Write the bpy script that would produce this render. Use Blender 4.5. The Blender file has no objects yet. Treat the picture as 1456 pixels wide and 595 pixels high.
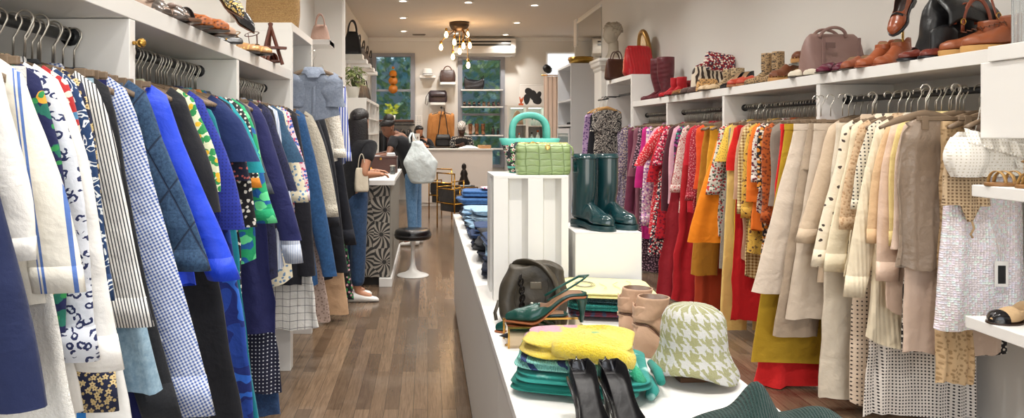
import bpy, bmesh, math, random
from mathutils import Vector, Matrix, noise
from math import pi, sin, cos, sqrt, radians as R
SC = bpy.context.scene
COL = SC.collection
RND = random.Random(7)
F, VX, VY, CZ = 1000.0, 608.0, 188.0, 1.5     # focal length in pixels, vanishing point, eye height

def P(x, y, d):            # point at distance d seen at a photo pixel
    return Vector(((x - VX) * d / F, d, CZ - (y - VY) * d / F))
def smooth(t):
    t = max(0.0, min(1.0, t)); return t * t * (3 - 2 * t)
def lerp(a, b, t): return a + (b - a) * t
def interp(pts, u):
    if u <= pts[0][0]: return pts[0][1]
    for (a, va), (b, vb) in zip(pts, pts[1:]):
        if u <= b: return va + (vb - va) * (u - a) / (b - a)
    return pts[-1][1]
def cinterp(pts, u):       # smooth (cosine) interpolation
    if u <= pts[0][0]: return pts[0][1]
    for (a, va), (b, vb) in zip(pts, pts[1:]):
        if u <= b: return va + (vb - va) * smooth((u - a) / (b - a))
    return pts[-1][1]

# ------------------------------------------------------------------ materials
def lin(c):
    if isinstance(c, str):
        c = c.lstrip('#'); c = [int(c[i:i + 2], 16) / 255 for i in (0, 2, 4)]
    return tuple([(v / 12.92 if v <= .04045 else ((v + .055) / 1.055) ** 2.4) for v in c]) + (1.0,)
class NT:
    def __init__(s, name, color='#808080', rough=.6, metal=0.0, **kw):
        s.m = bpy.data.materials.new(name); s.m.use_nodes = True
        s.t = s.m.node_tree; s.b = s.t.nodes['Principled BSDF']
        s.set('Base Color', lin(color)); s.set('Roughness', rough); s.set('Metallic', metal)
        for k, v in kw.items(): s.set(k.replace('_', ' '), v)
    def set(s, k, v):
        if hasattr(v, 'is_linked') or isinstance(v, bpy.types.NodeSocket): s.t.links.new(v, s.b.inputs[k])
        else: s.b.inputs[k].default_value = v
    def n(s, typ, props=None, ins=None):
        nd = s.t.nodes.new('ShaderNode' + typ)
        for k, v in (props or {}).items(): setattr(nd, k, v)
        for k, v in (ins or {}).items(): s.inp(nd, k, v)
        return nd
    def inp(s, nd, k, v):
        if isinstance(v, bpy.types.NodeSocket): s.t.links.new(v, nd.inputs[k])
        else: nd.inputs[k].default_value = v
    def math(s, op, a, b=0.0, c=0.0):
        nd = s.n('Math', {'operation': op}, {0: a, 1: b, 2: c}); return nd.outputs[0]
    def mix(s, f, a, b):
        nd = s.n('Mix', {'data_type': 'RGBA'})
        s.inp(nd, 0, f); s.inp(nd, 6, lin(a) if isinstance(a, str) else a); s.inp(nd, 7, lin(b) if isinstance(b, str) else b)
        return nd.outputs[2]
    def coord(s, proj='xz', scale=(1, 1, 1), off=(0, 0, 0)):
        o = s.n('TexCoord').outputs['Object']
        if proj == 'xz':
            x = s.n('SeparateXYZ', None, {0: o}); c = s.n('CombineXYZ', None, {0: x.outputs[0], 1: x.outputs[2]})
            o = c.outputs[0]
        if scale != (1, 1, 1) or off != (0, 0, 0):
            o = s.n('Mapping', None, {'Vector': o, 'Scale': scale, 'Location': off}).outputs[0]
        return o
    def noise(s, v, scale, detail=3, rough=.5, dist=0.0):
        return s.n('TexNoise', None, {'Vector': v, 'Scale': scale, 'Detail': detail, 'Roughness': rough, 'Distortion': dist})
    def voro(s, v, scale, feat='F1', rnd=1.0, dim='3D', metric='EUCLIDEAN'):
        return s.n('TexVoronoi', {'feature': feat, 'voronoi_dimensions': dim, 'distance': metric}, {'Vector': v, 'Scale': scale, 'Randomness': rnd})
    def less(s, a, b): return s.math('LESS_THAN', a, b)
    def more(s, a, b): return s.math('GREATER_THAN', a, b)
    def warp(s, v, scale, amt):
        nz = s.noise(v, scale, 2).outputs['Color']
        d = s.n('VectorMath', {'operation': 'SUBTRACT'}, {0: nz, 1: (.5, .5, .5)}).outputs[0]
        d = s.n('VectorMath', {'operation': 'SCALE'}, {0: d, 'Scale': amt}).outputs[0]
        return s.n('VectorMath', {'operation': 'ADD'}, {0: v, 1: d}).outputs[0]
    def bump(s, h, strength=.3, dist=.01, prev=None):
        nd = s.n('Bump', None, {'Height': h, 'Strength': strength, 'Distance': dist})
        if prev is not None: s.inp(nd, 'Normal', prev)
        s.t.links.new(nd.outputs[0], s.b.inputs['Normal']); return nd.outputs[0]

MC = {}
def plain(name, color, rough=.5, metal=0.0, bump=None, var=0.0, **kw):
    key = ('p', name, color, rough, metal, str(bump), var, str(kw))
    if key in MC: return MC[key]
    s = NT(name, color, rough, metal, **kw)
    if var or bump:
        v = s.coord('3d')
        if var:
            nz = s.noise(v, 6, 5, .6).outputs[0]
            c = lin(color); d = tuple([x * (1 - var) for x in c[:3]]) + (1,); l = tuple([min(1, x * (1 + var * .5)) for x in c[:3]]) + (1,)
            s.set('Base Color', s.mix(nz, d, l))
        if bump: s.bump(s.noise(v, bump[0], 4).outputs[0], bump[1], bump[2] if len(bump) > 2 else .005)
    MC[key] = s.m; return s.m

def stripe_wave(s, v, period, ang, warpamt=0):
    x = s.n('SeparateXYZ', None, {0: v})
    a = s.math('MULTIPLY', x.outputs[0], cos(R(ang)) / period); b = s.math('MULTIPLY', x.outputs[1], sin(R(ang)) / period)
    return s.math('FRACT', s.math('ADD', s.math('ADD', a, b), 100.0))

def cloth(color, pat=None, rough=.9, proj='xz', wr=.35, sheen=.08, name='fabric', weave=True, **kw):
    key = ('c', color, repr(pat), rough, proj, wr, sheen, str(kw))
    if key in MC: return MC[key]
    s = NT(name, color, rough, **kw)
    s.set('Sheen Weight', sheen)
    v = s.coord(proj); v3 = s.coord('3d')
    colr = lin(color); extra = None
    pats = [pat] if pat and isinstance(pat[0], str) else (pat or [])
    for p in pats:
        k = p[0]
        if k in ('blot', 'vine', 'flower', 'leo') and proj == 'xz' and p[2] < 45: p = (p[0], p[1], p[2] * 1.55) + tuple(p[3:])
        if k == 'stripe':          # colour, period, angle, duty
            colr = s.mix(s.less(stripe_wave(s, v, p[2], p[3]), p[4]), colr, p[1])
        elif k == 'multistripe':   # list of colours along one angle
            w = stripe_wave(s, v, p[2], p[3]); n = len(p[1])
            for i, c in enumerate(p[1]):
                f = s.math('MULTIPLY', s.more(w, i / n), s.less(w, (i + .8) / n)); colr = s.mix(f, colr, c)
        elif k == 'check':         # two-tone gingham
            a = s.less(stripe_wave(s, v, p[2], p[3]), .5); b = s.less(stripe_wave(s, v, p[2], p[3] + 90), .5)
            colr = s.mix(s.math('MULTIPLY', s.math('ADD', a, b), .5), colr, p[1])
        elif k == 'plaid':
            a = s.less(stripe_wave(s, v, p[2], 0), p[3]); b = s.less(stripe_wave(s, v, p[2], 90), p[3])
            colr = s.mix(s.math('MAXIMUM', a, b), colr, p[1])
        elif k == 'dots':          # colour, spacing, radius fraction
            d = s.voro(v, 1 / p[2], rnd=0.0, dim='2D').outputs['Distance']; colr = s.mix(s.less(d, p[3]), colr, p[1])
        elif k == 'blot':          # irregular motifs: colour, scale, size, wobble
            vv = s.warp(v, p[2] * 1.6, p[4] / p[2]) if p[4] else v
            vo = s.voro(vv, p[2], dim='2D'); colr = s.mix(s.less(vo.outputs['Distance'], p[3]), colr, p[1])
        elif k == 'flower':        # petals: colour, scale, size, centre colour
            vo = s.voro(v, p[2], dim='2D'); dv = s.n('VectorMath', {'operation': 'SUBTRACT'}, {0: s.n('VectorMath', {'operation': 'SCALE'}, {0: v, 'Scale': p[2]}).outputs[0], 1: s.n('VectorMath', {'operation': 'SCALE'}, {0: vo.outputs['Position'], 'Scale': p[2]}).outputs[0]})
            x = s.n('SeparateXYZ', None, {0: dv.outputs[0]}); an = s.math('ARCTAN2', x.outputs[1], x.outputs[0])
            pet = s.math('MULTIPLY_ADD', s.math('SINE', s.math('MULTIPLY', an, 5.0)), .25 * p[3], p[3])
            colr = s.mix(s.less(vo.outputs['Distance'], pet), colr, p[1])
            colr = s.mix(s.less(vo.outputs['Distance'], p[3] * .3), colr, p[4])
        elif k == 'leo':           # broken rings: colour, scale
            vv = s.warp(v, p[2] * 1.5, .5 / p[2]); d = s.voro(vv, p[2], dim='2D').outputs['Distance']
            ring = s.math('MULTIPLY', s.more(d, .16), s.less(d, .38)); br = s.more(s.noise(v, p[2] * 1.3, 1).outputs[0], .44)
            colr = s.mix(s.math('MULTIPLY', ring, br), colr, p[1])
        elif k == 'camo':
            nz = s.noise(v, p[2], 2, .5, .6).outputs[0]
            for i, c in enumerate(p[1]): colr = s.mix(s.more(nz, .45 + .09 * i), colr, c)
        elif k == 'zebra':
            w = s.n('TexWave', {'wave_type': 'BANDS'}, {'Vector': v, 'Scale': p[2], 'Distortion': 9.0, 'Detail': 2.0, 'Detail Scale': .8}).outputs[1]
            colr = s.mix(s.more(w, p[3]), colr, p[1])
        elif k == 'vine':          # thin swirling lines
            nz = s.noise(v, p[2], 2, .5, 1.2).outputs[0]; e = s.math('ABSOLUTE', s.math('SUBTRACT', s.math('FRACT', s.math('MULTIPLY', nz, 6)), .5))
            colr = s.mix(s.less(e, p[3]), colr, p[1])
        elif k == 'melange':
            nz = s.noise(v3, p[2], 2, .7).outputs[0]; colr = s.mix(s.math('MULTIPLY_ADD', s.math('SUBTRACT', nz, .5), 3.0, .5), colr, p[1])
        elif k == 'tie':
            nz = s.noise(v3, p[2], 3, .5, 1.0).outputs[0]
            colr = s.mix(s.n('MapRange', None, {0: nz, 1: p[3], 2: p[3] + .12}).outputs[0], colr, p[1])
        elif k == 'patch':         # one soft edged patch: colour, x, y, radius
            x = s.n('SeparateXYZ', None, {0: v3}); a = s.math('SUBTRACT', x.outputs[0], p[2]); b = s.math('SUBTRACT', x.outputs[1], p[3])
            d = s.math('SQRT', s.math('ADD', s.math('MULTIPLY', a, a), s.math('MULTIPLY', b, b))); d = s.math('ADD', d, s.math('MULTIPLY', s.math('SUBTRACT', s.noise(v3, 18, 2).outputs[0], .5), p[4] * 1.2))
            colr = s.mix(s.n('MapRange', None, {0: d, 1: p[4] * 1.05, 2: p[4] * .85}).outputs[0], colr, p[1])
        elif k == 'hound':         # woven houndstooth: colour, size
            a = stripe_wave(s, v, p[2], 0); b = stripe_wave(s, v, p[2], 90); dg = stripe_wave(s, v, p[2] / 4 * 1.414, 45)
            la, lb = s.less(a, .5), s.less(b, .5); both = s.math('MULTIPLY', la, lb)
            xor = s.math('ABSOLUTE', s.math('SUBTRACT', la, lb)); f = s.math('ADD', both, s.math('MULTIPLY', xor, s.less(dg, .5)))
            colr = s.mix(f, colr, p[1])
        elif k == 'sequin':
            vo = s.voro(v, p[1], rnd=.35, dim='2D'); h = s.n('SeparateXYZ', None, {0: vo.outputs['Color']})
            hs = s.n('CombineColor', {'mode': 'HSV'}, {0: s.math('MULTIPLY_ADD', h.outputs[0], .5, .38), 1: .12, 2: .98}).outputs[0]
            colr = s.mix(s.more(h.outputs[1], .55), colr, hs); s.set('Metallic', .08); s.set('Roughness', s.math('MULTIPLY_ADD', h.outputs[2], .3, .15))
            extra = (s.math('ADD', h.outputs[2], vo.outputs['Distance']), .9, .004)
        elif k == 'lace':
            d = s.voro(v, p[2], dim='2D').outputs['Distance']; colr = s.mix(s.less(d, .28), colr, p[1]); extra = (d, .6, .003)
        elif k == 'quilt':
            a = s.math('ABSOLUTE', s.math('SUBTRACT', stripe_wave(s, v, p[2], 28), .5)); b = s.math('ABSOLUTE', s.math('SUBTRACT', stripe_wave(s, v, p[2], -35), .5))
            m = s.math('MINIMUM', s.math('MINIMUM', a, .5), b); colr = s.mix(s.less(m, .025), colr, p[1]); extra = (s.math('POWER', m, .4), 1.0, .012)
        elif k == 'rib':
            w = s.math('ABSOLUTE', s.math('SUBTRACT', stripe_wave(s, v, p[1], p[2]), .5)); extra = (w, .8, p[3])
        elif k == 'knit':
            w = s.n('TexWave', {'wave_type': 'BANDS', 'bands_direction': 'X'}, {'Vector': v, 'Scale': p[1], 'Distortion': 2.0, 'Detail': 2.0, 'Detail Scale': 4.0}).outputs[1]; extra = (w, .8, .006)
        elif k == 'fuzz':
            extra = (s.noise(v3, p[1], 4, .7).outputs[0], 1.0, p[2])
        elif k == 'crochet':
            vo = s.voro(v, 1 / p[2], rnd=0.0, dim='2D', metric='CHEBYCHEV').outputs['Distance']; colr = s.mix(s.less(vo, .26), colr, p[1]); extra = (vo, .9, .006)
        elif k == 'croc':
            a = stripe_wave(s, s.warp(v, 8, .03), p[1], 0); b = stripe_wave(s, s.warp(v, 9, .03), p[2], 90)
            m = s.math('MINIMUM', s.math('ABSOLUTE', s.math('SUBTRACT', a, .5)), s.math('ABSOLUTE', s.math('SUBTRACT', b, .5)))
            colr = s.mix(s.less(m, .04), colr, p[3]); extra = (s.math('POWER', m, .4), .9, .006)
    if pats: s.set('Base Color', colr)
    nb = None
    if wr: nb = s.bump(s.noise(v3, 9, 4, .5, .25).outputs[0], min(1, wr * 1.6), .03)
    if extra: nb = s.bump(extra[0], extra[1], extra[2], nb)
    elif weave: nb = s.bump(s.noise(v3, 420, 2).outputs[0], .18, .002, nb)
    MC[key] = s.m; return s.m
def leather(color, rough=.38, pat=None, **kw): return cloth(color, pat, rough, '3d' if not pat else 'xz', .22, 0.0, 'leather', True, **kw)
def metal(color='#b9b4ab', rough=.28): return plain('metal', color, rough, 1.0)
def glow(name, color, strength):
    k = ('g', name, color, strength)
    if k not in MC:
        s = NT(name, color, .4); s.set('Emission Color', lin(color)); s.set('Emission Strength', strength); MC[k] = s.m
    return MC[k]

# ------------------------------------------------------------------ mesh building
class MB:
    def __init__(s): s.v = []; s.f = []; s.mi = []
    def add(s, vs, fs, mi=0, M=None):
        b = len(s.v); s.v.extend([(M @ Vector(p)) if M else Vector(p) for p in vs])
        for f in fs: s.f.append(tuple(b + i for i in f)); s.mi.append(mi)
        return s
    def box(s, x0, x1, y0, y1, z0, z1, mi=0, M=None):
        vs = [(x, y, z) for z in (z0, z1) for y in (y0, y1) for x in (x0, x1)]
        return s.add(vs, [(0, 2, 3, 1), (4, 5, 7, 6), (0, 1, 5, 4), (2, 6, 7, 3), (0, 4, 6, 2), (1, 3, 7, 5)], mi, M)
    def loft(s, rings, closed=True, cap0=True, cap1=True, mi=0, M=None):
        n = len(rings[0]); vs = [p for r in rings for p in r]; fs = []
        for k in range(len(rings) - 1):
            for i in range(n if closed else n - 1):
                j = (i + 1) % n; fs.append((k * n + i, k * n + j, (k + 1) * n + j, (k + 1) * n + i))
        if cap0: fs.append(tuple(reversed(range(n))))
        if cap1: fs.append(tuple((len(rings) - 1) * n + i for i in range(n)))
        return s.add(vs, fs, mi, M)
    def tube(s, pts, r, n=8, cap=True, mi=0, M=None, flat=1.0, closed=False):
        pts = [Vector(p) for p in pts]; m = len(pts); rings = []
        up = Vector((0, 0, 1)); prev = None
        for i, p in enumerate(pts):
            if closed: t = (pts[(i + 1) % m] - pts[i - 1])
            else: t = pts[min(i + 1, m - 1)] - pts[max(i - 1, 0)]
            if t.length < 1e-9: t = Vector((0, 0, 1))
            t.normalize()
            if prev is None:
                a = t.cross(up)
                if a.length < .05: a = t.cross(Vector((0, 1, 0)))
                a.normalize()
            else:
                a = prev - t * prev.dot(t)
                if a.length < 1e-6: a = t.orthogonal()
                a.normalize()
            prev = a; b = t.cross(a); rr = r[i] if isinstance(r, (list, tuple)) else r
            rings.append([p + a * (rr * cos(2 * pi * k / n)) + b * (rr * flat * sin(2 * pi * k / n)) for k in range(n)])
        if closed: rings.append(rings[0]); cap = False
        return s.loft(rings, True, cap, cap, mi, M)
    def lathe(s, prof, n=20, mi=0, M=None, cap0=False, cap1=False, sx=1.0, sy=1.0):
        rings = [[(r * cos(2 * pi * k / n) * sx, r * sin(2 * pi * k / n) * sy, z) for k in range(n)] for r, z in prof]
        return s.loft(rings, True, cap0, cap1, mi, M)
    def ball(s, c, rx, ry=None, rz=None, n=12, mi=0, M=None):
        ry = ry or rx; rz = rz or rx; c = Vector(c); rings = []
        for i in range(1, n // 2 + 2):
            a = -pi / 2 + pi * (i - .5) / (n // 2 + 1)
            rings.append([c + Vector((rx * cos(a) * cos(2 * pi * k / n), ry * cos(a) * sin(2 * pi * k / n), rz * sin(a))) for k in range(n)])
        return s.loft(rings, True, True, True, mi, M)
    def sheet(s, nx, ny, fn, mi=0):
        return s.add([fn(i / (nx - 1), j / (ny - 1)) for j in range(ny) for i in range(nx)],
                     [(j * nx + i, j * nx + i + 1, (j + 1) * nx + i + 1, (j + 1) * nx + i) for j in range(ny - 1) for i in range(nx - 1)], mi)
    def prism(s, outline, h0, h1, axis='z', mi=0, M=None):
        def q(p, h): return (p[0], p[1], h) if axis == 'z' else ((p[0], h, p[1]) if axis == 'y' else (h, p[0], p[1]))
        return s.loft([[q(p, h0) for p in outline], [q(p, h1) for p in outline]], True, True, True, mi, M)
    def build(s, name, mats, parent=None, sm=True, bevel=0.0, sub=0, solid=0.0, auto=None):
        me = bpy.data.meshes.new(name); me.from_pydata([tuple(v) for v in s.v], [], s.f)
        if not isinstance(mats, (list, tuple)): mats = [mats]
        for m in mats: me.materials.append(m)
        me.polygons.foreach_set('material_index', s.mi)
        bm = bmesh.new(); bm.from_mesh(me); bmesh.ops.recalc_face_normals(bm, faces=bm.faces); bm.to_mesh(me); bm.free()
        if sm: me.polygons.foreach_set('use_smooth', [True] * len(me.polygons))
        if auto and sm:
            try: me.set_sharp_from_angle(angle=R(auto))
            except Exception: pass
        me.update()
        o = bpy.data.objects.new(name, me); COL.objects.link(o)
        if solid:
            md = o.modifiers.new('solid', 'SOLIDIFY'); md.thickness = solid; md.offset = 0
        if bevel:
            md = o.modifiers.new('bevel', 'BEVEL'); md.width = bevel; md.segments = 2; md.limit_method = 'ANGLE'; md.angle_limit = R(40)
        if sub:
            md = o.modifiers.new('sub', 'SUBSURF'); md.levels = sub; md.render_levels = sub
        if parent: o.parent = parent
        return o

def rrect(w, d, r, n=5, cx=0, cy=0):     # rounded rectangle outline
    r = min(r, w / 2 - 1e-4, d / 2 - 1e-4); out = []
    for (sx, sy, a0) in ((1, 1, 0), (-1, 1, 90), (-1, -1, 180), (1, -1, 270)):
        for k in range(n + 1):
            a = R(a0 + 90 * k / n); out.append((cx + sx * (w / 2 - r) + r * cos(a), cy + sy * (d / 2 - r) + r * sin(a)))
    return out
def selli(w, d, n=32, e=4.0):            # superellipse outline
    o = []
    for k in range(n):
        a = 2 * pi * k / n; c, q = cos(a), sin(a)
        o.append((w / 2 * math.copysign(abs(c) ** (2 / e), c), d / 2 * math.copysign(abs(q) ** (2 / e), q)))
    return o

USED = set()
def tag(o, label, cat, group=None, kind=None):
    o['label'] = label; o['category'] = cat
    if group: o['group'] = group
    if kind: o['kind'] = kind
    return o
def thing(name, label, cat, loc=(0, 0, 0), rz=0.0, group=None, rx=0.0, ry=0.0, sc=None):
    o = bpy.data.objects.new(name, None); COL.objects.link(o); o.empty_display_size = .05
    o.location = loc; o.rotation_euler = (rx, ry, rz)
    if sc: o.scale = (sc, sc, sc) if not isinstance(sc, (tuple, list)) else sc
    return tag(o, label, cat, group)
KIDS = {}
def dup(root, loc, rz=None, label=None, group=None, rot=None):
    def kids(o): return [c for c in bpy.data.objects if c.parent == o]
    if root.name not in KIDS: KIDS[root.name] = [(c, kids(c)) for c in kids(root)]
    r = root.copy(); COL.objects.link(r); r.location = loc
    if rz is not None: r.rotation_euler = (root.rotation_euler[0], root.rotation_euler[1], rz)
    if rot is not None: r.rotation_euler = rot
    if label: r['label'] = label
    if group: r['group'] = group
    for c, gs in KIDS[root.name]:
        k = c.copy(); COL.objects.link(k); k.parent = r
        for g in gs:
            q = g.copy(); COL.objects.link(q); q.parent = k
    return r
def struct(name, mb, mat, sm=False, **kw):
    o = mb.build(name, mat, None, sm, **kw); o['kind'] = 'structure'; return o
# ------------------------------------------------------------------ room
CEIL, WL, WR = 3.6, -1.32, 2.78
BACK = 15.6
wallm = plain('painted_wall', '#e2dfd9', .75, bump=(60, .08, .002))
whitem = plain('white_lacquer', '#eceae6', .38)
whitep = plain('white_paint', '#e8e6e1', .5, bump=(30, .05, .002))
ceilm = plain('ceiling_paint', '#d8cfc4', .85)
def floor_mat():
    s = NT('wood_floor', '#7b6856', .35)
    o = s.coord('3d'); x = s.n('SeparateXYZ', None, {0: o}); v = s.n('CombineXYZ', None, {0: x.outputs[1], 1: x.outputs[0]}).outputs[0]
    br = s.n('TexBrick', {'offset': .37, 'offset_frequency': 2}, {'Vector': v, 'Scale': 1.0, 'Color1': (0, 0, 0, 1), 'Color2': (1, 1, 1, 1), 'Mortar': (.5, .5, .5, 1), 'Mortar Size': .0012, 'Brick Width': .95, 'Row Height': .078, 'Bias': 0.0})
    gv = s.n('Mapping', None, {'Vector': o, 'Scale': (26, 1.6, 1)}).outputs[0]
    gr = s.noise(gv, 3.0, 6, .65, .8).outputs[0]
    blot = s.noise(o, 2.2, 4, .6).outputs[0]
    c = s.mix(br.outputs[0], '#5f4d3e', '#8f7760')
    c = s.mix(s.math('MULTIPLY_ADD', s.math('SUBTRACT', gr, .5), 1.6, .35), c, '#463729')
    c = s.mix(s.math('MULTIPLY', s.n('MapRange', None, {0: blot, 1: .5, 2: .75}).outputs[0], .35), c, '#8e8072')
    c = s.mix(s.math('MULTIPLY', br.outputs[1], .75), c, '#2b2018')
    s.set('Base Color', c); s.set('Roughness', s.math('MULTIPLY_ADD', gr, .14, .13))
    s.bump(s.math('SUBTRACT', s.math('MULTIPLY', gr, .3), br.outputs[1]), .35, .002); return s.m
struct('floor', MB().box(-3.2, 4.2, -2.2, BACK + .2, -.1, 0), floor_mat())
struct('ceiling', MB().box(-3.2, 4.2, -2.2, BACK + .2, CEIL, CEIL + .1), ceilm)
struct('wall_left', MB().box(WL - .1, WL, -2.2, BACK, 0, CEIL), wallm)
struct('wall_right', MB().box(WR, WR + .12, -2.2, 13.2, 0, CEIL), wallm)
struct('wall_right_recess', MB().box(3.6, 3.7, 13.2, BACK, 0, CEIL).box(WR, 3.7, 13.1, 13.2, 0, CEIL), wallm)
# back wall with two window openings
bw = [(-1.19, -.33, 1.75, 3.2), (.72, 1.66, .75, 3.13)]
m = MB(); xs = [WL, bw[0][0], bw[0][1], bw[1][0], bw[1][1], 3.7]
for i in range(5):
    if i in (1, 3):
        w = bw[i // 2]; m.box(w[0], w[1], BACK, BACK + .12, 0, w[2]).box(w[0], w[1], BACK, BACK + .12, w[3], CEIL)
    else: m.box(xs[i], xs[i + 1], BACK, BACK + .12, 0, CEIL)
struct('wall_back', m, wallm)
# shop-front wall behind the viewer with a big glazed opening
m = MB().box(-3.2, 4.2, -2.2, -2.1, 0, .35).box(-3.2, 4.2, -2.2, -2.1, 3.2, CEIL).box(-3.2, -1.15, -2.2, -2.1, .35, 3.2).box(2.5, 4.2, -2.2, -2.1, .35, 3.2)
struct('wall_front', m, wallm)
# windows
greyframe = plain('grey_window_paint', '#8d8f96', .5)
def glassm():
    s = NT('window_glass', '#ffffff', .02); s.set('Transmission Weight', 1.0); s.set('IOR', 1.12); s.set('Alpha', .25); return s.m
GL = glassm()
for i, (a, b, z0, z1) in enumerate(bw):
    m = MB(); t = .07
    m.box(a - .05, a + t - .02, BACK - .05, BACK + .1, z0 - .04, z1 + .05).box(b - t + .02, b + .05, BACK - .05, BACK + .1, z0 - .04, z1 + .05)
    m.box(a + .05, b - .05, BACK - .05, BACK + .1, z1 - .03, z1 + .05).box(a + .05, b - .05, BACK - .05, BACK + .1, z0 - .04, z0 + .03)
    zm = (z0 + z1) / 2 - .05
    m.box(a + .05, b - .05, BACK + .02, BACK + .07, zm - .025, zm + .025)
    w = struct('window_%d' % (i + 1), m, greyframe, bevel=.004)
    MB().box(a + .04, b - .04, BACK + .05, BACK + .056, z0, z1).build('pane', GL, w, False)
# garden beyond the windows: a leafy backdrop hedge of separate foliage masses
def leafm():
    s = NT('garden_leaves', '#3f6b3a', .6); v = s.coord('3d')
    n1 = s.noise(v, 7, 5, .7).outputs[0]; n2 = s.noise(v, 2.0, 3).outputs[0]
    c = s.mix(n1, '#2d5236', '#a9cf7e'); c = s.mix(s.n('MapRange', None, {0: n2, 1: .45, 2: .65}).outputs[0], c, '#6fa9b4')
    s.set('Base Color', c); s.bump(n1, 1.0, .2); return s.m
LEAF = leafm(); rg = random.Random(3)
m = MB()
for k in range(3200):
    p = Vector((rg.uniform(-3.5, 4.5), rg.uniform(17.3, 19.5), rg.uniform(0, 4.4))); a = Vector((rg.uniform(-1, 1), rg.uniform(-.4, .4), rg.uniform(-1, 1))).normalized() * rg.uniform(.08, .2)
    b = a.cross(Vector((rg.uniform(-.3, .3), 1, rg.uniform(-.3, .3)))).normalized() * rg.uniform(.04, .1)
    m.add([p - a, p + b, p + a, p - b], [(0, 1, 2, 3)])
tag(m.build('garden_foliage', LEAF, None), 'leafy green garden growing beyond the two back windows', 'foliage', kind='stuff')
struct('outside_ground', MB().box(-6, 7, BACK + .2, 24, -.3, -.1), plain('paving', '#8a8880', .9))
struct('outside_fence', MB().box(-6, 7, 20.2, 20.3, -.1, 3.6), plain('slate_fence', '#8fa3ab', .8))

# trims: baseboard and crown
struct('baseboard_back', MB().box(1.35, 3.6, BACK - .02, BACK, 0, .14), whitep)
struct('trim_1', MB().box(WL, 3.6, BACK - .05, BACK, CEIL - .08, CEIL).box(WR - .04, WR, 13.0, 13.2, CEIL - .5, CEIL), whitep, bevel=.01)
# tall mirror on the right wall near the back
MIR = plain('mirror_glass', '#c9cbc9', .03, 1.0)
t = thing('wall_mirror', 'tall frameless mirror fixed to the right wall behind the gold bowl cabinet', 'mirror', (WR - .004, 12.2, 2.4))
MB().box(-.012, 0, -1.0, .95, -.95, 1.1).build('mirror_pane', MIR, t, False)
MB().box(-.02, .0, -1.0, .95, 1.1, 1.14).box(-.02, 0, .95, .99, -.95, 1.14).build('mirror_trim', whitep, t, False)

# pilaster on the left
struct('wall_left_pilaster', MB().box(WL, -1.0, 8.2, 8.55, 0, CEIL), wallm)

# ------------------------------------------------------------------ shelving units
darkm = plain('charcoal_rod', '#3d3f42', .35, .6)
brass = plain('brass', '#c59a4e', .25, 1.0)
LF, LB, RF, RB = -.86, -1.305, 2.32, 2.765
LZ, RZ = 1.83, 1.785
LRX, LRZ, RRX, RRZ = -1.03, 1.775, 2.48, 1.69
def rod(parent, x, z, y0, y1):
    MB().tube([(x, y0, z), (x, y1, z)], .016, 12).build('rail', darkm, parent)
def unit(name, label, y0, y1, front, back, zb, sgn, rx, rz, knob=False, near_panel=True, zlow=0.0):
    t = thing(name, label, 'clothes unit', (0, 0, 0), 0, 'open white wardrobe bays')
    lo, hi = min(front, back), max(front, back)
    MB().box(back - .008, back + .008, y0 + .02, y1 - .02, 0, zb).build('back_panel', whitep, t, False)
    MB().box(lo, hi, y1 - .02, y1 + .02, zlow, zb - .002).build('divider', whitem, t, False, bevel=.002)
    MB().box(min(back + sgn * .012, back + sgn * .05), max(back + sgn * .012, back + sgn * .05), y0 + .03, y1 - .03, 0, .08).build('plinth', whitem, t, False)
    rod(t, rx, rz, y0 + (.03 if y0 > 2.97 or sgn > 0 else -.05), y1 - .021)
    for y in (y0 + .034, y1 - .024):
        MB().tube([(rx, y - .004, rz), (rx, y + .004, rz)], .027, 12).build('rail_flange', darkm, t)
    if knob:
        mb = MB(); mb.tube([(front + sgn * .001, y1, zb - .07), (front + sgn * .02, y1, zb - .07)], .006, 8); mb.ball((front + sgn * .026, y1, zb - .07), .014, n=10)
        mb.build('brass_knob', brass, t)
    return t
LD = [.85, 2.05, 3.19, 4.43]
lab = ['open white wardrobe bay nearest the shop window end of the left wall', 'open white wardrobe bay with a brass knob, denim jackets below', 'open white wardrobe bay of navy tops beside the tall white bay']
for i in range(3): unit('wardrobe_bay', lab[i], LD[i], LD[i + 1], LF, LB, LZ, 1, LRX, LRZ, i == 0)
RD = [7.96, 6.82, 5.52, 4.18, 2.96]
lab = ['open white wardrobe bay of lilac and pink clothes', 'open white wardrobe bay of red and orange clothes', 'open white wardrobe bay of yellow print clothes', 'open white wardrobe bay of cream clothes']
for i in range(4): unit('wardrobe_bay', lab[i] + ' on the right wall', RD[i + 1], RD[i], RF, RB, RZ, -1, RRX, RRZ)
# long shelves lying over the bays
ls = MB().box(WL + .002, LF, .6, 4.434, LZ, LZ + .058).build('wall_shelf', whitem, None, False, bevel=.002)
tag(ls, 'long white shelf over the left clothes rail holding shoes', 'shelf')
rs = MB().box(RF, WR - .002, 2.86, 7.97, RZ, RZ + .06).build('wall_shelf', whitem, None, False, bevel=.002)
tag(rs, 'long white shelf over the right clothes rail holding shoes and bags', 'shelf')
# near end box of the right unit
t = thing('end_cabinet', 'plain white box cabinet closing the near end of the right shelf', 'cabinet')
MB().box(2.275, WR - .004, 2.45, 2.895, 1.475, 1.783).build('body', whitem, t, False, bevel=.003)
MB().box(2.265, WR - .004, 2.40, 2.845, 1.784, 1.845).build('cap', whitem, t, False, bevel=.003)
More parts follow.
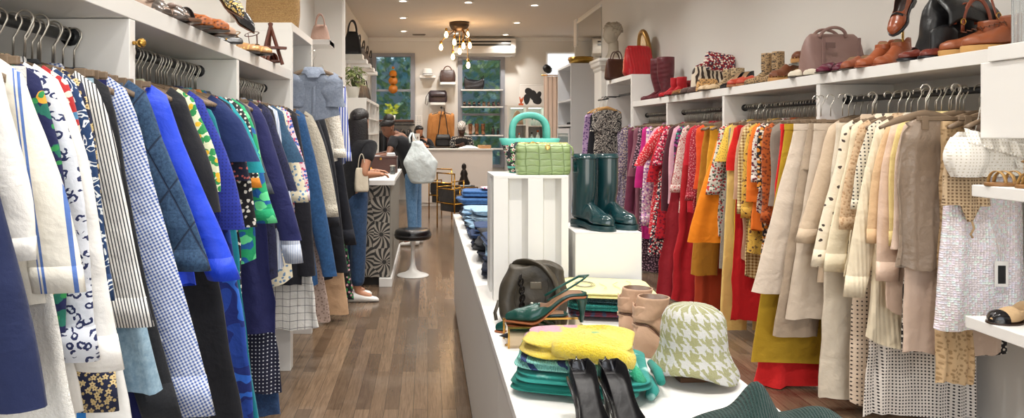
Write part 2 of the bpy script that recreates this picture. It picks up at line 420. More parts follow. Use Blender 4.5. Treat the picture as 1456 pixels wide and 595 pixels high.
# tall open bays
def tall(name, label, y0, y1, front, back, z0, z1, sgn, rz):
    t = thing(name, label, 'clothes unit'); lo, hi = min(front, back), max(front, back)
    MB().box(lo, hi, y0 - .02, y0 + .02, 0, z1).build('side_panel', whitem, t, False, bevel=.002)
    MB().box(lo, hi, y1 - .02, y1 + .02, 0, z1).build('side_panel', whitem, t, False, bevel=.002)
    MB().box(lo, hi, y0 - .02, y1 + .02, z1, z1 + .05).build('top', whitem, t, False, bevel=.002)
    MB().box(back - .008, back + .008, y0 + .02, y1 - .02, 0, z1).build('back_panel', whitep, t, False)
    MB().box(min(back + sgn * .012, back + sgn * .05), max(back + sgn * .012, back + sgn * .05), y0 + .03, y1 - .03, 0, .08).build('plinth', whitem, t, False)
    rod(t, LRX if sgn > 0 else RRX, rz, y0 + .02, y1 - .02)
    return t
tall('tall_wardrobe_bay', 'tall white open bay on the left with a straw bag on top', 4.476, 5.24, LF, LB, 0, 2.145, 1, 2.05)
tall('tall_wardrobe_bay', 'tall white open bay on the right with red bag on top', 8.02, 9.1, RF, RB, 0, 2.11, -1, 1.97)
# wall rails past the tall left bay
t = thing('clothes_rail', 'dark rail of coats between the tall left bay and the pillar', 'clothes rail')
rod(t, LRX, LRZ, 5.27, 7.0)
for yy in (5.30, 6.95): MB().tube([(LRX, yy, LRZ), (WL, yy, LRZ)], .01).build('bracket', darkm, t)
t = thing('clothes_rail', 'upper dark rail of white blouses beside the tall left bay', 'clothes rail')
rod(t, -.98, 2.05, 5.27, 6.7)
for yy in (5.30, 6.65): MB().tube([(-.98, yy, 2.05), (WL, yy, 2.05)], .01).build('bracket', darkm, t)

# ------------------------------------------------------------------ island
t = thing('display_island', 'long low white display counter down the middle of the shop', 'counter')
IX0, IX1, IY0, IY1, IZ = .2175, .886, 1.0, 6.0, .8
MB().box(IX0, IX1, IY0, IY1, IZ - .03, IZ).build('top', whitem, t, False, bevel=.002)
pm = plain('shaded_white_laminate', '#d9d4cd', .5)  # shade of the white island sides, put into a greyer base colour
ys = [1.0, 2.25, 3.5, 4.75, 6.0]
for i in range(4):
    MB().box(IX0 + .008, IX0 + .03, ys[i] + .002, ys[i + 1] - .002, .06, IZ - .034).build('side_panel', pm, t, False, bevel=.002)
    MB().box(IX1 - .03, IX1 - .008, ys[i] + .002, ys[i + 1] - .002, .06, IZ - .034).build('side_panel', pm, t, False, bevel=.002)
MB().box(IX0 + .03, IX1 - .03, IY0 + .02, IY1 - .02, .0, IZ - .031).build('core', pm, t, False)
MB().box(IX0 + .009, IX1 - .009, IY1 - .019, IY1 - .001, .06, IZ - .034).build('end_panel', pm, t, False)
# fluted tall pedestal: a folded front with two trapezoid grooves under a flat cap
t = thing('display_pedestal', 'tall white fluted pedestal holding the green handbags', 'pedestal', (.428, 3.06, IZ))
W, D = .31, .3
o = [(-.155, -.15), (-.095, -.15), (-.082, -.085), (-.03, -.085), (-.012, -.15), (.05, -.15), (.064, -.085), (.112, -.085), (.126, -.15), (.155, -.15),
     (.155, -.09), (.1, -.075), (.1, -.02), (.155, -.0), (.155, .15), (-.155, .15), (-.155, .02), (-.1, 0), (-.1, -.06), (-.155, -.08)]
MB().prism(o, 0, .508).build('fluted_body', whitep, t, False)
MB().box(-.155, .155, -.15, .15, .508, .52).build('cap', whitep, t, False, bevel=.001)
t = thing('display_plinth', 'low white box plinth under the dark green rain boots', 'pedestal', (.7465, 3.06, IZ))
MB().box(-.1375, .1375, -.16, .16, 0, .283).build('body', whitem, t, False, bevel=.004)
MB().box(-.1375, .1375, -.16, .16, .2832, .2852).build('top_panel', whitem, t, False)

# floating shelves on the right near edge
for z, l, x in ((1.30, 'short white wall shelf under the end box, gold sandals on it', 2.075), (.80, 'lower white wall shelf carrying black cap toe shoes', 2.05)):
    t = thing('floating_shelf', l, 'shelf'); MB().box(x, WR - .003, 1.9, 2.68, z - .045, z).build('board', whitem, t, False, bevel=.003)
    MB().box(x + .002, WR - .004, 2.681, 2.684, z - .043, z - .002).build('end_cap', whitem, t, False)

# ------------------------------------------------------------------ camera and light
cam = bpy.data.cameras.new('camera'); co = bpy.data.objects.new('camera', cam); COL.objects.link(co)
co.location = (0, 0, CZ); co.rotation_euler = (R(90), 0, 0); cam.sensor_width = 36; cam.lens = F / 1456 * 36
cam.shift_x = (728 - VX) / 1456; cam.shift_y = -(297.5 - VY) / 1456; cam.clip_start = .05
SC.camera = co
w = bpy.data.worlds.new('world'); SC.world = w; w.use_nodes = True
nt = w.node_tree; bg = nt.nodes['Background']
sky = nt.nodes.new('ShaderNodeTexSky'); sky.sky_type = 'NISHITA'; sky.sun_elevation = R(50); sky.sun_rotation = R(200); sky.sun_disc = False
nt.links.new(sky.outputs[0], bg.inputs[0]); bg.inputs[1].default_value = .3
def area(name, loc, rot, sx, sy, power, color=(1, 1, 1)):
    l = bpy.data.lights.new(name, 'AREA'); l.shape = 'RECTANGLE'; l.size = sx; l.size_y = sy; l.energy = power; l.color = color
    o = bpy.data.objects.new(name, l); COL.objects.link(o); o.location = loc; o.rotation_euler = rot; return o
# daylight through the shop front
area('shopfront_daylight', (.68, -2.05, 1.8), (R(90), 0, 0), 3.5, 2.8, 120, (1, .98, .95))
# sun lamp added to brighten the garden leaves


sl = bpy.data.lights.new('garden_sun', 'SUN'); sl.energy = 7; sl.angle = .02; so_ = bpy.data.objects.new('garden_sun', sl); COL.objects.link(so_); so_.location = (8, 16, 9); so_.rotation_euler = (R(-12), R(42), 0)
# recessed downlights
LENS = glow('lamp_lens', '#fff6e6', 14); rimm = plain('lamp_rim', '#f4f1ec', .4)
t0 = thing('recessed_downlight', 'x', 'ceiling light', (0, 0, CEIL), 0, 'recessed ceiling downlights')
MB().lathe([(.058, -.001), (.062, -.012), (.085, -.008), (.088, -.001)], 20).build('trim_ring', rimm, t0)
MB().lathe([(.0001, -.004), (.058, -.004)], 20).build('lens', LENS, t0)
seen = [(573, 1, 'small ceiling downlight nearest the front of the left row'), (666, 3, 'ceiling downlight centred over the aisle, at the top of the view'), (760, 7, 'ceiling downlight nearest the front in the right row'),
        (573, 25, 'ceiling downlight second from the front in the left row'), (574, 44, 'ceiling downlight nearest the left back window'), (648, 47, 'ceiling downlight right behind the brass chandelier'),
        (735, 32, 'ceiling downlight in the right row, second from the front'), (719, 49, 'ceiling downlight right above the air conditioner')]
def spot(loc, power):
    l = bpy.data.lights.new('downlight', 'AREA'); l.shape = 'DISK'; l.size = .11; l.spread = R(128); l.energy = power; l.color = (1, .965, .915)
    o = bpy.data.objects.new('downlight', l); COL.objects.link(o); o.location = loc
for i, (x, y, l) in enumerate(seen):
    d = (CEIL - CZ) * F / (VY - y); p = P(x, y, d); p.z = CEIL - .0005
    if i == 0: t0.location = p; t0['label'] = l
    else: dup(t0, p, label=l)
    spot((p.x, p.y, CEIL - .03), 22)
for y in (1.4, 3.3, 5.2, 7.1, 9.0):
    for x in (-.42, .6, 1.5):
        dup(t0, (x, y, CEIL - .0005), label='round ceiling downlight out of view over the front of the shop'); spot((x, y, CEIL - .03), 24)
SC.view_settings.view_transform = 'Standard'; SC.view_settings.look = 'None'; SC.view_settings.exposure = -.52; SC.view_settings.gamma = 1
SC.view_settings.use_curve_mapping = False
SC.cycles.max_bounces = 8; SC.cycles.diffuse_bounces = 4; SC.cycles.glossy_bounces = 3; SC.cycles.transmission_bounces = 4; SC.cycles.sample_clamp_indirect = 6
# ------------------------------------------------------------------ hangers
woodm = plain('hanger_wood', '#85705a', .5, var=.3)
woodl = plain('pale_hanger_wood', '#c79a5f', .5, var=.25)
steel = plain('steel_hook', '#d5d0c6', .3, .9)
def hook_mb():
    m = MB(); pts = []
    for k in range(11):
        a = R(200 - 24 * k) if k < 10 else R(-30)
        pts.append((.021 * cos(a), 0, .021 * sin(a)))
    pts = [(.021 * cos(R(195 - 21 * k)), 0, .002 + .021 * sin(R(195 - 21 * k))) for k in range(12)] + [(.009, 0, -.028), (.001, 0, -.04), (0, 0, -.10)]
    return m.tube(pts, .0027, 6)
def wood_body(w):
    m = MB(); rings = []
    for k in range(15):
        u = -1 + 2 * k / 14; x = u * w; z = -.108 - .062 * abs(u) ** 1.35; hh = .019 * (1 - .55 * abs(u) ** 1.5); tt = .0085 + .006 * abs(u)
        y = -.012 * u * u
        rings.append([(x, y + tt * .75 * cos(a), z + hh * sin(a)) for a in [2 * pi * q / 8 for q in range(8)]])
    return m.loft(rings)
def clip_body(w):
    m = MB(); m.box(-w, w, -.006, .006, -.139, -.121); return m
def clip_piece(x):
    m = MB(); m.box(x - .014, x + .014, -.008, .008, -.18, -.118); m.tube([(x - .016, 0, -.145), (x + .016, 0, -.145)], .006, 6); return m
def make_hanger(name, label, kind, w, mat, group):
    t = thing(name, label, 'hanger', (0, 0, -5), 0, group)
    hook_mb().build('hook', steel, t)
    if kind == 'wood': wood_body(w).build('shoulder_bar', mat, t)
    else:
        clip_body(w).build('clip_bar', mat, t, False, bevel=.003)
        for s in (-1, 1): clip_piece(s * w * .8).build('clip', mat, t, False, bevel=.002)
    return t
HG = {}
def hanger(kind, loc, rz, label, group, w=.205, mat=None, name=None):
    key = (kind, w, mat)
    if key not in HG:
        HG[key] = make_hanger(name or ('wooden_hanger' if kind == 'wood' else 'clip_hanger'), label, kind, w, mat or woodm, group)
        HG[key].location = loc; HG[key].rotation_euler = (0, 0, rz); return HG[key]
    return dup(HG[key], loc, rz, label, group)

# ------------------------------------------------------------------ garments
def drape(mb, rows, seed, n=34, fold=.006, fk=4.0, f0=.25, mi=0, tail=0.0):
    """rows of (z, x_left, x_right, half_thickness); folds deepen downwards"""
    rg = random.Random(seed); ph = [rg.uniform(0, 6.28) for _ in range(4)]; k2 = fk * rg.uniform(1.6, 2.2)
    z0, z1 = rows[0][0], rows[-1][0]; rings = []
    for z, xl, xr, th in rows:
        t = (z0 - z) / (z0 - z1 + 1e-6); c, h = (xl + xr) / 2, (xr - xl) / 2; ring = []
        A = fold * (f0 + (1 - f0) * smooth(t * 1.4))
        for i in range(n):
            a = 2 * pi * i / n; ca, sa = cos(a), sin(a)
            u = math.copysign(abs(ca) ** .75, ca); x = c + h * u
            y = th * math.copysign(abs(sa) ** .8, sa) + A * (sin(fk * pi * u + ph[0] + .8 * t) + .5 * sin(k2 * pi * u + ph[1] - 1.2 * t))
            x += .25 * A * sin(7 * a + ph[2] + 2 * t); zz = z + (A * .6 * sin(3 * a + ph[3]) if t > .97 else 0) + tail * u * u * smooth((t - .6) * 2.5)
            w = noise.noise(Vector((x * 7 + seed, z * 4.5, ca * .7))) * fold * 1.1 * min(1, t * 4); y += w; x += noise.noise(Vector((z * 6, seed * 1.7, sa * .5))) * fold * 1.3 * min(1, t * 3)
            ring.append((x, y, zz))
        rings.append(ring)
    return mb.loft(rings, True, False, False, mi)

def sleeve_mb(s, hw, flare, L, seed, r0=.062, r1=.05, th=.6, fwd=-.012, puff=0.0, n=16):
    rg = random.Random(seed); rings = []; K = 16; ex = .72 + .25 * ((seed * 7919) % 100) / 100
    for k in range(K + 1):
        t = k / K; z = -.172 - L * t; out = hw + flare * t ** ex + .012 * sin(pi * t * 1.1 + .3 * seed) * min(1, 4 * t) * (1 if flare > .01 else 0)
        r = lerp(r0, r1, t) + puff * sin(pi * min(1, t * 1.3)) ; r *= 1 + .05 * sin(9 * t + seed)
        if k == 0: r *= .4; z += .028
        if k == 1: r *= .95
        r *= 1 + .07 * noise.noise(Vector((seed * 2.3, z * 14, 0)))
        cx = out - r * .9; cy = fwd * t
        ring = []
        for i in range(n):
            a = 2 * pi * i / n
            wob = 1 + .07 * sin(3 * a + seed + 5 * t) * (.3 + t)
            ring.append((s * (cx + r * wob * cos(a)), cy + r * th * wob * sin(a), z + (-.0 if k else .018 * cos(a) * -1)))
        rings.append(ring)
    return MB().loft(rings, True, True, False)

def collar_mb(r=.062, ys=.55):
    m = MB(); rings = []
    for z, rr, yy in ((-.123, r, 0), (-.100, r * .92, 0), (-.093, r * .98, 0), (-.123, r * 1.3, 0), (-.140, r * 1.42, -.004)):
        rings.append([(rr * sin(a), yy + rr * ys * -cos(a) - (.018 if (abs(a) < .5 and z < -.118 and rr > r) else 0), z - (.03 if (abs(a) < .5 and rr > r * 1.2) else 0)) for a in [R(-172 + 344 * k / 22) + (R(4)) for k in range(23)]])
    return m.loft(rings, False, False, False)

def garment(name, label, kind, mat, loc, s, hw, flare, L, seed, group, th=.034, rz=0.0, mat2=None, slen=None, fold=.008, fk=3.5, skew=0.0, name_cat=None):
    t = thing(name, label, name_cat or name.split('_')[-1], loc, rz, group)
    rg = random.Random(seed); n0 = -.136
    def X(inn, out): return (-inn, out) if s > 0 else (-out, inn)
    if kind in ('top', 'tank'):
        slv = kind == 'top'; b = hw - (.022 if slv else 0.0)
        rows = [] ; sh = .13 if slv else .11
        for z, w in ((n0, .052), (n0 - .012, .085), (n0 - .03, b * .72), (n0 - .055, b * .93), (n0 - .085, b)):
            rows.append((z,) + X(w, w) + (.016 + .1 * (w / b) * .18,))
        nr = 14; ztop = n0 - .085
        for k in range(1, nr + 1):
            tt = k / nr; z = lerp(ztop, n0 - L, tt); fl = (.55 if slv else 1) * flare * tt ** .85
            w = b + .006 * sin(tt * 5 + seed)
            rows.append((z,) + X(w, w + fl) + (th * (.75 + .25 * tt),))
        body = drape(MB(), rows, seed, fold=fold, fk=fk, tail=(.05 if name in ('shirt', 'blouse', 'denim_shirt', 'shirt_dress') else .012)).build('body', mat, t)
    elif kind == 'skirt':
        rows = [(-.145,) + X(hw, hw) + (.016,), (-.18,) + X(hw + .002, hw + .002) + (.018,)]
        for k in range(1, 15):
            tt = k / 14; rows.append((lerp(-.18, n0 - L, tt),) + X(hw + .01 * tt, hw + flare * tt) + (th * (.6 + .4 * tt),))
        if skew:
            rows = rows
        drape(MB(), rows, seed, fold=fold, fk=fk).build('body', mat, t)
        rows = [(-.142,) + X(hw + .003, hw + .003) + (.019,), (-.178,) + X(hw + .004, hw + .004) + (.021,)]
        drape(MB(), rows, seed, fold=.0, fk=fk).build('waistband', mat2 or mat, t)
    elif kind == 'pants':
        m = MB(); cr = -.40
        rows = [(-.145,) + X(hw, hw) + (.018,)]
        for k in range(1, 8): rows.append((lerp(-.145, cr, k / 7),) + X(hw + .012 * k / 7, hw + (.012 + flare * .2) * k / 7) + (.022 + .012 * k / 7,))
        drape(m, rows, seed, fold=fold * .5, fk=2)
        for q in (0, 1):
            rows = []
            for k in range(0, 13):
                tt = k / 12; z = lerp(cr + .02, n0 - L, tt); wo = hw + .01 + flare * (.2 + .8 * tt); wi = hw + .01
                full = (wo + wi); mid = (wo - wi) / 2
                a, b2 = (mid - .004, wo) if q == 0 else (-wi, mid + .004)
                sh2 = lerp(0, .14 * full, tt)
                if q == 0: a += sh2 * .5
                else: b2 -= sh2 * .3
                xx = (a, b2) if s > 0 else (-b2, -a)
                rows.append((z,) + xx + (th * .8,))
            drape(m, rows, seed + q, n=22, fold=fold * .6, fk=1.5)
        m.build('body', mat, t)
        rows = [(-.14,) + X(hw + .003, hw + .003) + (.021,), (-.18,) + X(hw + .004, hw + .004) + (.024,)]
        drape(MB(), rows, seed, fold=.0, fk=fk).build('waistband', mat2 or mat, t)
    if kind == 'top':
        sl = slen if slen is not None else L - .1
        short = sl < .34
        for q in (1, -1):
            fl = flare if q == 1 else .0
            r0 = .07 if short else .062; r1 = (.075 if short else .05)
            slm = sleeve_mb(s * q, hw + .005, fl, sl, seed + q, r0, r1, min(.62, th / r0 * 1.0), puff=.012 if short else .004).build('sleeve', mat2 if (mat2 and name.startswith('panel')) else mat, t)
            if not short and name in ('shirt', 'shirt_dress', 'jacket', 'denim_jacket', 'denim_shirt', 'blouse') and q == 1:
                vs = [v.co for v in slm.data.vertices]; n_ = 16; K_ = len(vs) // n_; rr_ = []
                for kk, f_ in ((K_ - 3, 1.0), (K_ - 3, 1.025), (K_ - 1, 1.03), (K_ - 1, .96)):
                    ring = vs[kk * n_:(kk + 1) * n_]; cc = sum(ring, Vector()) / n_; rr_.append([cc + (v - cc) * f_ for v in ring])
                MB().loft(rr_, True, False, False).build('cuff', mat2 or mat, t)
        if name in ('jacket', 'shirt', 'coat', 'blouse', 'denim_jacket', 'shirt_dress', 'denim_shirt', 'denim_coat'):
            cm = collar_mb(.062, min(.55, th / .088 * 1.1)).build('collar', mat2 or mat, t)
            mb = MB(); zz = n0 - .05
            pts = []
            f = -th - .003
            if name != 'blouse':
                for k in range(9):
                    tt = k / 8; z = lerp(n0 - .07, n0 - L + .015, tt); pts.append((z, -th * (.6 + .45 * tt) - .004 - fold * .6 * smooth(tt)))
                mb.loft([[(-.012, y, z), (.012, y, z), (.012, y - .003, z), (-.012, y - .003, z)] for z, y in pts], True, True, True)
                mb.build('button_placket', mat2 or mat, t)
    return t
SEED = [100]
LASTD = {}
DIVS = {'L': [(2.05, .065), (3.19, .065), (4.453, .115), (5.24, .065)], 'R': [(7.99, .09), (6.82, .065), (5.52, .065), (4.18, .065)]}
def rack(side, rows, group, rx, rz_, hwt=.22, hws=.175):
    s = 1 if side == 'L' else -1
    def dist(r):
        o = r[7] if len(r) > 7 else {}
        hw = o.get('hw', hwt if r[4] in ('top', 'tank') else hws)
        d = o.get('d') or abs((o.get('cx', rx) + s * hw) * F / (r[0] - VX))
        for q, h_ in DIVS[side]:
            if abs(d - q) < h_: d = q + (h_ if d >= q else -h_)
        return d
    ds = [dist(r) for r in rows]; order = sorted(range(len(rows)), key=lambda i: ds[i])
    for a, b in zip(order, order[1:]):           # keep neighbours at least a little apart
        if ds[b] - ds[a] < .03: ds[b] = ds[a] + .03
    sd = sorted(ds)
    for r, dd in zip(rows, ds):
        xs, hx, hy, name, kind, mat, label = r[:7]; o = r[7] if len(r) > 7 else {}
        SEED[0] += 1; seed = SEED[0]
        hw = o.get('hw', hwt if kind in ('top', 'tank') else hws); cx = o.get('cx', rx)
        d = dd; i = sd.index(dd); gap = min([abs(dd - sd[j]) for j in (i - 1, i + 1) if 0 <= j < len(sd)] + [.09])
        gap = .5 * gap + .5 * min(.09, (sd[min(i + 1, len(sd) - 1)] - sd[max(i - 1, 0)]) / 2)
        Xs = (xs - VX) * d / F
        if o.get('d') and 'cx' not in o: cx = Xs - s * hw
        zr = o.get('rz', rz_)
        flare = max(-.02, s * ((hx - VX) * d / F - (cx + s * hw)))
        flare = min(flare, o.get('mf', .22))
        L = zr - .136 - (CZ - (hy - VY) * d / F)
        L = max(.15, min(L, zr - .136 - .015))
        yaw = o.get('yaw', R(5 * s + RND.uniform(-.8, .8)))
        sl = o.get('sl')
        g = garment(name, label, kind, mat, (cx, d, zr), s, hw, flare, L, seed, group, th=min(o.get('th', .036), max(.012, gap * .42)), rz=yaw, mat2=o.get('m2'), slen=sl, fold=min(o.get('fold', .008) * 1.5, .30 * gap + .002), fk=o.get('fk', 3.5), name_cat=o.get('cat'))
        hk = 'wood' if kind in ('top', 'tank') else 'clip'
        LASTD.setdefault(side, []).append(d)
        if not o.get('nohanger'):
            hanger(hk, (cx, d, zr), yaw, ('wooden hanger' if hk == 'wood' else 'wooden clip hanger') + ' holding the ' + short(label), group.replace('clothes', 'hangers'), .2 if hk == 'wood' else .165)
def short(l):
    w = l.split(' '); return ' '.join(w[:11])
NAVY, BLK, WHT = '#1b2148', '#17171c', '#efece6'
navy = cloth('#1e2553'); black = cloth('#16161b'); white = cloth('#f3f0ea'); ivory = cloth('#efe4cf')
LEFT = [
 (-75, 42, 640, 'tunic', 'top', cloth('#1d2850'), 'plain navy long sleeved tunic nearest the viewer on the left rail', {'fold': .012}),
 (-12, 34, 420, 'blouse', 'top', cloth('#f6f4ef'), 'white ruffled blouse second in line at the left edge of the view', {'fold': .02, 'fk': 6}),
 (20, 106, 465, 'shirt', 'top', cloth('#f4efe2', [('stripe', '#5b7dc4', .062, 8, .2), ('stripe', '#f4efe2', .0135, 8, .3)]), 'cream shirt with broad blue stripes near the left edge', {'fold': .012}),
 (30, 112, 640, 'skirt', 'skirt', cloth('#f1efe9', ('fuzz', 90, .006)), 'white skirt with a lace edge hanging low under the cream striped shirt', {'d': 1.39}),
 (44, 90, 520, 'dress', 'top', cloth('#1a2050', [('blot', '#1f6d5d', 13, .34, .5), ('blot', '#e3a63a', 9, .2, .3), ('blot', '#2f8f4e', 17, .16, .4)]), 'navy dress printed with green leaves and yellow fruit', {'mf': .1}),
 (58, 138, 560, 'blouse', 'top', cloth('#dfe3ec', ('leo', '#27305c', 46)), 'pale blouse with navy leopard spots between white garments', {}),
 (72, 172, 620, 'shirt_dress', 'top', cloth('#f5f2ec'), 'long plain white shirt dress beside the leopard spotted blouse', {'sl': .62}),
 (85, 120, 400, 'blouse', 'top', cloth('#b32a2c', [('blot', '#e8d9c9', 22, .3, .6), ('blot', '#4b86b0', 15, .2, .4)]), 'red blouse with pale floral print, a thin strip beside the white shirt dress', {}),
 (92, 182, 640, 'trousers', 'pants', cloth('#f1f0ec', ('stripe', '#2a7fd0', .2, 0, .12)), 'white trousers with a bright blue side stripe under the floral blouses', {}),
 (97, 158, 470, 'blouse', 'top', cloth('#1d3c68', ('vine', '#dfe6ea', 14, .13)), 'blue blouse with white botanical lines beside the tan floral blouse', {}),
 (109, 166, 465, 'blouse', 'top', cloth('#1b2140', [('flower', '#d7c08c', 36, .33, '#8d6b3c'), ('blot', '#c9b27c', 60, .2, .2)]), 'dark navy blouse with small tan flowers', {'sl': .75}),
 (124, 214, 505, 'jacket', 'top', cloth('#efede9', ('stripe', '#34373f', .0072, 12, .38)), 'grey and white pinstripe jacket in front of the black jacket', {'fold': .006}),
 (128, 240, 560, 'denim_skirt', 'skirt', cloth('#9db8c8', ('melange', '#7f9db2', 60)), 'washed light blue denim skirt peeping out low behind the pinstripe jacket', {'d': 1.69, 'hw': .16, 'cat': 'skirt', 'mf': .17}),
 (141, 247, 508, 'jacket', 'top', cloth('#1f2126', ('melange', '#15161b', 300)), 'charcoal black jacket between pinstripe and blue check jackets', {'sl': .84}),
 (147, 238, 640, 'skirt', 'skirt', cloth('#1a1f58'), 'long dark blue skirt hanging low under the black jacket', {'d': 1.745, 'hw': .16, 'mf': .17}),
 (172, 304, 512, 'shirt', 'top', cloth('#e9edf3', ('check', '#2e55a5', .0085, 25)), 'blue and white small check shirt beside the quilted denim jacket', {'sl': .86, 'fold': .012}),
 (170, 302, 580, 'skirt', 'skirt', cloth('#4a5766', None), 'slate grey gathered skirt low under the blue check shirt', {'d': 1.88, 'fold': .012, 'fk': 6}),
 (204, 287, 420, 'denim_jacket', 'top', cloth('#3a5877', [('melange', '#223a58', 120), ('quilt', '#1d2f4a', .11)]), 'quilted blue denim jacket with diamond stitching', {'fold': .006}),
 (192, 306, 640, 'skirt', 'skirt', cloth('#1b1c22', ('lace', '#4a4d55', 90)), 'long black lace skirt reaching down under the blue check shirt', {'d': 2.0}),
 (230, 328, 430, 'shirt', 'top', cloth('#1444dc', None, .6), 'bright cobalt blue shirt, the brightest on the left rail', {'fold': .014}),
 (252, 352, 640, 'trousers', 'pants', cloth('#17181f'), 'long black trousers below the cobalt blue shirt', {}),
 (258, 304, 330, 'cardigan', 'top', cloth('#191a20'), 'short black cardigan right behind the cobalt shirt', {}),
 (270, 306, 300, 'blouse', 'top', cloth('#dfe3c0', [('blot', '#2e8f50', 22, .4, .5), ('blot', '#e7b731', 18, .25, .4)]), 'cream blouse with green and yellow tropical print behind the black cardigan', {}),
 (284, 345, 460, 'dress', 'top', cloth('#24349a', ('dots', '#1a2570', .012, .22)), 'royal blue eyelet dress beside the black cardigan', {'sl': .45}),
 (294, 368, 640, 'dress', 'tank', cloth('#2145a0', ('camo', ['#1a2c78', '#2f6ad0', '#1c2b70'], 7)), 'long blue camouflage print dress reaching the floor', {}),
 (304, 384, 640, 'dress', 'tank', cloth('#157f8e'), 'long plain teal dress seen as a thin strip', {'mf': .18}),
 (316, 366, 235, 'blouse', 'top', cloth('#1d2f63'), 'dark blue blouse with wide short sleeves edged with floral print', {'sl': .22}),
 (322, 352, 400, 'dress', 'top', cloth('#1c1f37', ('blot', '#c25f58', 50, .22, .2)), 'dark dress with tiny coral flowers under the wide sleeved blue blouse', {'sl': .3}),
 (327, 375, 260, 'blouse', 'top', cloth('#1f98a3'), 'turquoise blouse with short sleeves behind the dark blue blouse', {'sl': .27}),
 (332, 366, 480, 'dress', 'top', cloth('#1b1a1f', ('blot', '#e9e4da', 24, .25, .6)), 'black dress with white brush stroke spots', {'sl': .5}),
 (337, 372, 290, 'blouse', 'top', cloth('#27262c', ('dots', '#e7e2d6', .018, .26)), 'black blouse with white dots and orange cuff', {'sl': .34, 'm2': cloth('#e08a2a')}),
 (343, 392, 385, 'blouse', 'top', cloth('#1fa36c', [('blot', '#1c5fa8', 11, .35, .6), ('blot', '#69e09a', 9, .3, .6)]), 'bright green and blue tropical print blouse', {'sl': .5}),
 (349, 386, 340, 'blouse', 'top', cloth('#3d434d'), 'dark grey blouse tucked behind the green tropical print', {'sl': .38}),
 (352, 400, 560, 'skirt', 'skirt', cloth('#1a1d35', ('dots', '#e2e3ea', .018, .18)), 'navy skirt with white polka dots hanging low', {'d': 3.42}),
 (356, 396, 592, 'jeans', 'pants', cloth('#2c4b76', ('melange', '#22385c', 80)), 'mid blue jeans hanging low behind the navy coat', {'d': 3.47}),
 (366, 424, 478, 'coat', 'top', cloth('#1f2358'), 'long plain navy coat with wide sleeves', {'sl': .62, 'fold': .009}),
 (380, 418, 400, 'dress', 'top', cloth('#23264a', ('vine', '#141631', 22, .12)), 'dark navy lace patterned dress behind the navy coat', {'sl': .4}),
 (385, 412, 330, 'jacket', 'top', cloth('#1a1b23'), 'black jacket between navy coat and pale blue shirt', {}),
 (391, 424, 392, 'shirt', 'top', cloth('#d5dbe8', ('stripe', '#b4c0d8', .012, 0, .5)), 'pale blue grey striped shirt', {}),
 (399, 424, 232, 'denim_shirt', 'top', cloth('#355a78', ('melange', '#2a4762', 90)), 'blue denim shirt with short sleeves', {'sl': .27}),
 (404, 432, 410, 'blouse', 'top', cloth('#e9dfc4', ('blot', '#6c8fb3', 24, .25, .5)), 'cream blouse with pale blue print', {'sl': .5}),
 (409, 436, 330, 'blouse', 'top', cloth('#e6cdd5', [('blot', '#c0486c', 30, .3, .4), ('blot', '#3d5fb0', 24, .25, .4)]), 'pink and blue floral blouse beside the black dress', {'sl': .5}),
 (414, 452, 468, 'skirt', 'skirt', cloth('#e4e2dd', ('plaid', '#4d4d55', .045, .06)), 'white skirt with thin black window pane check, hanging low', {}),
 (419, 446, 408, 'dress', 'top', cloth('#171822'), 'plain black dress left of the denim coat dress', {}),
 (426, 468, 458, 'skirt', 'skirt', cloth('#b39c90', ('blot', '#8a7468', 30, .25, .4)), 'dusty pink patterned skirt hanging low under the denim coat', {}),
 (430, 477, 408, 'denim_coat', 'top', cloth('#2a5788', ('melange', '#1f4570', 60)), 'long blue denim coat beside cream fleece jacket', {'fold': .005}),
 (442, 480, 322, 'jacket', 'top', cloth('#efe6d2', ('fuzz', 60, .03)), 'cream fluffy fleece jacket', {'fold': .006}),
 (449, 483, 335, 'jacket', 'top', cloth('#22242c'), 'charcoal jacket next to the cream fleece', {}),
 (457, 496, 448, 'skirt', 'skirt', cloth('#c9a481'), 'long tan skirt almost touching the floor at the far left rail', {'d': 5.55, 'fold': .004}),
 (459, 504, 400, 'coat', 'top', cloth('#14161f'), 'long black coat near the far end of the left rail', {'mf': .2}),
 (466, 501, 428, 'trousers', 'pants', cloth('#15171c', [('blot', '#2f8f4a', 16, .28, .4), ('blot', '#d8a3b0', 14, .2, .3)]), 'black trousers embroidered with green vines and flowers', {'d': 5.95}),
 (468, 506, 360, 'jacket', 'top', cloth('#10131f'), 'dark navy jacket last on the left rail', {}),
]
rack('L', LEFT, 'clothes on the left rail', LRX, LRZ)
HI = [
 (484, 489, 172, 'shirt', 'top', cloth('#8d97a8', ('melange', '#7a8496', 90)), 'grey blue short sleeved shirt hanging high beside the tall white bay', {'d': 4.95, 'sl': .2, 'hw': .19, 'rz': 2.05, 'fold': .008, 'yaw': R(12)}),
 (474, 491, 236, 'blouse', 'top', cloth('#efe9dd', ('lace', '#d9cfbd', 60)), 'off white lace blouse hanging high behind the grey blue shirt', {'d': 5.6, 'hw': .2, 'rz': 2.05}),
 (490, 499, 240, 'shirt', 'top', cloth('#eceef6', ('stripe', '#4a62c0', .022, 0, .5)), 'blue and white striped shirt hanging high beside the woman at the counter', {'d': 6.0, 'hw': .2, 'rz': 2.05}),
]
rack('L', HI, 'clothes on the upper left rail', -.98, 2.05)

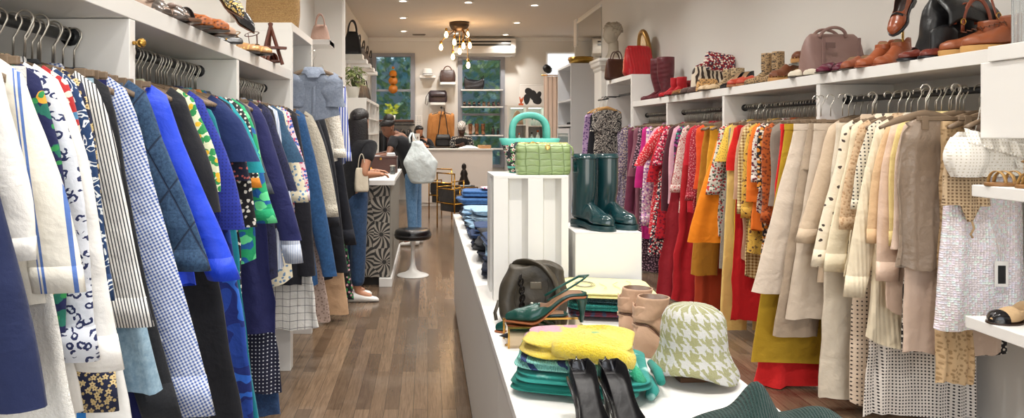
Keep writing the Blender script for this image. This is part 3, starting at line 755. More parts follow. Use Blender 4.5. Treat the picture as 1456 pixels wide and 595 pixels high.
def c(*a, **k): return cloth(*a, **k)
RIGHT = [
 (876, 868, 300, 'blouse', 'top', c('#a597ac', [('vine', '#5f5273', 16, .16), ('blot', '#ddd3df', 20, .25, .5)]), 'lilac paisley blouse behind the dark green boots', {}),
 (885, 880, 335, 'dress', 'top', c('#8b7d8e', [('blot', '#4d3c58', 30, .35, .5), ('blot', '#cbb9a3', 26, .25, .4)]), 'grey purple floral dress near the far right end', {'sl': .5}),
 (895, 889, 325, 'blouse', 'top', c('#6d2b45'), 'burgundy blouse beside the purple floral dress', {}),
 (903, 896, 350, 'sweatshirt', 'top', c('#8a5463'), 'dusty mauve sweatshirt between burgundy and magenta', {'sl': .5}),
 (909, 902, 400, 'dress', 'top', c('#3a2433', ('blot', '#b08c9a', 30, .3, .4)), 'dark plum floral dress beside magenta one', {'sl': .4}),
 (915, 905, 340, 'dress', 'top', c('#c41e7c'), 'bright magenta dress, the pinkest on the right rail', {'sl': .6}),
 (921, 914, 330, 'blouse', 'top', c('#d6a3c0', [('blot', '#7d4f9a', 24, .3, .4), ('blot', '#f0e4e0', 20, .3, .4)]), 'pink and purple floral blouse next to the magenta dress', {}),
 (932, 913, 238, 'tee', 'top', c('#efa1b4'), 'pale pink tee with wide short sleeve', {'sl': .3, 'mf': .14, 'cat': 'shirt'}),
 (936, 905, 335, 'dress', 'top', c('#d8323f', ('blot', '#f0b8b4', 30, .25, .4)), 'coral red dress with pale specks behind the pink tee', {'sl': .35}),
 (941, 922, 340, 'dress', 'top', c('#cf1f2e', ('blot', '#8d1530', 22, .3, .5)), 'red dress with dark rose print', {'sl': .5}),
 (946, 930, 265, 'blouse', 'top', c('#c8254a', [('blot', '#f2c5c8', 26, .3, .4), ('blot', '#3d1d30', 20, .2, .4)]), 'crimson floral blouse with short ruffled sleeve', {'sl': .34}),
 (949, 921, 362, 'skirt', 'skirt', c('#2a2030', [('blot', '#d9343e', 24, .33, .5), ('blot', '#ece2da', 28, .3, .5)]), 'black skirt with red and white flowers', {}),
 (954, 940, 310, 'cardigan', 'top', c('#4a1826'), 'dark maroon cardigan beside the light pink one', {}),
 (960, 950, 300, 'cardigan', 'top', c('#e0a9b8'), 'light pink cardigan between maroon and dark floral', {}),
 (966, 957, 260, 'blouse', 'top', c('#3a2038', [('blot', '#37a08c', 22, .28, .4), ('blot', '#a83b8a', 20, .3, .4)]), 'dark blouse with teal and purple flowers', {'sl': .4}),
 (969, 934, 425, 'dress', 'tank', c('#8f1020'), 'deep red maxi dress reaching low', {'fold': .014}),
 (973, 953, 312, 'blouse', 'top', c('#e6d5cb', ('vine', '#b5303a', 18, .14)), 'cream blouse with red scroll print', {'sl': .55}),
 (976, 956, 440, 'dress', 'tank', c('#b3131f'), 'bright red maxi dress behind red tops', {'fold': .014}),
 (983, 971, 310, 'blouse', 'top', c('#c2182a', ('rib', .02, 0, .004)), 'red short sleeved blouse in front of the cream scroll print', {'sl': .3}),
 (988, 975, 345, 'blouse', 'top', c('#a8283a', ('blot', '#d98b8f', 40, .25, .3)), 'raspberry red blouse with tiny flowers', {'sl': .6}),
 (995, 988, 280, 'dress', 'top', c('#e5531f'), 'vivid orange red dress seen as a narrow strip', {}),
 (997, 988, 440, 'skirt', 'skirt', c('#b8431f'), 'rust red long skirt hanging low beside the mustard trousers', {}),
 (1003, 985, 392, 'trousers', 'pants', c('#b87d1f', ('rib', .006, 0, .002)), 'mustard corduroy trousers with a dark hem', {}),
 (1011, 1000, 340, 'trousers', 'pants', c('#e2a224'), 'golden yellow trousers beside the mustard corduroy', {}),
 (1023, 980, 347, 'dress', 'tank', c('#f0890f'), 'big plain orange dress spreading leftwards', {'fold': .006, 'mf': .3, 'hw': .22}),
 (1026, 1008, 345, 'blouse', 'top', c('#ddd6c8', [('blot', '#c2373a', 22, .28, .4), ('blot', '#4a5a4c', 26, .25, .4)]), 'cream blouse with red and green flowers right of the orange dress', {'sl': .5}),
 (1034, 1022, 228, 'blouse', 'top', c('#ecc44e', ('blot', '#b4873a', 40, .2, .2)), 'yellow blouse with flared short sleeve', {'sl': .24}),
 (1040, 1028, 395, 'cardigan', 'top', c('#9b9186', ('melange', '#6d655d', 240)), 'long grey melange cardigan', {}),
 (1041, 1026, 470, 'trousers', 'pants', c('#e7c777'), 'pale yellow trousers hanging low', {'d': 5.16}),
 (1047, 1038, 262, 'tee', 'top', c('#dd2218'), 'bright red tee with short sleeves right of the grey cardigan', {'sl': .3, 'cat': 'shirt'}),
 (1050, 1040, 456, 'skirt', 'skirt', c('#c8141a'), 'red pleated skirt hanging low under the red tee', {'fold': .014, 'fk': 7, 'd': 5.05}),
 (1053, 1042, 385, 'dress', 'tank', c('#c9a31e'), 'olive yellow long dress', {}),
 (1057, 1044, 372, 'dress', 'top', c('#c8a083'), 'tan pink dress beside the olive yellow one', {'sl': .5}),
 (1061, 1050, 402, 'shirt', 'top', c('#e4cf9a', ('check', '#8d6128', .022, 0)), 'brown and cream gingham shirt', {'sl': .6}),
 (1068, 1055, 368, 'blouse', 'top', c('#d8ae48', [('vine', '#8a6a3a', 7, .05), ('blot', '#5c3b2a', 16, .16, .4)]), 'mustard yellow blouse with brown motif print', {'sl': .62}),
 (1073, 1062, 330, 'dress', 'top', c('#ef7a22'), 'orange dress behind mustard print blouse', {'sl': .5}),
 (1079, 1068, 310, 'blouse', 'top', c('#e4dbd2', [('blot', '#7c2f3c', 24, .3, .5), ('blot', '#3c3430', 30, .2, .4)]), 'white blouse with dark red flowers', {'sl': .36}),
 (1084, 1076, 385, 'dress', 'top', c('#1f1a1c', [('blot', '#d98a2a', 20, .33, .5), ('blot', '#e8dcc8', 24, .28, .5)]), 'black dress with orange and cream flowers', {'sl': .4}),
 (1091, 1082, 330, 'blouse', 'top', c('#b5561c', ('blot', '#7a3512', 30, .3, .4)), 'burnt orange blouse beside taupe dress', {}),
 (1102, 1095, 330, 'dress', 'top', c('#8c8074'), 'taupe grey dress left of the big beige skirt', {'sl': .5}),
 (1112, 1075, 550, 'skirt', 'skirt', c('#d92020'), 'scarlet red long skirt touching the floor', {'d': 4.13, 'hw': .2, 'fold': .012, 'mf': .3}),
 (1118, 1071, 517, 'skirt', 'skirt', c('#b48f1e'), 'long mustard skirt above the scarlet one', {'d': 4.07, 'hw': .2, 'fold': .003, 'mf': .3}),
 (1131, 1073, 418, 'skirt', 'skirt', c('#d8c8b6'), 'wide pale beige skirt hung by clips', {'d': 4.0, 'hw': .2, 'fold': .004, 'mf': .3, 'th': .03}),
 (1152, 1104, 480, 'trousers', 'pants', c('#a99681'), 'taupe beige trousers right of the pale beige skirt', {'d': 3.93, 'hw': .18, 'mf': .3}),
 (1160, 1122, 455, 'skirt', 'skirt', c('#c9b9a6'), 'sand coloured short skirt overlapping the taupe trousers', {'d': 3.87, 'hw': .18}),
 (1184, 1140, 405, 'jacket', 'top', c('#cdb79d'), 'beige jacket with a rounded hem', {'d': 3.8, 'sl': .62}),
 (1192, 1170, 568, 'trousers', 'pants', c('#d9cdb9'), 'long cream trousers reaching low on the right', {'d': 3.73, 'hw': .18}),
 (1203, 1163, 398, 'blouse', 'top', c('#e9dcc4', ('blot', '#4a3d36', 12, .14, .5)), 'cream blouse with black embroidery', {'d': 3.67}),
 (1216, 1180, 405, 'blouse', 'top', c('#eddfc0'), 'ivory blouse with ruffled cuff', {'d': 3.6, 'fold': .014}),
 (1226, 1200, 345, 'blouse', 'top', c('#d3b490', ('lace', '#b8926c', 60)), 'light brown lace blouse', {'d': 3.55}),
 (1234, 1212, 580, 'dress', 'tank', c('#d8c4ae', ('dots', '#40322d', .022, .2)), 'beige dress with brown dots hanging low', {'d': 3.56}),
 (1241, 1216, 300, 'blouse', 'top', c('#d9d0bc', ('dots', '#2f2b2a', .018, .22)), 'pale blouse with tiny black dots on its yoke', {'d': 3.46, 'sl': .4}),
 (1252, 1206, 497, 'shirt', 'top', c('#eadcbf', ('rib', .02, 2, .006)), 'long ivory pleated shirt with buttoned cuff', {'d': 3.4, 'sl': .82}),
 (1259, 1232, 592, 'skirt', 'skirt', c('#e9e0d6', ('dots', '#2c2626', .016, .26)), 'white skirt with small black polka dots and flounced hem', {'d': 3.46, 'hw': .21, 'fold': .014, 'fk': 6}),
 (1266, 1236, 358, 'jacket', 'top', c('#dcb98f'), 'tan suede jacket with wide sleeves', {'d': 3.35, 'sl': .55}),
 (1272, 1247, 455, 'blouse', 'top', c('#e0c3ad', None, .4), 'peach satin blouse with gathered cuff', {'d': 3.31, 'sl': .72}),
 (1282, 1264, 362, 'blouse', 'top', c('#ecd592'), 'butter yellow blouse with ruffled sleeve', {'d': 3.25, 'sl': .55, 'fold': .014}),
 (1291, 1268, 505, 'dress', 'top', c('#d2b9a6'), 'pinkish beige dress hanging below the taupe satin one', {'d': 3.18, 'sl': .55}),
 (1284, 1277, 383, 'dress', 'tank', c('#94816f', None, .38, wr=.5), 'taupe satin sleeveless dress near the sequin skirt', {'d': 3.14, 'hw': .10, 'fold': .012}),
 (1306, 1285, 503, 'skirt', 'skirt', c('#1c1a1c', ('blot', '#d8d2c8', 50, .26, .5)), 'short black skirt with white floral print', {'d': 3.22, 'hw': .19}),
 (1308, 1298, 455, 'blouse', 'top', c('#e3c9b4'), 'blush pink blouse tucked behind the sequin skirt', {'d': 3.185, 'hw': .2, 'sl': .5}),
 (1340, 1334, 545, 'skirt', 'skirt', c('#cfb087', ('lace', '#a98a63', 50)), 'tan lace skirt hanging low under the sequin skirt', {'d': 3.10, 'hw': .06}),
]
rack('R', RIGHT, 'clothes on the right rail', RRX, RRZ)
# outfit hanging face out at the near right end
outfit = (2.265, 2.82)
sq = thing('sequin_skirt', 'white iridescent sequin skirt with a black price tag', 'skirt', (2.405, 3.055, 1.605), 0, sc=1.044)
rows = [(-.29, -.13, .13, .02), (-.33, -.15, .15, .026)] + [(lerp(-.33, -.92 + .0, k / 12), -.15 - .045 * k / 12, .16 + .03 * k / 12, .034) for k in range(1, 13)]
drape(MB(), rows, 5, n=44, fold=.008, fk=3).build('body', cloth('#efe6ea', ('sequin', 105.0), .25), sq)
m = MB().box(.02, .075, -.046, -.043, -.735, -.63); tg = m.build('price_tag', plain('card', '#f2f0ec', .6), sq, False)
MB().box(.032, .063, -.0475, -.0461, -.722, -.648).build('tag_print', plain('ink', '#1b1e20', .5), tg, False)
MB().tube([(.045, -.044, -.632), (.035, -.04, -.56), (.02, -.03, -.5)], .001, 5).build('tag_string', plain('string', '#d9d2c4', .8), tg)
ct = thing('crochet_top', 'beige crochet halter top over the sequin skirt', 'top', (2.30, 3.0, 1.605), 0, sc=1.044)
rows = [(-.18, -.07, .06, .016), (-.22, -.085, .08, .02), (-.28, -.09, .085, .024), (-.35, -.09, .085, .026), (-.40, -.095, .09, .026)]
crm = cloth('#cdb391', ('crochet', '#7d6348', .0135))
drape(MB(), rows, 6, n=36, fold=.005, fk=2).build('body', crm, ct)
MB().sheet(8, 6, lambda u, v: (lerp(-.035, .05, u) * (1 - .75 * v) + .005 * v - .01, -.024 + .004 * sin(9 * u), -.395 - .07 * v)).build('pointed_hem', crm, ct, solid=.004)
MB().tube([(.0, -.026, -.46), (.008, -.028, -.49), (-.004, -.026, -.515), (.004, -.026, -.53)], .004, 6).build('tie', cloth('#b89a74'), ct)
bl = thing('ruffled_blouse', 'white off shoulder blouse with scalloped eyelet ruffle, on the near right hanger', 'blouse', (2.40, 2.95, 1.605), 0, sc=1.044)
wm = cloth('#f6f2ea', ('dots', '#d3cab8', .013, .2))
rows = [(-.10, -.17, .17, .02), (-.13, -.2, .2, .03), (-.17, -.205, .205, .038), (-.21, -.19, .20, .036), (-.25, -.13, .19, .03), (-.275, -.13, .18, .026)]
drape(MB(), rows, 8, n=44, fold=.008, fk=5).build('body', wm, bl)
def ruff(u, v):
    x = lerp(-.17, .2, u); zt = -.085 - .10 * u; a = u * 60
    return (x + .004 * sin(a), -.036 - .02 * v + .006 * sin(a * .7) * v, zt - .055 * v - .006 * abs(sin(a * .8)) * (v > .9))
MB().sheet(90, 6, ruff).build('ruffle', wm, bl, solid=.002)
MB().sheet(60, 5, lambda u, v: (lerp(.03, .2, u), -.03 - .02 * v + .004 * sin(u * 40) * v, -.2 - .04 * v - .005 * abs(sin(u * 30)) * (v > .9))).build('lower_ruffle', wm, bl, solid=.002)
rg = [(lerp(-.165, .19, k / 24), -.058, -.085 - .10 * (k / 24) - .056) for k in range(25)]
m = MB()
for p in rg: m.ball(p, .006, .004, .006, 6)
m.build('scalloped_edge', wm, bl)
def puff(u, v):
    a = 2 * pi * u; r = .055 + .03 * sin(pi * v) + .004 * sin(9 * a)
    return (-.145 + r * .95 * cos(a), -.01 + r * .7 * sin(a), -.12 - .16 * v)
MB().sheet(40, 8, puff).build('puff_sleeve', wm, bl)
for k in (-.10, .10): MB().tube([(k, -.0, -.10), (k * .9, -.006, -.04), (k * .8, 0, .0), (k * .72, .004, -.04)], .0018, 5).build('strap', wm, bl)
hanger('wood', (RRX - .03, 2.955, RRZ), 0, 'wooden hanger of the white ruffled blouse at the near right end', 'hangers of the face out outfits', .2)
hanger('wood', (RRX - .03, 3.05, RRZ), 0, 'wooden hanger of the sequin skirt at the near right end', 'hangers of the face out outfits', .2)
# face out floral tops at the far right on pale wooden hangers
t = thing('face_out_rail', 'short dark rail sticking out of the tall right bay, pale hangers on it', 'clothes rail')
MB().tube([(2.15, 8.38, 1.9), (2.15, 8.85, 1.9)], .011, 10).build('rail', darkm, t)
for yy in (8.52, 8.68): MB().tube([(2.15, yy, 1.9), (2.15, yy, 1.93), (2.33, yy, 1.93)], .006, 8).build('bracket', darkm, t)
for k, (x, y, col, pat, lb) in enumerate([(2.15, 8.43, '#1f1d22', ('vine', '#cfc8bd', 14, .16), 'black and white patterned dress hung face out behind the green boots'),
        (2.15, 8.60, '#1a1a22', None, 'black dress hung behind the patterned one at the far right rail'), (2.15, 8.78, '#b89ac0', ('blot', '#6a4a86', 20, .3, .4), 'lilac print dress peeping out left of the black patterned dress')]):
    garment('dress', lb, 'top' if k == 0 else 'tank', cloth(col, pat), (x, y, 1.9), -1, .17 + .03 * (k == 2), .03, .62 - .1 * (k == 0), 700 + k, 'clothes on the far right rail', th=.03, slen=.22, rz=R(8))
    hanger('wood', (x, y, 1.9), R(8), ['pale wooden hanger of the black and white dress', 'pale wooden hanger of the black dress at the far right', 'pale wooden hanger of the lilac print dress'][k], 'pale hangers on the far right rail', .17, woodl, 'wooden_hanger')
# the remaining hangers that fill the rails
def fill(x, z, y0, y1, step, taken, label, group):
    y = y0; k = 0
    while y < y1:
        if min([abs(y - q) for q in taken] + [9]) > .017:
            hanger('wood' if k % (3 if x > 0 else 8) else 'clip', (x, y, z), R(5 if x < 0 else -5), label, group, .2 if k % (3 if x > 0 else 8) else .19)
            k += 1
        y += step * RND.uniform(.8, 1.2)
for i, (a, b) in enumerate(((1.1, 1.98), (2.12, 3.12), (3.26, 4.36))):
    fill(LRX, LRZ, a, b, .034, LASTD['L'], ['grey brown hanger with steel hook in the nearest left bay', 'grey brown hanger with steel hook in the left bay with the brass knob', 'grey brown hanger with steel hook in the left bay beside the tall bay'][i], 'hangers filling left bay ' + 'one two three'.split()[i])
for i, (a, b) in enumerate(((3.02, 4.10), (4.26, 5.44), (5.60, 6.74), (6.90, 7.86))):
    fill(RRX, RRZ, a, b, .034, LASTD['R'], 'grey brown hanger with steel hook in the right bay of ' + ['cream', 'yellow', 'red', 'pink and lilac'][i] + ' clothes', 'hangers filling right bay ' + 'one two three four'.split()[i])
# ------------------------------------------------------------------ bags and shoes: shape makers
def bag_shell(w, d, h, taper=.85, e=4.0, n=40, bulge=.06, sag=0.0, round_top=.25, rows=14, seed=1, wr=.0, puff=.0):
    m = MB(); rings = []
    for k in range(rows + 1):
        t = k / rows; z = h * t
        wf = lerp(1, taper, t) * (1 + bulge * sin(pi * t)); df = lerp(1, .45, smooth(t)) * (1 + puff * sin(pi * t))
        if t < .12: f = sqrt(max(0, 1 - (1 - t / .12) ** 2)) * .12 + .88; wf *= f; df *= f
        if t > 1 - round_top: q = (t - 1 + round_top) / round_top; df *= sqrt(max(.0, 1 - q * q * .92)); wf *= 1 - .12 * q * q * q
        ring = []
        for x, y in selli(w * wf, d * df, n, e):
            nz = noise.noise(Vector((x * 14 + seed, y * 14, z * 14))) * wr
            ring.append((x * (1 + nz * .5), y * (1 + nz * 3), z - sag * sin(pi * (x / w + .5)) * smooth(t) + nz * .02 * t))
        rings.append(ring)
    return m.loft(rings)
def arc_handle(x0, x1, y, z, h, r=.006, n=16, lean=0.0, flat=1.0, sq=1.0):
    pts = []
    for k in range(n + 1):
        a = pi * k / n; pts.append((lerp(x0, x1, .5 - .5 * cos(a)), y + lean * sin(a), z + h * sin(a) ** sq))
    return MB().tube(pts, r, 8, True, 0, None, flat)
WR1 = dict(wr=.03)
def bag(name, label, mat, loc, rz=0.0, w=.3, d=.14, h=.22, handles='arc', hmat=None, hh=.12, hr=.007, group=None, seed=1, flap=None, zipper=False, pock=None, **kw):
    t = thing(name, label, 'bag', loc, rz, group)
    bag_shell(w, d, h, seed=seed, **kw).build('body', mat, t)
    hm = hmat or mat
    if handles == 'arc':
        for q in (-1, 1): arc_handle(-w * .22, w * .22, q * d * .2, h * .9, hh, hr, lean=q * .015).build('handle', hm, t)
    elif handles == 'one': arc_handle(-w * .25, w * .25, 0, h * .95, hh, hr).build('handle', hm, t)
    elif handles == 'strap':
        arc_handle(-w * .46, w * .46, 0, h * .8, hh, hr, flat=.4).build('strap', hm, t)
    if zipper:
        MB().box(-w * .36, w * .36, -.004, .004, h * .985, h * 1.005).build('zipper', metal('#c9a45a'), t, False)
    if flap:
        MB().sheet(12, 8, lambda u, v: ((u - .5) * w * .84, -d * (.06 + .40 * smooth(v * 1.4)) - .004, h * (1.0 - flap * v) - .01 * (2 * u - 1) ** 2 * v)).build('flap', hm, t, solid=.004)
    if pock:
        MB().sheet(10, 8, lambda u, v: ((u - .5) * w * .5, -d * .53 - .008 * sin(pi * u), h * (.12 + .38 * v))).build('pocket', hm, t, solid=.004)
    return t

def shoe_upper(L, heel, W=.072, toe='round', vamp=.60, hb=.055, hs=.038, hv=.05, plat=0.0, high=False, n=17, K=34):
    """lofted upper with its lining; heel end at x=-L/2, toe at +L/2"""
    tw = {'round': [(0, .07), (.015, .18), (.05, .33), (.2, .40), (.42, .36), (.7, .5), (.86, .42), (.95, .27), (.99, .12), (1, .04)],
          'point': [(0, .06), (.015, .17), (.05, .31), (.2, .38), (.42, .34), (.68, .47), (.82, .31), (.93, .13), (.99, .04), (1, .02)],
          'square': [(0, .07), (.015, .18), (.05, .33), (.2, .40), (.42, .38), (.7, .49), (.88, .44), (.97, .34), (1, .24)]}[toe]
    hp = [(0, hb * .88), (.04, hb), (.2, hb * .92), (.45, hs), (vamp, hv), (.85, hv * .72), (.96, hv * .5), (1, hv * .3)] if not high else [(0, hb), (.25, hb), (vamp, hv), (.85, hv * .55), (.96, hv * .42), (1, hv * .26)]
    rings = []; open_ = []
    for k in range(K + 1):
        u = k / K; u = u if u < 1 else 1; w = W * cinterp(tw, u); zb = plat + heel * (1 - smooth((u - .18) / .5)); h = cinterp(hp, u)
        op = smooth((vamp - u) / .05) * smooth((u - .01) / .05) if not high else smooth((vamp - u) / .06) * smooth((u - .02) / .05)
        ring = []
        for i in range(n):
            a = pi * i / (n - 1); cz = h * abs(sin(a)) ** .75; cy = -w * cos(a)
            if i <= 4: oy, oz = -w * (1 - .1 * i / 4), h * i / 4
            elif i >= n - 5: oy, oz = w * (1 - .1 * (n - 1 - i) / 4), h * (n - 1 - i) / 4
            else:
                j = (i - 5) / (n - 11); oy = -w * .82 + 2 * w * .82 * j; oz = .008
            ring.append((-L / 2 + L * u, lerp(cy, oy, op), zb + lerp(cz, oz, op)))
        rings.append(ring); open_.append(op)
    m = MB(); vs = [p for r in rings for p in r]; m.add(vs, [])
    for k in range(K):
        for i in range(n - 1):
            m.f.append((k * n + i, k * n + i + 1, (k + 1) * n + i + 1, (k + 1) * n + i)); m.mi.append(1 if (4 <= i <= n - 6 and min(open_[k], open_[k + 1]) > .5) else 0)
        m.f.append((k * n, (k + 1) * n, (k + 1) * n + n - 1, k * n + n - 1)); m.mi.append(0)
    m.f.append(tuple(range(n))); m.mi.append(0); m.f.append(tuple(K * n + i for i in reversed(range(n)))); m.mi.append(0)
    return m, tw
def shoe_sole(L, heel, W, tw, ts, plat=0.0, over=1.06, K=22):
    rings = []
    for k in range(K + 1):
        u = k / K; w = W * cinterp(tw, u) * over + .001; zb = plat + heel * (1 - smooth((u - .18) / .5)); x = -L / 2 * 1.01 + L * 1.015 * u
        rings.append([(x, -w, zb), (x, w, zb), (x, w, zb - ts), (x, -w, zb - ts)])
    return MB().loft(rings)
def shoe(parent_label, name, mat, loc, rz, L=.25, heel=0.0, htype='block', toe='round', vamp=.6, W=.085, hb=.055, hs=.038, hv=.05, lining=None, solem=None, ts=.006, plat=0.0, shaft=0.0, shaft_w=.1, group=None, strap=None, trim=None, laces=False, extra=None, cat='shoe', rx=0.0, ry=0.0, sling=False, shaftmat=None, lean=.0):
    t = thing(name, parent_label, cat, loc, rz, group, rx, ry)
    lining = lining or leather('#b99a78'); solem = solem or leather('#3a2a20')
    base = ts + plat
    if shaft > 0: vamp = min(vamp, .35)
    m, tw = shoe_upper(L, heel, W, toe, vamp if not sling else vamp, hb if not sling else .012, hs if not sling else .02, hv, base, shaft > 0)
    m.build('upper', [mat, lining], t, sub=1)
    shoe_sole(L, heel, W, tw, ts + (plat if heel < .03 else plat), base).build('sole', solem, t, bevel=.001)
    if heel > .012:
        if htype == 'block':
            rings = [[(-L / 2 + .004 + x * f, y * f, z) for x, y in rrect(L * .26, W * .78, .012, 3, L * .12)] for z, f in ((base + heel * .985, 1.0), (base + heel * .5, .93), (.001, .92))]
        elif htype == 'wedge':
            rings = []
            for z, f in ((heel + base - .001, .66), (.001, .5)):
                rings.append([(-L / 2 + .004 + L * f * .5 + x, y, z - (heel * .75 * smooth((x / (L * f) + .5 - .25) / .75) if z > .01 else 0)) for x, y in rrect(L * f, W * .9, .035, 6)])
        else:
            rings = [[(-L / 2 + .02 + q + r * cos(a) * 1.1, r * sin(a), z) for a in [2 * pi * i / 10 for i in range(10)]] for z, r, q in ((base + heel * 1.0, .026, .004), (base + heel * .8, .017, -.003), (heel * .4, .008, -.004), (.001, .0055, -.002))]
        MB().loft(rings).build('heel', solem if htype != 'stiletto' else mat, t)
    if shaft > 0:
        rings = []; z0 = base + heel + .02
        cx = -L / 2 + L * .2
        for k in range(11):
            q = k / 10; z = z0 + (shaft - .02) * q; wx = lerp(L * .205, shaft_w / 2, smooth(q * 1.6)); wy = lerp(W * .46, shaft_w * .42, smooth(q * 1.3))
            rings.append([(cx + .012 * smooth(q * 2) + lean * q + wx * cos(a), wy * sin(a) * (1 + .02 * sin(5 * a + 9 * q)), z) for a in [2 * pi * i / 22 for i in range(22)]])
        top = rings[-1]; cxx = sum(p[0] for p in top) / 22
        rings.append([(cxx + (p[0] - cxx) * .92, p[1] * .92, p[2]) for p in top]); rings.append([(cxx + (p[0] - cxx) * .84, p[1] * .84, p[2] - shaft * .35) for p in top])
        sm_ = MB().loft(rings, True, False, True); nf = len(sm_.f)
        for q_ in range(nf - 23, nf): sm_.mi[q_] = 1
        sm_.build('shaft', [shaftmat or mat, lining], t)
    if strap:
        zc = base + heel
        if strap in ('ankle', 'both'):
            MB().tube([(-L / 2 + L * .2 + L * .17 * cos(a), W * .42 * sin(a), zc + .062 + .01 * cos(a)) for a in [2 * pi * i / 20 for i in range(20)]], .0045, 6, flat=.5, closed=True).build('ankle_strap', trim or mat, t)
        if strap in ('bands', 'both'):
            for u in (.62, .78):
                w = W * .5; MB().tube([(-L / 2 + L * u, -w * cos(a), base + .005 + .045 * sin(a)) for a in [pi * i / 10 for i in range(11)]], .008, 6, flat=.4).build('band', trim or mat, t)
        if strap == 'slide':
            m = MB(); rg = []
            for u in (.58, .66, .74, .82): rg.append([(-L / 2 + L * u, -W * .5 * cos(a), base + .003 + .05 * sin(a)) for a in [pi * i / 12 for i in range(13)]])
            m.loft(rg, False, False, False).build('band', trim or mat, t, solid=.004)
    if laces:
        for i in range(4):
            u = .46 + .07 * i; x = -L / 2 + L * u; z = base + heel + hv * (1.02 - .07 * i)
            MB().tube([(x - .004, -.022, z), (x + .006, 0, z + .007), (x - .004, .022, z)], .0025, 6).build('lace', trim or lining, t)
        for q in (-1, 1):
            MB().tube([(-L / 2 + L * .45 + .016 * sin(a) * q * .3, q * (.012 + .018 * sin(a / 2)), base + heel + hv + .012 - .008 * a) for a in [k * .5 for k in range(7)]], .002, 5).build('lace_bow', trim or lining, t)
    if extra: extra(t, L, W, heel, base, tw)
    return t
def sandal(label, name, mat, loc, rz, L=.25, heel=.03, htype='block', W=.085, solem=None, bands=((.62, .02), (.78, .02)), ankle=True, group=None, cat='shoe', rx=0, ry=0):
    t = thing(name, label, cat, loc, rz, group, rx, ry); tw = [(0, .2), (.04, .34), (.2, .40), (.42, .36), (.7, .5), (.86, .42), (.95, .27), (1, .08)]
    solem = solem or leather('#6b4a33'); base = .012
    shoe_sole(L, heel, W, tw, .012, base).build('sole', solem, t, bevel=.002)
    if heel > .012:
        MB().loft([[(-L / 2 + .004 + x * f, y * f, z) for x, y in rrect(L * .24, W * .7, .012, 3, L * .12)] for z, f in ((base + heel * .985, 1.0), (.001, .9))]).build('heel', solem, t)
    for u, wd in bands:
        rg = []
        for q in (-.5, .5):
            w = W * cinterp(tw, u) * 1.03; zb = base + heel * (1 - smooth((u - .18) / .5))
            rg.append([(-L / 2 + L * u + q * wd, -w * cos(a), zb - .002 + .045 * sin(a)) for a in [pi * i / 12 for i in range(13)]])
        MB().loft(rg, False, False, False).build('band', mat, t, solid=.003)
    if ankle:
        zc = base + heel
        MB().tube([(-L / 2 + L * .2 + L * .17 * cos(a), W * .42 * sin(a), zc + .07 + .01 * cos(a)) for a in [2 * pi * i / 20 for i in range(20)]], .004, 6, flat=.5, closed=True).build('ankle_strap', mat, t)
        for q in (-1, 1): MB().tube([(-L / 2 + L * .25, q * W * .36, zc), (-L / 2 + L * .22, q * W * .41, zc + .07)], .004, 6, flat=.5).build('side_strap', mat, t)
    return t
def pair(fn, loc, rz, gap=.1, labels=('left', 'right'), off=.0, **kw):
    """two shoes of a pair standing side by side"""
    out = []
    for q, lb in zip((-1, 1), labels):
        d = Vector((-sin(rz) * q * gap / 2 + cos(rz) * off * q, cos(rz) * q * gap / 2 + sin(rz) * off * q, 0))
        out.append(fn(lb, Vector(loc) + d, rz + q * R(3)))
    return out
SHZ = RZ + .0605           # top of the right shelf
def rs_at(x, d, dx=.0):    # a point on the right shelf seen at photo x
    return Vector(((x - VX) * d / F + dx, d, SHZ))
# distances: items sit around X 2.40-2.62 on the right shelf
def rs_d(x, X=2.47): return X * F / (x - VX)
def shoes_r(label2, name, mat, px, rz=R(180), X=2.47, gap=.1, group=None, **kw):
    d = rs_d(px, X); g = group or 'shoes on the right shelf'
    return pair(lambda lb, l, r: shoe(lb, name, mat, l, r, group=g, **kw), (X, d, SHZ), rz, gap, label2)
# a pair points towards the aisle when rz = 180
red = leather('#b01020', .3); dkred = leather('#5a1420', .35)
# ---- right shelf, from the far end to the near one
zt = 2.162
bag('handbag', 'dark brown handbag behind the red bag on the tall right bay', leather('#4a2a20'), (2.40, 8.95, zt), R(15), .30, .13, .27, 'arc', seed=3)


b = bag('gathered_bag', 'bright red pleated bag on top of the tall right bay', leather('#b3121d', .32, ('rib', .035, 6, .012)), (2.47, 8.25, zt), R(8), .35, .18, .35, 'none', seed=4, taper=.82, wr=.05, round_top=.15)
arc_handle(-.10, .12, 0, .29, .06, .006).build('handle', red, b)
shoes_r(('tall dark red boot nearer the aisle on the right shelf', 'tall dark red boot nearer the wall on the right shelf'), 'tall_boot', leather('#5c1722', .4, ('rib', .05, 80, .01)), 933, R(188), 2.50, .16, L=.28, heel=.03, W=.10, vamp=.42, hb=.09, hv=.085, shaft=.43, shaft_w=.19, toe='point', cat='boot')
shoes_r(('red suede ankle boot beside the tall dark red boots', 'red suede ankle boot right of its match by the tall dark red boots'), 'ankle_boot', cloth('#b3121f', None, .8, '3d'), 957, R(192), 2.43, .12, L=.24, heel=.05, W=.08, vamp=.4, hb=.09, hv=.08, shaft=.14, shaft_w=.10, cat='boot')
shoes_r(('dark shoe with plum print right of the red ankle boots', 'dark shoe with plum print behind its match'), 'loafer', leather('#2a1a20', .35, ('blot', '#8a4550', 60, .3, .3)), 968, R(200), 2.55, .11, L=.24, heel=.05, vamp=.5)
shoes_r(('dark red ankle boot left of the grey brown shoes', 'dark red ankle boot tucked behind its match'), 'ankle_boot', cloth('#7d1218', None, .7, '3d'), 978, R(185), 2.56, .1, L=.23, heel=.03, W=.08, vamp=.4, hb=.09, hv=.08, shaft=.13, shaft_w=.1, cat='boot')
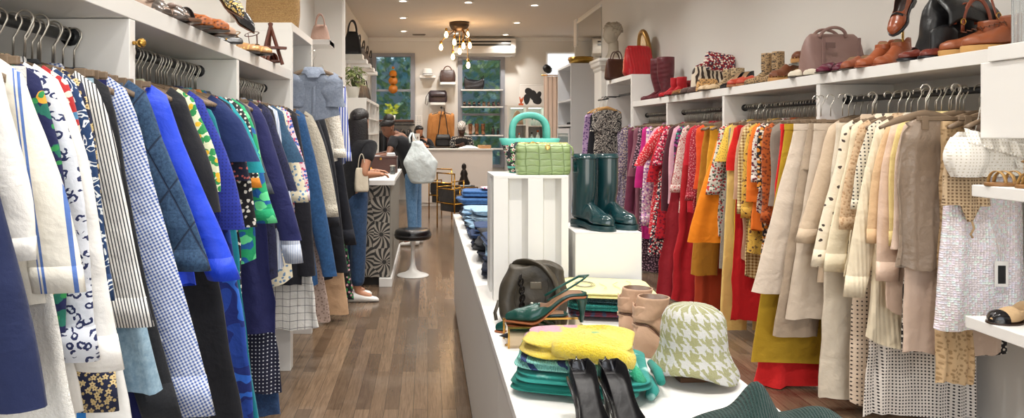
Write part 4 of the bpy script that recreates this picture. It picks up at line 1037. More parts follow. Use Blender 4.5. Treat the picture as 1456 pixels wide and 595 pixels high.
shoes_r(('small red flat shoe lying at the shelf edge', 'small red flat shoe beside its match at the shelf edge'), 'flat_shoe', leather('#a3202a', .3), 963, R(205), 2.38, .09, L=.22, vamp=.55)
shoes_r(('gold and brown flat shoe at the shelf edge', 'gold and brown flat shoe beside its match'), 'flat_shoe', leather('#9a6a3a', .35, ('blot', '#5a3420', 60, .3, .3)), 975, R(200), 2.38, .09, L=.22, vamp=.55)
shoes_r(('grey brown suede bootie left of the zebra bag', 'grey brown suede bootie in front of the zebra bag'), 'bootie', cloth('#5b4640', None, .8, '3d'), 990, R(190), 2.42, .11, L=.24, heel=.02, W=.09, vamp=.42, hb=.075, hv=.07, cat='shoe')
d = rs_d(1010, 2.56)
b = bag('zebra_bag', 'zebra striped bag with a patterned scarf tied on top', cloth('#e3d5c0', ('zebra', '#3a2a22', 7, .5), .8), (2.58, d, SHZ), R(8), .38, .14, .25, 'none', seed=8, taper=.95, wr=.03)
scm = cloth('#8f1f2b', [('blot', '#e9dfd2', 26, .33, .4), ('blot', '#2a2a4a', 22, .25, .4)])
sm_ = bag_shell(.27, .15, .17, 1.0, 4, wr=.06, seed=18, round_top=.2); sm2 = MB(); sm2.add(sm_.v, sm_.f, 0, Matrix.Translation((.05, -.012, .20)) @ Matrix.Rotation(R(8), 4, 'Y'))
sm2.build('scarf', scm, b)
MB().ball((-.06, -.09, .29), .045, .04, .04, 12).build('scarf_knot', scm, b)
MB().loft([[(-.08 + .03 * cos(a), -.095 + .02 * sin(a), .29) for a in [2 * pi * k / 8 for k in range(8)]], [(-.16 + .06 * cos(a), -.09 + .02 * sin(a), .24) for a in [2 * pi * k / 8 for k in range(8)]]]).build('scarf_tail', scm, b)
bag('leopard_bag', 'small leopard print bag in front of the zebra bag', cloth('#c99a5f', ('leo', '#2a1a12', 38), .7), (2.44, rs_d(1006, 2.44), SHZ), R(8), .20, .09, .12, 'none', seed=9, wr=.03)
shoes_r(('snake print ankle boot in front of the zebra bag', 'snake print ankle boot right of its match'), 'ankle_boot', leather('#b39a76', .4, ('blot', '#5d4a36', 70, .3, .3)), 1033, R(188), 2.46, .12, L=.25, heel=.05, W=.085, vamp=.4, hb=.085, hv=.075, shaft=.12, shaft_w=.11, toe='point', cat='boot')
shoes_r(('cream slip on shoe at the shelf edge below the leopard bag', 'cream slip on shoe beside its match at the edge'), 'flat_shoe', leather('#cdb491', .4), 1012, R(200), 2.37, .08, L=.2, vamp=.55)
shoes_r(('black high heeled pump in front of the coral red flats', 'black high heeled pump leaning right of its match'), 'pump', leather('#17161a', .25), 1048, R(195), 2.45, .1, L=.23, heel=.085, htype='stiletto', toe='point', vamp=.62)
shoes_r(('coral red flat with low wooden sole on the right shelf', 'coral red flat with low wooden sole behind its match'), 'clog', leather('#b5452f', .35), 1062, R(190), 2.43, .11, L=.25, heel=.02, W=.09, vamp=.45, hv=.06, plat=.012, solem=leather('#a06a45'))
shoes_r(('leopard print ankle boot left of the brown clogs', 'leopard print ankle boot right beside its match'), 'ankle_boot', cloth('#a88a63', ('leo', '#241a16', 60), .6), 1088, R(192), 2.46, .12, L=.25, heel=.04, W=.085, vamp=.4, hb=.085, hv=.075, shaft=.19, shaft_w=.09, toe='point', cat='boot')
brn = leather('#6e3e26', .28)
def studs(t, L, W, heel, base, tw):
    m = MB()
    for k in range(14):
        u = .3 + .68 * k / 13; w = W * cinterp(tw, u) * 1.03
        for q in (-1, 1): m.ball((-L / 2 + L * u, q * w, base + .006), .0035, n=6)
    m.build('studs', metal('#d8b46a'), t)
d = rs_d(1116, 2.46)
shoe('brown studded clog standing on the shelf left of the mauve bag', 'clog', brn, (2.46, d, SHZ), R(195), .25, .07, 'block', 'round', .42, .1, .02, .06, .075, plat=.02, solem=leather('#b98a55'), group='brown clogs', extra=studs)
t = thing('shoe_stand', 'small clear stand holding one brown clog', 'stand', (2.60, d - .03, SHZ)); pl = plain('acrylic', '#d9dcdc', .1, Transmission_Weight=.8)
MB().box(-.1, .1, -.06, .06, 0, .006).build('base', pl, t, False); MB().box(-.1, .1, .05, .056, .006, .12).build('upright', pl, t, False); MB().box(-.1, .1, -.06, .06, .12, .126).build('platform', pl, t, False)
shoe('brown studded clog raised on the small clear stand', 'clog', brn, (2.60, d - .03, SHZ + .127), R(195), .25, .07, 'block', 'round', .42, .1, .02, .06, .075, plat=.02, solem=leather('#b98a55'), group='brown clogs', extra=studs)
# mauve duffel bag
mv = leather('#8a6d66', .5); d = rs_d(1185, 2.57)
b = bag('duffel_bag', 'large mauve leather duffel bag with rolled handles', mv, (2.56, d, SHZ), R(4), .38, .18, .275, 'none', seed=12, taper=.86, bulge=.1, wr=.05, round_top=.3, zipper=True)
for q in (-1, 1):
    arc_handle(-.10, .07, q * .03, .25, .06, .010, lean=q * .02).build('handle', mv, b)
MB().box(-.105, -.045, -.105, -.099, .175, .21).build('name_patch', leather('#6d544f', .5), b, False, bevel=.002)
for q in (-1, 1): MB().box(q * .115 - .009, q * .115 + .009, -.099, -.091, .02, .24).build('side_band', leather('#7d615b', .5), b, False, bevel=.002)
shoes_r(('cream leather flat left of the burgundy fringed shoes', 'cream leather flat in front of the mauve duffel'), 'flat_shoe', leather('#e3d9c6', .4), 1148, R(205), 2.40, .095, L=.22, toe='point', vamp=.55)
def fringe(t, L, W, heel, base, tw):
    m = MB()
    for k in range(26):
        a = pi * k / 25; x = L * .1; m.tube([(x - .01, -.03 * cos(a), base + .045 + .012 * sin(a)), (x + .02, -.042 * cos(a), base + .04 + .008 * sin(a)), (x + .045, -.046 * cos(a), base + .012 + .018 * sin(a))], .0022, 4)
    m.build('fringe', leather('#5a1530', .3), t)
shoes_r(('burgundy shiny loafer with fringe below the mauve duffel', 'burgundy shiny loafer with fringe next to brown mules'), 'fringed_loafer', leather('#5f1832', .18), 1195, R(200), 2.40, .1, L=.24, vamp=.5, extra=fringe)
shoes_r(('plum pump with low heel behind the fringed loafers', 'plum pump with low heel by the mauve duffel'), 'pump', leather('#5a2430', .35), 1212, R(200), 2.50, .09, L=.24, heel=.06, htype='block', toe='point', vamp=.6)
shoes_r(('chestnut brown mule in front of the tan bootie', 'chestnut brown mule left of the tan bootie'), 'mule', leather('#8a4a30', .3), 1231, R(200), 2.42, .09, L=.24, heel=.04, vamp=.48, hb=.012, hs=.02, hv=.065)
shoes_r(('cognac leather wedge bootie below the loafer on a stand', 'cognac leather wedge bootie behind its match'), 'bootie', leather('#98502f', .3), 1256, R(196), 2.42, .1, L=.24, heel=.06, htype='wedge', W=.09, vamp=.42, hb=.1, hv=.08, solem=leather('#8a4628'), shaft=.06, shaft_w=.095)
shoe('dark burgundy pump at the wall behind the brass shoe stand', 'pump', leather('#5b2026', .3), (2.62, rs_d(1282, 2.62), SHZ), R(100), .24, .06, 'block', 'point', group='shoes on the right shelf')
# loafer tilted on a brass stand
d = rs_d(1281, 2.49)
t = thing('shoe_stand', 'slim brass stand holding up the two tone loafer', 'stand', (2.50, d, SHZ))
MB().lathe([(.0001, 0), (.045, 0), (.045, .008), (.0001, .008)], 18).build('base', brass, t)
MB().tube([(0, 0, .008), (0, 0, .215)], .006, 10).build('post', brass, t)
MB().tube([(-.008, 0, .09), (.016, 0, .09)], .005, 8).build('thumb_screw', brass, t)
def vampline(t, L, W, heel, base, tw):
    m = MB(); m.loft([[(-L / 2 + L * u, -W * .42 * cos(a), base + .008 + .047 * sin(a)) for a in [pi * i / 10 for i in range(11)]] for u in (.56, .62)], False, False, False)
    m.build('penny_strap', leather('#1b1718', .2), t, solid=.003)
shoe('brown and black two tone loafer tilted up on the brass stand', 'loafer', leather('#8a4526', .25), (2.50, d, SHZ + .252), R(205), .25, .02, 'block', 'round', .52, .088, lining=leather('#2a1c18'), solem=leather('#15141a', .3), ts=.012, ry=R(52), group='two tone loafers', extra=vampline)
shoes_r(('brown and black loafer lying in front of the black backpack', 'brown and black loafer beside its match by the backpack'), 'loafer', leather('#6b2f25', .25), 1322, R(196), 2.42, .1, L=.25, heel=.02, vamp=.5, solem=leather('#15141a', .3), ts=.012, group='two tone loafers', extra=vampline)
# black backpack with brown straps
bk = leather('#0d0e11', .38); tn = leather('#7b3a22', .35); d = 3.42
b = thing('backpack', 'slouchy black leather backpack with brown straps', 'bag', (2.55, d, SHZ), R(4))
bag_shell(.33, .17, .31, .74, 3.2, bulge=.08, wr=.10, round_top=.4, seed=22).build('body', bk, b)
MB().sheet(16, 10, lambda u, v: ((u - .5) * .27 + .01, -.05 - .07 * smooth(v * 1.5) - .01 * sin(3 * u + 1), .325 - .15 * v - .03 * (2 * u - 1) ** 2 + .012 * sin(7 * u))).build('flap', bk, b, solid=.006)
arc_handle(-.085, .02, -.115, .16, .10, .010, flat=.45).build('strap', tn, b); arc_handle(-.06, .085, -.13, .12, .16, .010, flat=.45).build('strap', tn, b)
MB().tube([(.11, -.10, .29), (.12, -.125, .18), (.105, -.12, .08)], .009, 8, flat=.4).build('side_strap', tn, b)
for x, z in ((-.06, .17), (.05, .13), (.115, .2)): MB().tube([(x + .012 * cos(a), -.135, z + .014 * sin(a)) for a in [2 * pi * i / 14 for i in range(14)]], .0025, 6, closed=True).build('buckle', brass, b)
MB().sheet(12, 8, lambda u, v: (-.19 + .14 * u, -.09 - .02 * sin(pi * u), .02 + .11 * v + .03 * sin(pi * u))).build('side_pocket', bk, b, solid=.006)
# tan lace up boots with crepe soles
ck = leather('#8a4a2a', .4); crp = plain('crepe_sole', '#b98d52', .7, bump=(90, .4, .002)); d = 3.2
shoes = pair(lambda lb, l, r: shoe(lb, 'lace_up_boot', ck, l, r, .30, .006, 'block', 'round', .46, .115, .085, .06, .09, lining=leather('#6b3a24'), solem=crp, ts=.034, shaft=.125, shaft_w=.13, laces=True, trim=leather('#5a3019', .5), cat='boot', group='tan lace up boots'), (2.52, 3.17, SHZ), R(172), .16, ('tan lace up boot with crepe sole left of its match, by the backpack', 'tan lace up boot with crepe sole nearest the end box'))
t = thing('acrylic_riser', 'clear ribbed acrylic display block at the right edge of the shelf', 'stand', (2.50, 2.93, SHZ + .0005)); MB().prism([(.05 * cos(2 * pi * k / 40) * (1 + .06 * (k % 2)), .05 * sin(2 * pi * k / 40) * (1 + .06 * (k % 2))) for k in range(40)], 0, .24).build('block', pl, t, False)
MB().box(-.055, .055, -.055, .055, .24, .246).build('top_plate', pl, t, False)
# bust on a cornice pedestal and a gold mirror leaning on the wall
t = thing('cornice_pedestal', 'white moulded cornice pedestal under the plaster bust', 'pedestal', (2.49, 9.75, 0))
MB().box(-.13, .13, -.2, .2, 0, 2.33).build('shaft', whitep, t, False)
MB().loft([[(x * f, y * f, z) for x, y in rrect(.26, .4, .004, 1)] for z, f in ((2.33, 1.0), (2.36, 1.12), (2.39, 1.14), (2.41, 1.3), (2.45, 1.34), (2.47, 1.42), (2.50, 1.42))]).build('cornice', whitep, t, False)
st = plain('plaster', '#b9ae9c', .9, var=.5, bump=(30, .6, .006))
t = thing('bust', 'weathered plaster bust of a head facing left', 'sculpture', (2.56, 9.75, 2.501), 0, sc=1.3)
def head_mesh(sc=1.0, n=28, mface=True):
    """head in profile, facing -X; chin at z=0"""
    m = MB(); rings = []
    prof = [(0.0, .042, .05, .0), (.02, .058, .058, -.012), (.05, .068, .066, -.014), (.08, .074, .07, -.010), (.11, .088, .073, .004), (.14, .096, .076, .006), (.17, .094, .075, .008), (.20, .08, .066, .012), (.222, .054, .046, .014), (.234, .02, .018, .016)]
    for z, rx_, ry_, cx in prof:
        ring = []
        for k in range(n):
            a = 2 * pi * k / n; x = cx + rx_ * cos(a); y = ry_ * sin(a)
            f = max(0, -cos(a)) ** 10 * (1 if abs(sin(a)) < .5 else 0)
            nose = f * max(0, 1 - abs(z - .085) / .035) * .026 + f * max(0, 1 - abs(z - .045) / .012) * .006
            ring.append((x - nose, y, z))
        rings.append(ring)
    return m.loft(rings)
MT = Matrix.Translation((0, 0, .17))
hm = head_mesh(); m = MB(); m.add(hm.v, hm.f, 0, MT)
m.loft([[(rx_ * cos(a) + cx, ry_ * sin(a), z) for a in [2 * pi * k / 20 for k in range(20)]] for z, rx_, ry_, cx in ((0, .085, .10, .0), (.03, .075, .10, .0), (.06, .06, .065, .01), (.11, .052, .052, .014), (.18, .055, .052, .012), (.22, .05, .05, .01))])
bo = m.build('body', st, t, sub=1)
for y in (-1, 1): MB().ball((.02, y * .072, .26), .018, .008, .03, 8).build('ear', st, t)
m = MB()
for k in range(60):
    a = 2 * pi * ((k * .618) % 1); z = .30 + .10 * (k / 60); r = .098 * sqrt(max(.05, 1 - ((z - .30) / .115) ** 2))
    if cos(a) < -.55 and z < .34: continue
    m.ball((.008 + r * cos(a), r * .8 * sin(a), z), .013, .013, .010, 6)
m.build('hair', st, t)
t = thing('oval_mirror', 'oval mirror in a thick gilded frame leaning on the wall', 'mirror', (2.70, 8.65, zt + .008), 0, None, 0, R(-6))
gold = plain('gilded_frame', '#a8824a', .35, .9, var=.3)
MB().tube([(0, .19 * cos(a), .30 + .27 * sin(a)) for a in [2 * pi * k / 40 for k in range(40)]], .03, 10, closed=True).build('frame', gold, t)
MB().prism([(.175 * cos(2 * pi * k / 36), .30 + .255 * sin(2 * pi * k / 36)) for k in range(36)], -.008, .004, 'x').build('pane', plain('warm_mirror', '#d9c3a0', .06, 1.0), t, False)
# ------------------------------------------------------------------ left shelf
LSZ = LZ + .0585
def ls_d(x, X=-.97): return X * F / (x - VX)
def shoes_l(label2, name, mat, px, rz=0.0, X=-.97, gap=.1, z=LSZ, group='shoes on the left shelf', **kw):
    return pair(lambda lb, l, r: shoe(lb, name, mat, l, r, group=group, **kw), (X, ls_d(px, X), z), rz, gap, label2)
def bow(t, L, W, heel, base, tw):
    m = MB()
    for q in (-1, 1): m.ball((L * .30, q * .02, base + .045), .016, .022, .010, 8)
    m.ball((L * .30, 0, base + .047), .008, .008, .008, 6); m.build('bow', leather('#8e7a70', .4), t)
    MB().loft([[(-L / 2 + L * u, -W * cinterp(tw, u) * 1.02 * cos(a), base + h * abs(sin(a)) ** .75) for a in [pi * i / 12 for i in range(13)]] for u, h in ((.86, .047), (.93, .036), (.975, .026), (.999, .012))], False, False, True).build('toe_cap', plain('pewter_cap', '#77706c', .25, .8), t)
shoes_l(('greige flat with pewter toe cap at the top left of the left shelf', 'greige flat with pewter toe cap right of its match'), 'flat_shoe', cloth('#a58d7d', None, .7, '3d'), 207, R(-12), -.97, .11, L=.25, W=.09, toe='square', vamp=.5, hv=.055, extra=bow, lining=leather('#c9b7a5'))
sandal('thin black sandal lying left of the orange snake print flats', 'sandal', leather('#191719'), (-.90, ls_d(250, -.90), LSZ), R(-20), .2, .0, ankle=False, bands=((.7, .02),), group='shoes on the left shelf')
shoes_l(('orange brown snake print flat on the left shelf', 'orange brown snake print flat behind its match'), 'flat_shoe', leather('#b5652e', .35, ('blot', '#6b3316', 70, .26, .4)), 272, R(-15), -.905, .10, L=.26, W=.09, hv=.06, vamp=.5, toe='point')
shoes_l(('nude beige pump on its side edge of the left shelf', 'nude beige pump beside its match on the left shelf'), 'pump', leather('#c9a58a', .4), 292, R(-25), -.90, .09, L=.23, W=.08, heel=.03, toe='point', vamp=.6)
sandal('beige strappy flat sandal below the orange snake print flats', 'sandal', leather('#c7a377'), (-.885, ls_d(296, -.885), LSZ), R(-30), .2, .0, ankle=False, bands=((.6, .02), (.75, .02)), group='shoes on the left shelf', rx=0)
t = thing('flat_case', 'small black leather glasses case at the edge of the left shelf', 'case', (-.885, ls_d(320, -.885), LSZ), R(30))
bag_shell(.15, .05, .03, .95, 4, round_top=.3).build('body', leather('#1b1b1e'), t); MB().ball((0, -.024, .018), .006).build('snap', brass, t)
# gold embroidered slippers tilted up on brass stands
gsl = leather('#1d1a1a', .4, [('blot', '#d4b25a', 60, .34, .5), ('blot', '#e6dcc0', 90, .2, .2)])
for k, (px, lb, X) in enumerate(((318, 'black slipper covered in gold embroidery, tilted on the front brass stand', -.95), (337, 'black slipper with gold edge tilted on the rear brass stand', -1.02))):
    d = ls_d(px, X)
    t = thing('shoe_stand', ('front' if k == 0 else 'rear') + ' thin brass stand under the gold embroidered slippers', 'stand', (X, d, LSZ))
    MB().lathe([(.0001, 0), (.035, 0), (.035, .006), (.0001, .006)], 16).build('base', brass, t)
    MB().tube([(0, 0, .006), (0, 0, .115)], .005, 8).build('post', brass, t); MB().ball((0, 0, .118), .009).build('tip', brass, t)
    shoe(lb, 'slipper', gsl if k == 0 else leather('#17161a', .3), (X + .02, d, LSZ + .20), R(-40), .27, .012, 'block', 'point', .5, .085, hv=.055, lining=leather('#1a1718'), solem=leather('#5a3a26'), ry=R(32), group='gold embroidered slippers', trim=brass)
sandal('gold and brown jewelled sandal near the wooden legged heels', 'sandal', leather('#a8834b', .3, ('blot', '#4a2d1c', 60, .3, .3)), (-.93, ls_d(347, -.93), LSZ), R(-20), .24, .03, bands=((.56, .025), (.68, .025), (.8, .02)), group='shoes on the left shelf', solem=leather('#c9a274'))
shoes_l(('tan flat sandal with gold studs behind the black case', 'tan flat sandal with gold studs beside its match'), 'slide', leather('#b98a5c', .35, ('blot', '#e0c27a', 50, .25, .2)), 352, R(-25), -.90, .09, L=.22, vamp=.5, hb=.01, hs=.015)
rdb = leather('#5c2d1d', .35)
sandal('reddish brown high heeled sandal with tall straps beside the tall white bay', 'sandal', rdb, (-.94, ls_d(372, -.94), LSZ), R(-30), .25, .09, bands=((.58, .03), (.7, .03), (.82, .025)), solem=leather('#4a2415'), group='shoes on the left shelf')
t = thing('wooden_easel', 'small dark brown wooden display easel at the end of the left shelf', 'stand', (-.90, 4.02, LSZ), R(20))
for a, b in (((-.05, 0, 0), (.01, .03, .24)), ((.07, 0, 0), (.0, .03, .24)), ((.0, .10, 0), (.005, .035, .22))): MB().tube([a, b], .011, 6).build('leg', rdb, t, False)
MB().box(-.06, .09, -.035, .01, .085, .10).build('ledge', rdb, t, False, bevel=.002)
# straw bag on the tall bay
strw = cloth('#b4915f', [('rib', .012, 90, .006), ('melange', '#927046', 120)], .9)
b = bag('straw_bag', 'big woven straw tote on top of the tall white left bay', strw, (-1.06, 4.83, 2.197), R(8), .34, .17, .30, 'arc', leather('#7a4a2a'), .14, .008, seed=31, taper=1.02, round_top=.08, wr=.03)
t = thing('floating_shelf', 'tiny white shelf with a pink bag beyond the tall left bay', 'shelf'); MB().box(WL + .002, -.96, 6.9, 7.25, 2.36, 2.41).build('board', whitem, t, False, bevel=.003); MB().box(-.963, -.96, 6.9, 7.25, 2.358, 2.412).build('edge_strip', whitem, t, False)
bag('handbag', 'small dusty pink handbag standing on a tiny white shelf', leather('#b59485', .4), (-1.08, 7.07, 2.411), R(5), .2, .1, .17, 'arc', hh=.12, seed=32, taper=.62)
t = thing('framed_mirror', 'small gold framed mirror on the left wall under the tiny shelf', 'mirror', (WL + .004, 7.6, 2.0)); MB().tube([(.01, -.12, -.16), (.01, .12, -.16), (.01, .12, .16), (.01, -.12, .16)], .015, 6, closed=True).build('frame', gold, t, False); MB().box(.001, .008, -.115, .115, -.155, .155).build('pane', MIR, t, False)

# ------------------------------------------------------------------ things on the island
def slab(w, d, h, layers=2, seed=1, n=56, bulge=.012, rnd=.05, wob=.006, top=.004):
    """a folded garment: rounded slab whose edge shows its folds"""
    m = MB(); rings = []; K = 5 * layers + 2; out = rrect(w, d, rnd, 12)
    n = len(out)
    for k in range(K + 1):
        t = k / K; e = abs(sin(pi * layers * t)); s_ = bulge * e
        if k in (0, K): s_ = -.012
        ring = []
        for i, (x, y) in enumerate(out):
            l = sqrt(x * x + y * y) + 1e-6; nz = noise.noise(Vector((x * 9 + seed, y * 9, t * 2.5))) * wob * 2
            ring.append((x * (1 + (s_ + nz) / l), y * (1 + (s_ + nz) / l), h * t + noise.noise(Vector((x * 7, y * 7 + seed, 3))) * top * 2 * t))
        rings.append(ring)
    m.loft(rings, True, True, False)
    # domed top
    last = rings[-1]; top_r = []
    for f in (.93, .8, .55, .25):
        top_r.append([(x * f, y * f, z + h * .0 + .006 * (1 - f) + noise.noise(Vector((x * f * 10 + seed, y * f * 10, 1))) * top * 2) for x, y, z in last])
    m.loft([last] + top_r, True, False, True)
    return m
def folded(name, label, mat, loc, rz, w, d, h, layers, seed, group=None, cat=None, **kw):
    t = thing(name, label, cat or name.split('_')[-1], loc, rz, group)
    slab(w, d, h, layers, seed, **kw).build('folded_cloth', mat, t)
    return t
rgj = random.Random(5)
den = {'mid': cloth('#3f6fa8', ('melange', '#2f5688', 70), proj='3d'), 'light': cloth('#a9c6dd', ('melange', '#7fa6c6', 50), proj='3d'), 'pale': cloth('#bfd3e2', ('melange', '#93b4cd', 40), proj='3d'), 'dark': cloth('#24406b', ('melange', '#1b3054', 70), proj='3d'), 'ink': cloth('#161d33', None, proj='3d'), 'black': cloth('#17181c', None, proj='3d'), 'grey': cloth('#465368', None, proj='3d')}
cn = {'mid': 'mid blue', 'light': 'light blue', 'pale': 'pale washed', 'dark': 'dark blue', 'ink': 'inky navy', 'black': 'black', 'grey': 'grey'}
stacks = [(5.68, .46, ['grey', 'dark', 'mid', 'mid'], 'farthest stack on the island'), (5.18, .47, ['ink', 'light', 'light'], 'second stack from the far end'), (4.72, .47, ['dark', 'light', 'pale', 'light'], 'third stack from the far end'),
          (4.27, .47, ['ink', 'dark', 'dark'], 'fourth stack from the far end'), (3.87, .47, ['ink', 'black', 'black'], 'fifth stack from the far end'), (3.47, .46, ['ink', 'dark', 'light', 'dark'], 'stack just behind the fluted pedestal')]
ordn = ['bottom', 'second', 'third', 'top']
for d, x, cols, lb in stacks:
    z = IZ + .0135
    for k, q in enumerate(cols):
        h = rgj.uniform(.032, .044) if d < 5.5 else .047
        t = folded('folded_jeans', '%s folded jeans, %s of the %s' % (cn[q], 'topmost' if k == len(cols) - 1 else ordn[k] + ' one up', lb) if k else '%s folded jeans at the base of the %s' % (cn[q], lb), den[q], (x + rgj.uniform(-.02, .02), d + rgj.uniform(-.015, .015), z), R(rgj.uniform(-8, 8)), .36, .27, h, 2, int(d * 100) + k, 'folded jeans on the island', 'jeans', rnd=.04, wob=.014, bulge=.009)
        MB().tube([(-.19, -.06 + .004 * sin(j), h * .55) for j in range(2)] + [(-.185, .05, h * .55)], .004, 6).build('hem', den[q], t)
        z += h + .010
folded('folded_shirt', 'white and pink folded shirt lying on top of the farthest jeans stack', cloth('#e8dfe2', ('blot', '#c8557a', 30, .3, .4), proj='3d'), (.52, 5.66, IZ + .0135 + 4 * .057 + .004), R(5), .16, .14, .014, 1, 77, None, 'shirt', rnd=.02)

# green crocodile handbag and teal floral tote on the pedestal
PZ = IZ + .5205
crg = leather('#869b66', .34, ('croc', .052, .026, '#6f8452')); crp2 = plain('light_gold', '#d8b46c', .25, 1.0)
t = thing('croc_handbag', 'light green crocodile leather handbag in front of the teal tote', 'bag', (.488, 2.98, PZ), R(3))
m = MB(); rings = []
for k in range(13):
    u = k / 12; w = .228 * (1 + .02 * sin(pi * u)) * (1 - .02 * u); dd = lerp(.10, .06, u); 
    if u < .12: w *= .95 + .05 * u / .12; dd *= .8 + .2 * u / .12
    if u > .85: q = (u - .85) / .15; dd *= 1 - .7 * q * q; w *= 1 - .03 * q * q
    rings.append([(x, y, .132 * u) for x, y in selli(w, dd, 44, 5)])
m.loft(rings); m.build('body', crg, t)
MB().box(-.105, .105, -.004, .004, .130, .135).build('zipper', crp2, t, False)
MB().tube([(.112, 0, .125), (.122, -.01, .115), (.127, -.014, .095), (.122, -.014, .08)], .006, 8, flat=.5).build('zip_pull', crg, t)
MB().tube([(.01 + .009 * cos(a), -.048, .117 + .009 * sin(a)) for a in [2 * pi * i / 14 for i in range(14)]], .0026, 6, closed=True).build('emblem_ring', crp2, t)
MB().box(.006, .014, -.05, -.046, .106, .121).build('emblem_bar', crp2, t, False)
MB().tube([(-.07, -.034, .131), (-.05, -.034, .139), (-.03, -.034, .131)], .002, 6).build('handle_loop', crp2, t)
tq = leather('#58b5a6', .45); flm = cloth('#17171f', [('flower', '#e8e2d2', 46, .34, '#e0b13a'), ('blot', '#4a8a4a', 40, .22, .4), ('blot', '#b8405a', 30, .16, .3)], .7)
t = thing('floral_tote', 'turquoise handled tote with a black floral body behind the green handbag', 'bag', (.452, 3.13, PZ), R(-4))
rings = [[(x, y, z) for x, y in selli(w, d_, 40, 4)] for z, w, d_ in ((0, .17, .11), (.012, .185, .13), (.06, .20, .135), (.10, .225, .13), (.135, .245, .12))]
MB().loft(rings, True, True, False).build('body', flm, t, solid=.003)
rings = [[(x, y, z) for x, y in selli(w, d_, 40, 4)] for z, w, d_ in ((.122, .248, .125), (.150, .268, .12), (.152, .258, .112), (.128, .240, .116))]
MB().loft(rings, True, False, False).build('rim_band', tq, t)
rings = [[(x, y, z) for x, y in selli(w, d_, 40, 4)] for z, w, d_ in ((-.0, .176, .116), (.03, .198, .140))]
MB().loft(rings, True, True, False).build('base_band', tq, t)
for y in (-.045, .045):
    pts = []
    for k in range(25):
        a = pi * k / 24; pts.append((-.075 * cos(a) * (1 + .15 * sin(a)), y * (1 - .5 * sin(a)), .14 + .115 * sin(a) ** .6))
    MB().tube(pts, .014, 8, flat=.6).build('handle', tq, t)
# dark green rain boots
rub = plain('teal_rubber', '#113438', .16, Coat_Weight=.5)
def cuff(t, L, W, heel, base, tw):
    cx = -L / 2 + L * .2 + .012
    MB().tube([(cx + .056 * cos(a), .047 * sin(a), .302) for a in [2 * pi * i / 24 for i in range(24)]], .0045, 8, closed=True).build('top_binding', rub, t)
    MB().loft([[(-L / 2 + .002 + x, y, z) for x, y in rrect(L * .26, W * .8, .015, 3, L * .13)] for z in (.001, .026)]).build('heel_block', rub, t)
    MB().tube([(-L / 2 + .012, -.02, .26), (-L / 2 + .006, -.02, .235), (-L / 2 + .006, .02, .235), (-L / 2 + .012, .02, .26)], .003, 6).build('pull_tab', rub, t)
for k, (px, py, lb) in enumerate(((846, 2.985, 'glossy dark green rain boot nearer the fluted pedestal'), (878, 3.03, 'glossy dark green rain boot on the right half of the plinth'))):
    shoe(lb, 'rain_boot', rub, ((px - VX) * py / F, py + .03, IZ + .2858), R(-62), .235, .012, 'none', 'round', .42, .098, .09, .07, .088, lining=plain('boot_lining', '#0e2124', .7), solem=plain('rubber_sole', '#0f3438', .4), ts=.022, shaft=.285, shaft_w=.112, group='dark green rain boots', cat='boot', extra=cuff)
# olive slouch bag
ol = leather('#413a2e', .46); d = 2.60
b = thing('slouch_bag', 'slouchy olive brown leather bag with a dark chunky chain', 'bag', (.385, d, IZ + .001), R(-6))
m = MB(); rings = []
for k in range(17):
    u = k / 16; z = .215 * u; w = .235 * (1 + .08 * sin(pi * min(1, u * 1.2)) - .16 * smooth((u - .5) * 2)); dd = .15 * (1 - .45 * smooth(u))
    if u < .1: w *= .85 + 1.5 * u; dd *= .8 + 2 * u
    ring = []
    for x, y in selli(w, dd, 48, 4.2):
        nz = noise.noise(Vector((x * 13 + 3, y * 13, z * 11))) * .018
        ring.append((x * (1 + nz * 2) + .02 * u * u, y + nz * 1.5, z + (.020 * sin(x * 24 + .6) - .16 * x) * u * u))
    rings.append(ring)
m.loft(rings).build('body', ol, b, sub=1)
def fold(u, v):
    x = lerp(-.055, .115, u) + .02 * v; a = v * pi * .75
    return (x + .012 * sin(5 * v), .035 - .075 * sin(a * .75) - .045 * v, .225 + .028 * sin(a * 1.2) * (1 - .3 * u) - .13 * max(0, v - .35) + .012 * sin(u * 5 + v * 3))
bp0 = [(-.045, .045, .16), (-.035, .025, .205), (-.005, -.015, .222), (.04, -.045, .212), (.075, -.066, .175), (.09, -.08, .13), (.085, -.085, .08), (.06, -.085, .045)]
MB().tube([Vector(bp0[0]).lerp(Vector(bp0[0]), 1)] + [Vector(a_).lerp(Vector(c_), f_) for a_, c_ in zip(bp0, bp0[1:]) for f_ in (0, .5)], [.02] + [.036 + .006 * sin(k * 1.1) for k in range(14)], 16, flat=.3).build('folded_band', ol, b, sub=1)
m = MB()
for k in range(13):
    u = k / 12; c = Vector((-.045 + .03 * sin(u * 2.2) - .04 * u, -.088 - .012 * sin(pi * u), .175 - .165 * u)); 
    q = (Vector((1, .25, .1)) if k % 2 else Vector((.3, 1, .2))).normalized(); dn = Vector((-.15, -.05, -1)).normalized()
    m.tube([c + q * (.008 * cos(a)) + dn * (.013 * sin(a)) for a in [2 * pi * i / 12 for i in range(12)]], .0036, 6, closed=True)
m.build('chain', plain('dark_chain', '#26221f', .2, .7), b)
MB().tube([(-.12, -.03, .08), (-.135, -.05, .04), (-.13, -.06, .015)], .008, 8, flat=.5).build('side_tab', ol, b)
MB().box(-.01, .03, -.10, -.094, .14, .165).build('chain_clasp', metal('#8b8378'), b, False, bevel=.002)
for x in (-.06, .05): MB().tube([(x + .006 * sin(9 * k / 10), -.081 - .006 * sin(pi * k / 10) - .0, .02 + .15 * k / 10) for k in range(11)], .0018, 5).build('seam', leather('#332d25', .5), b)
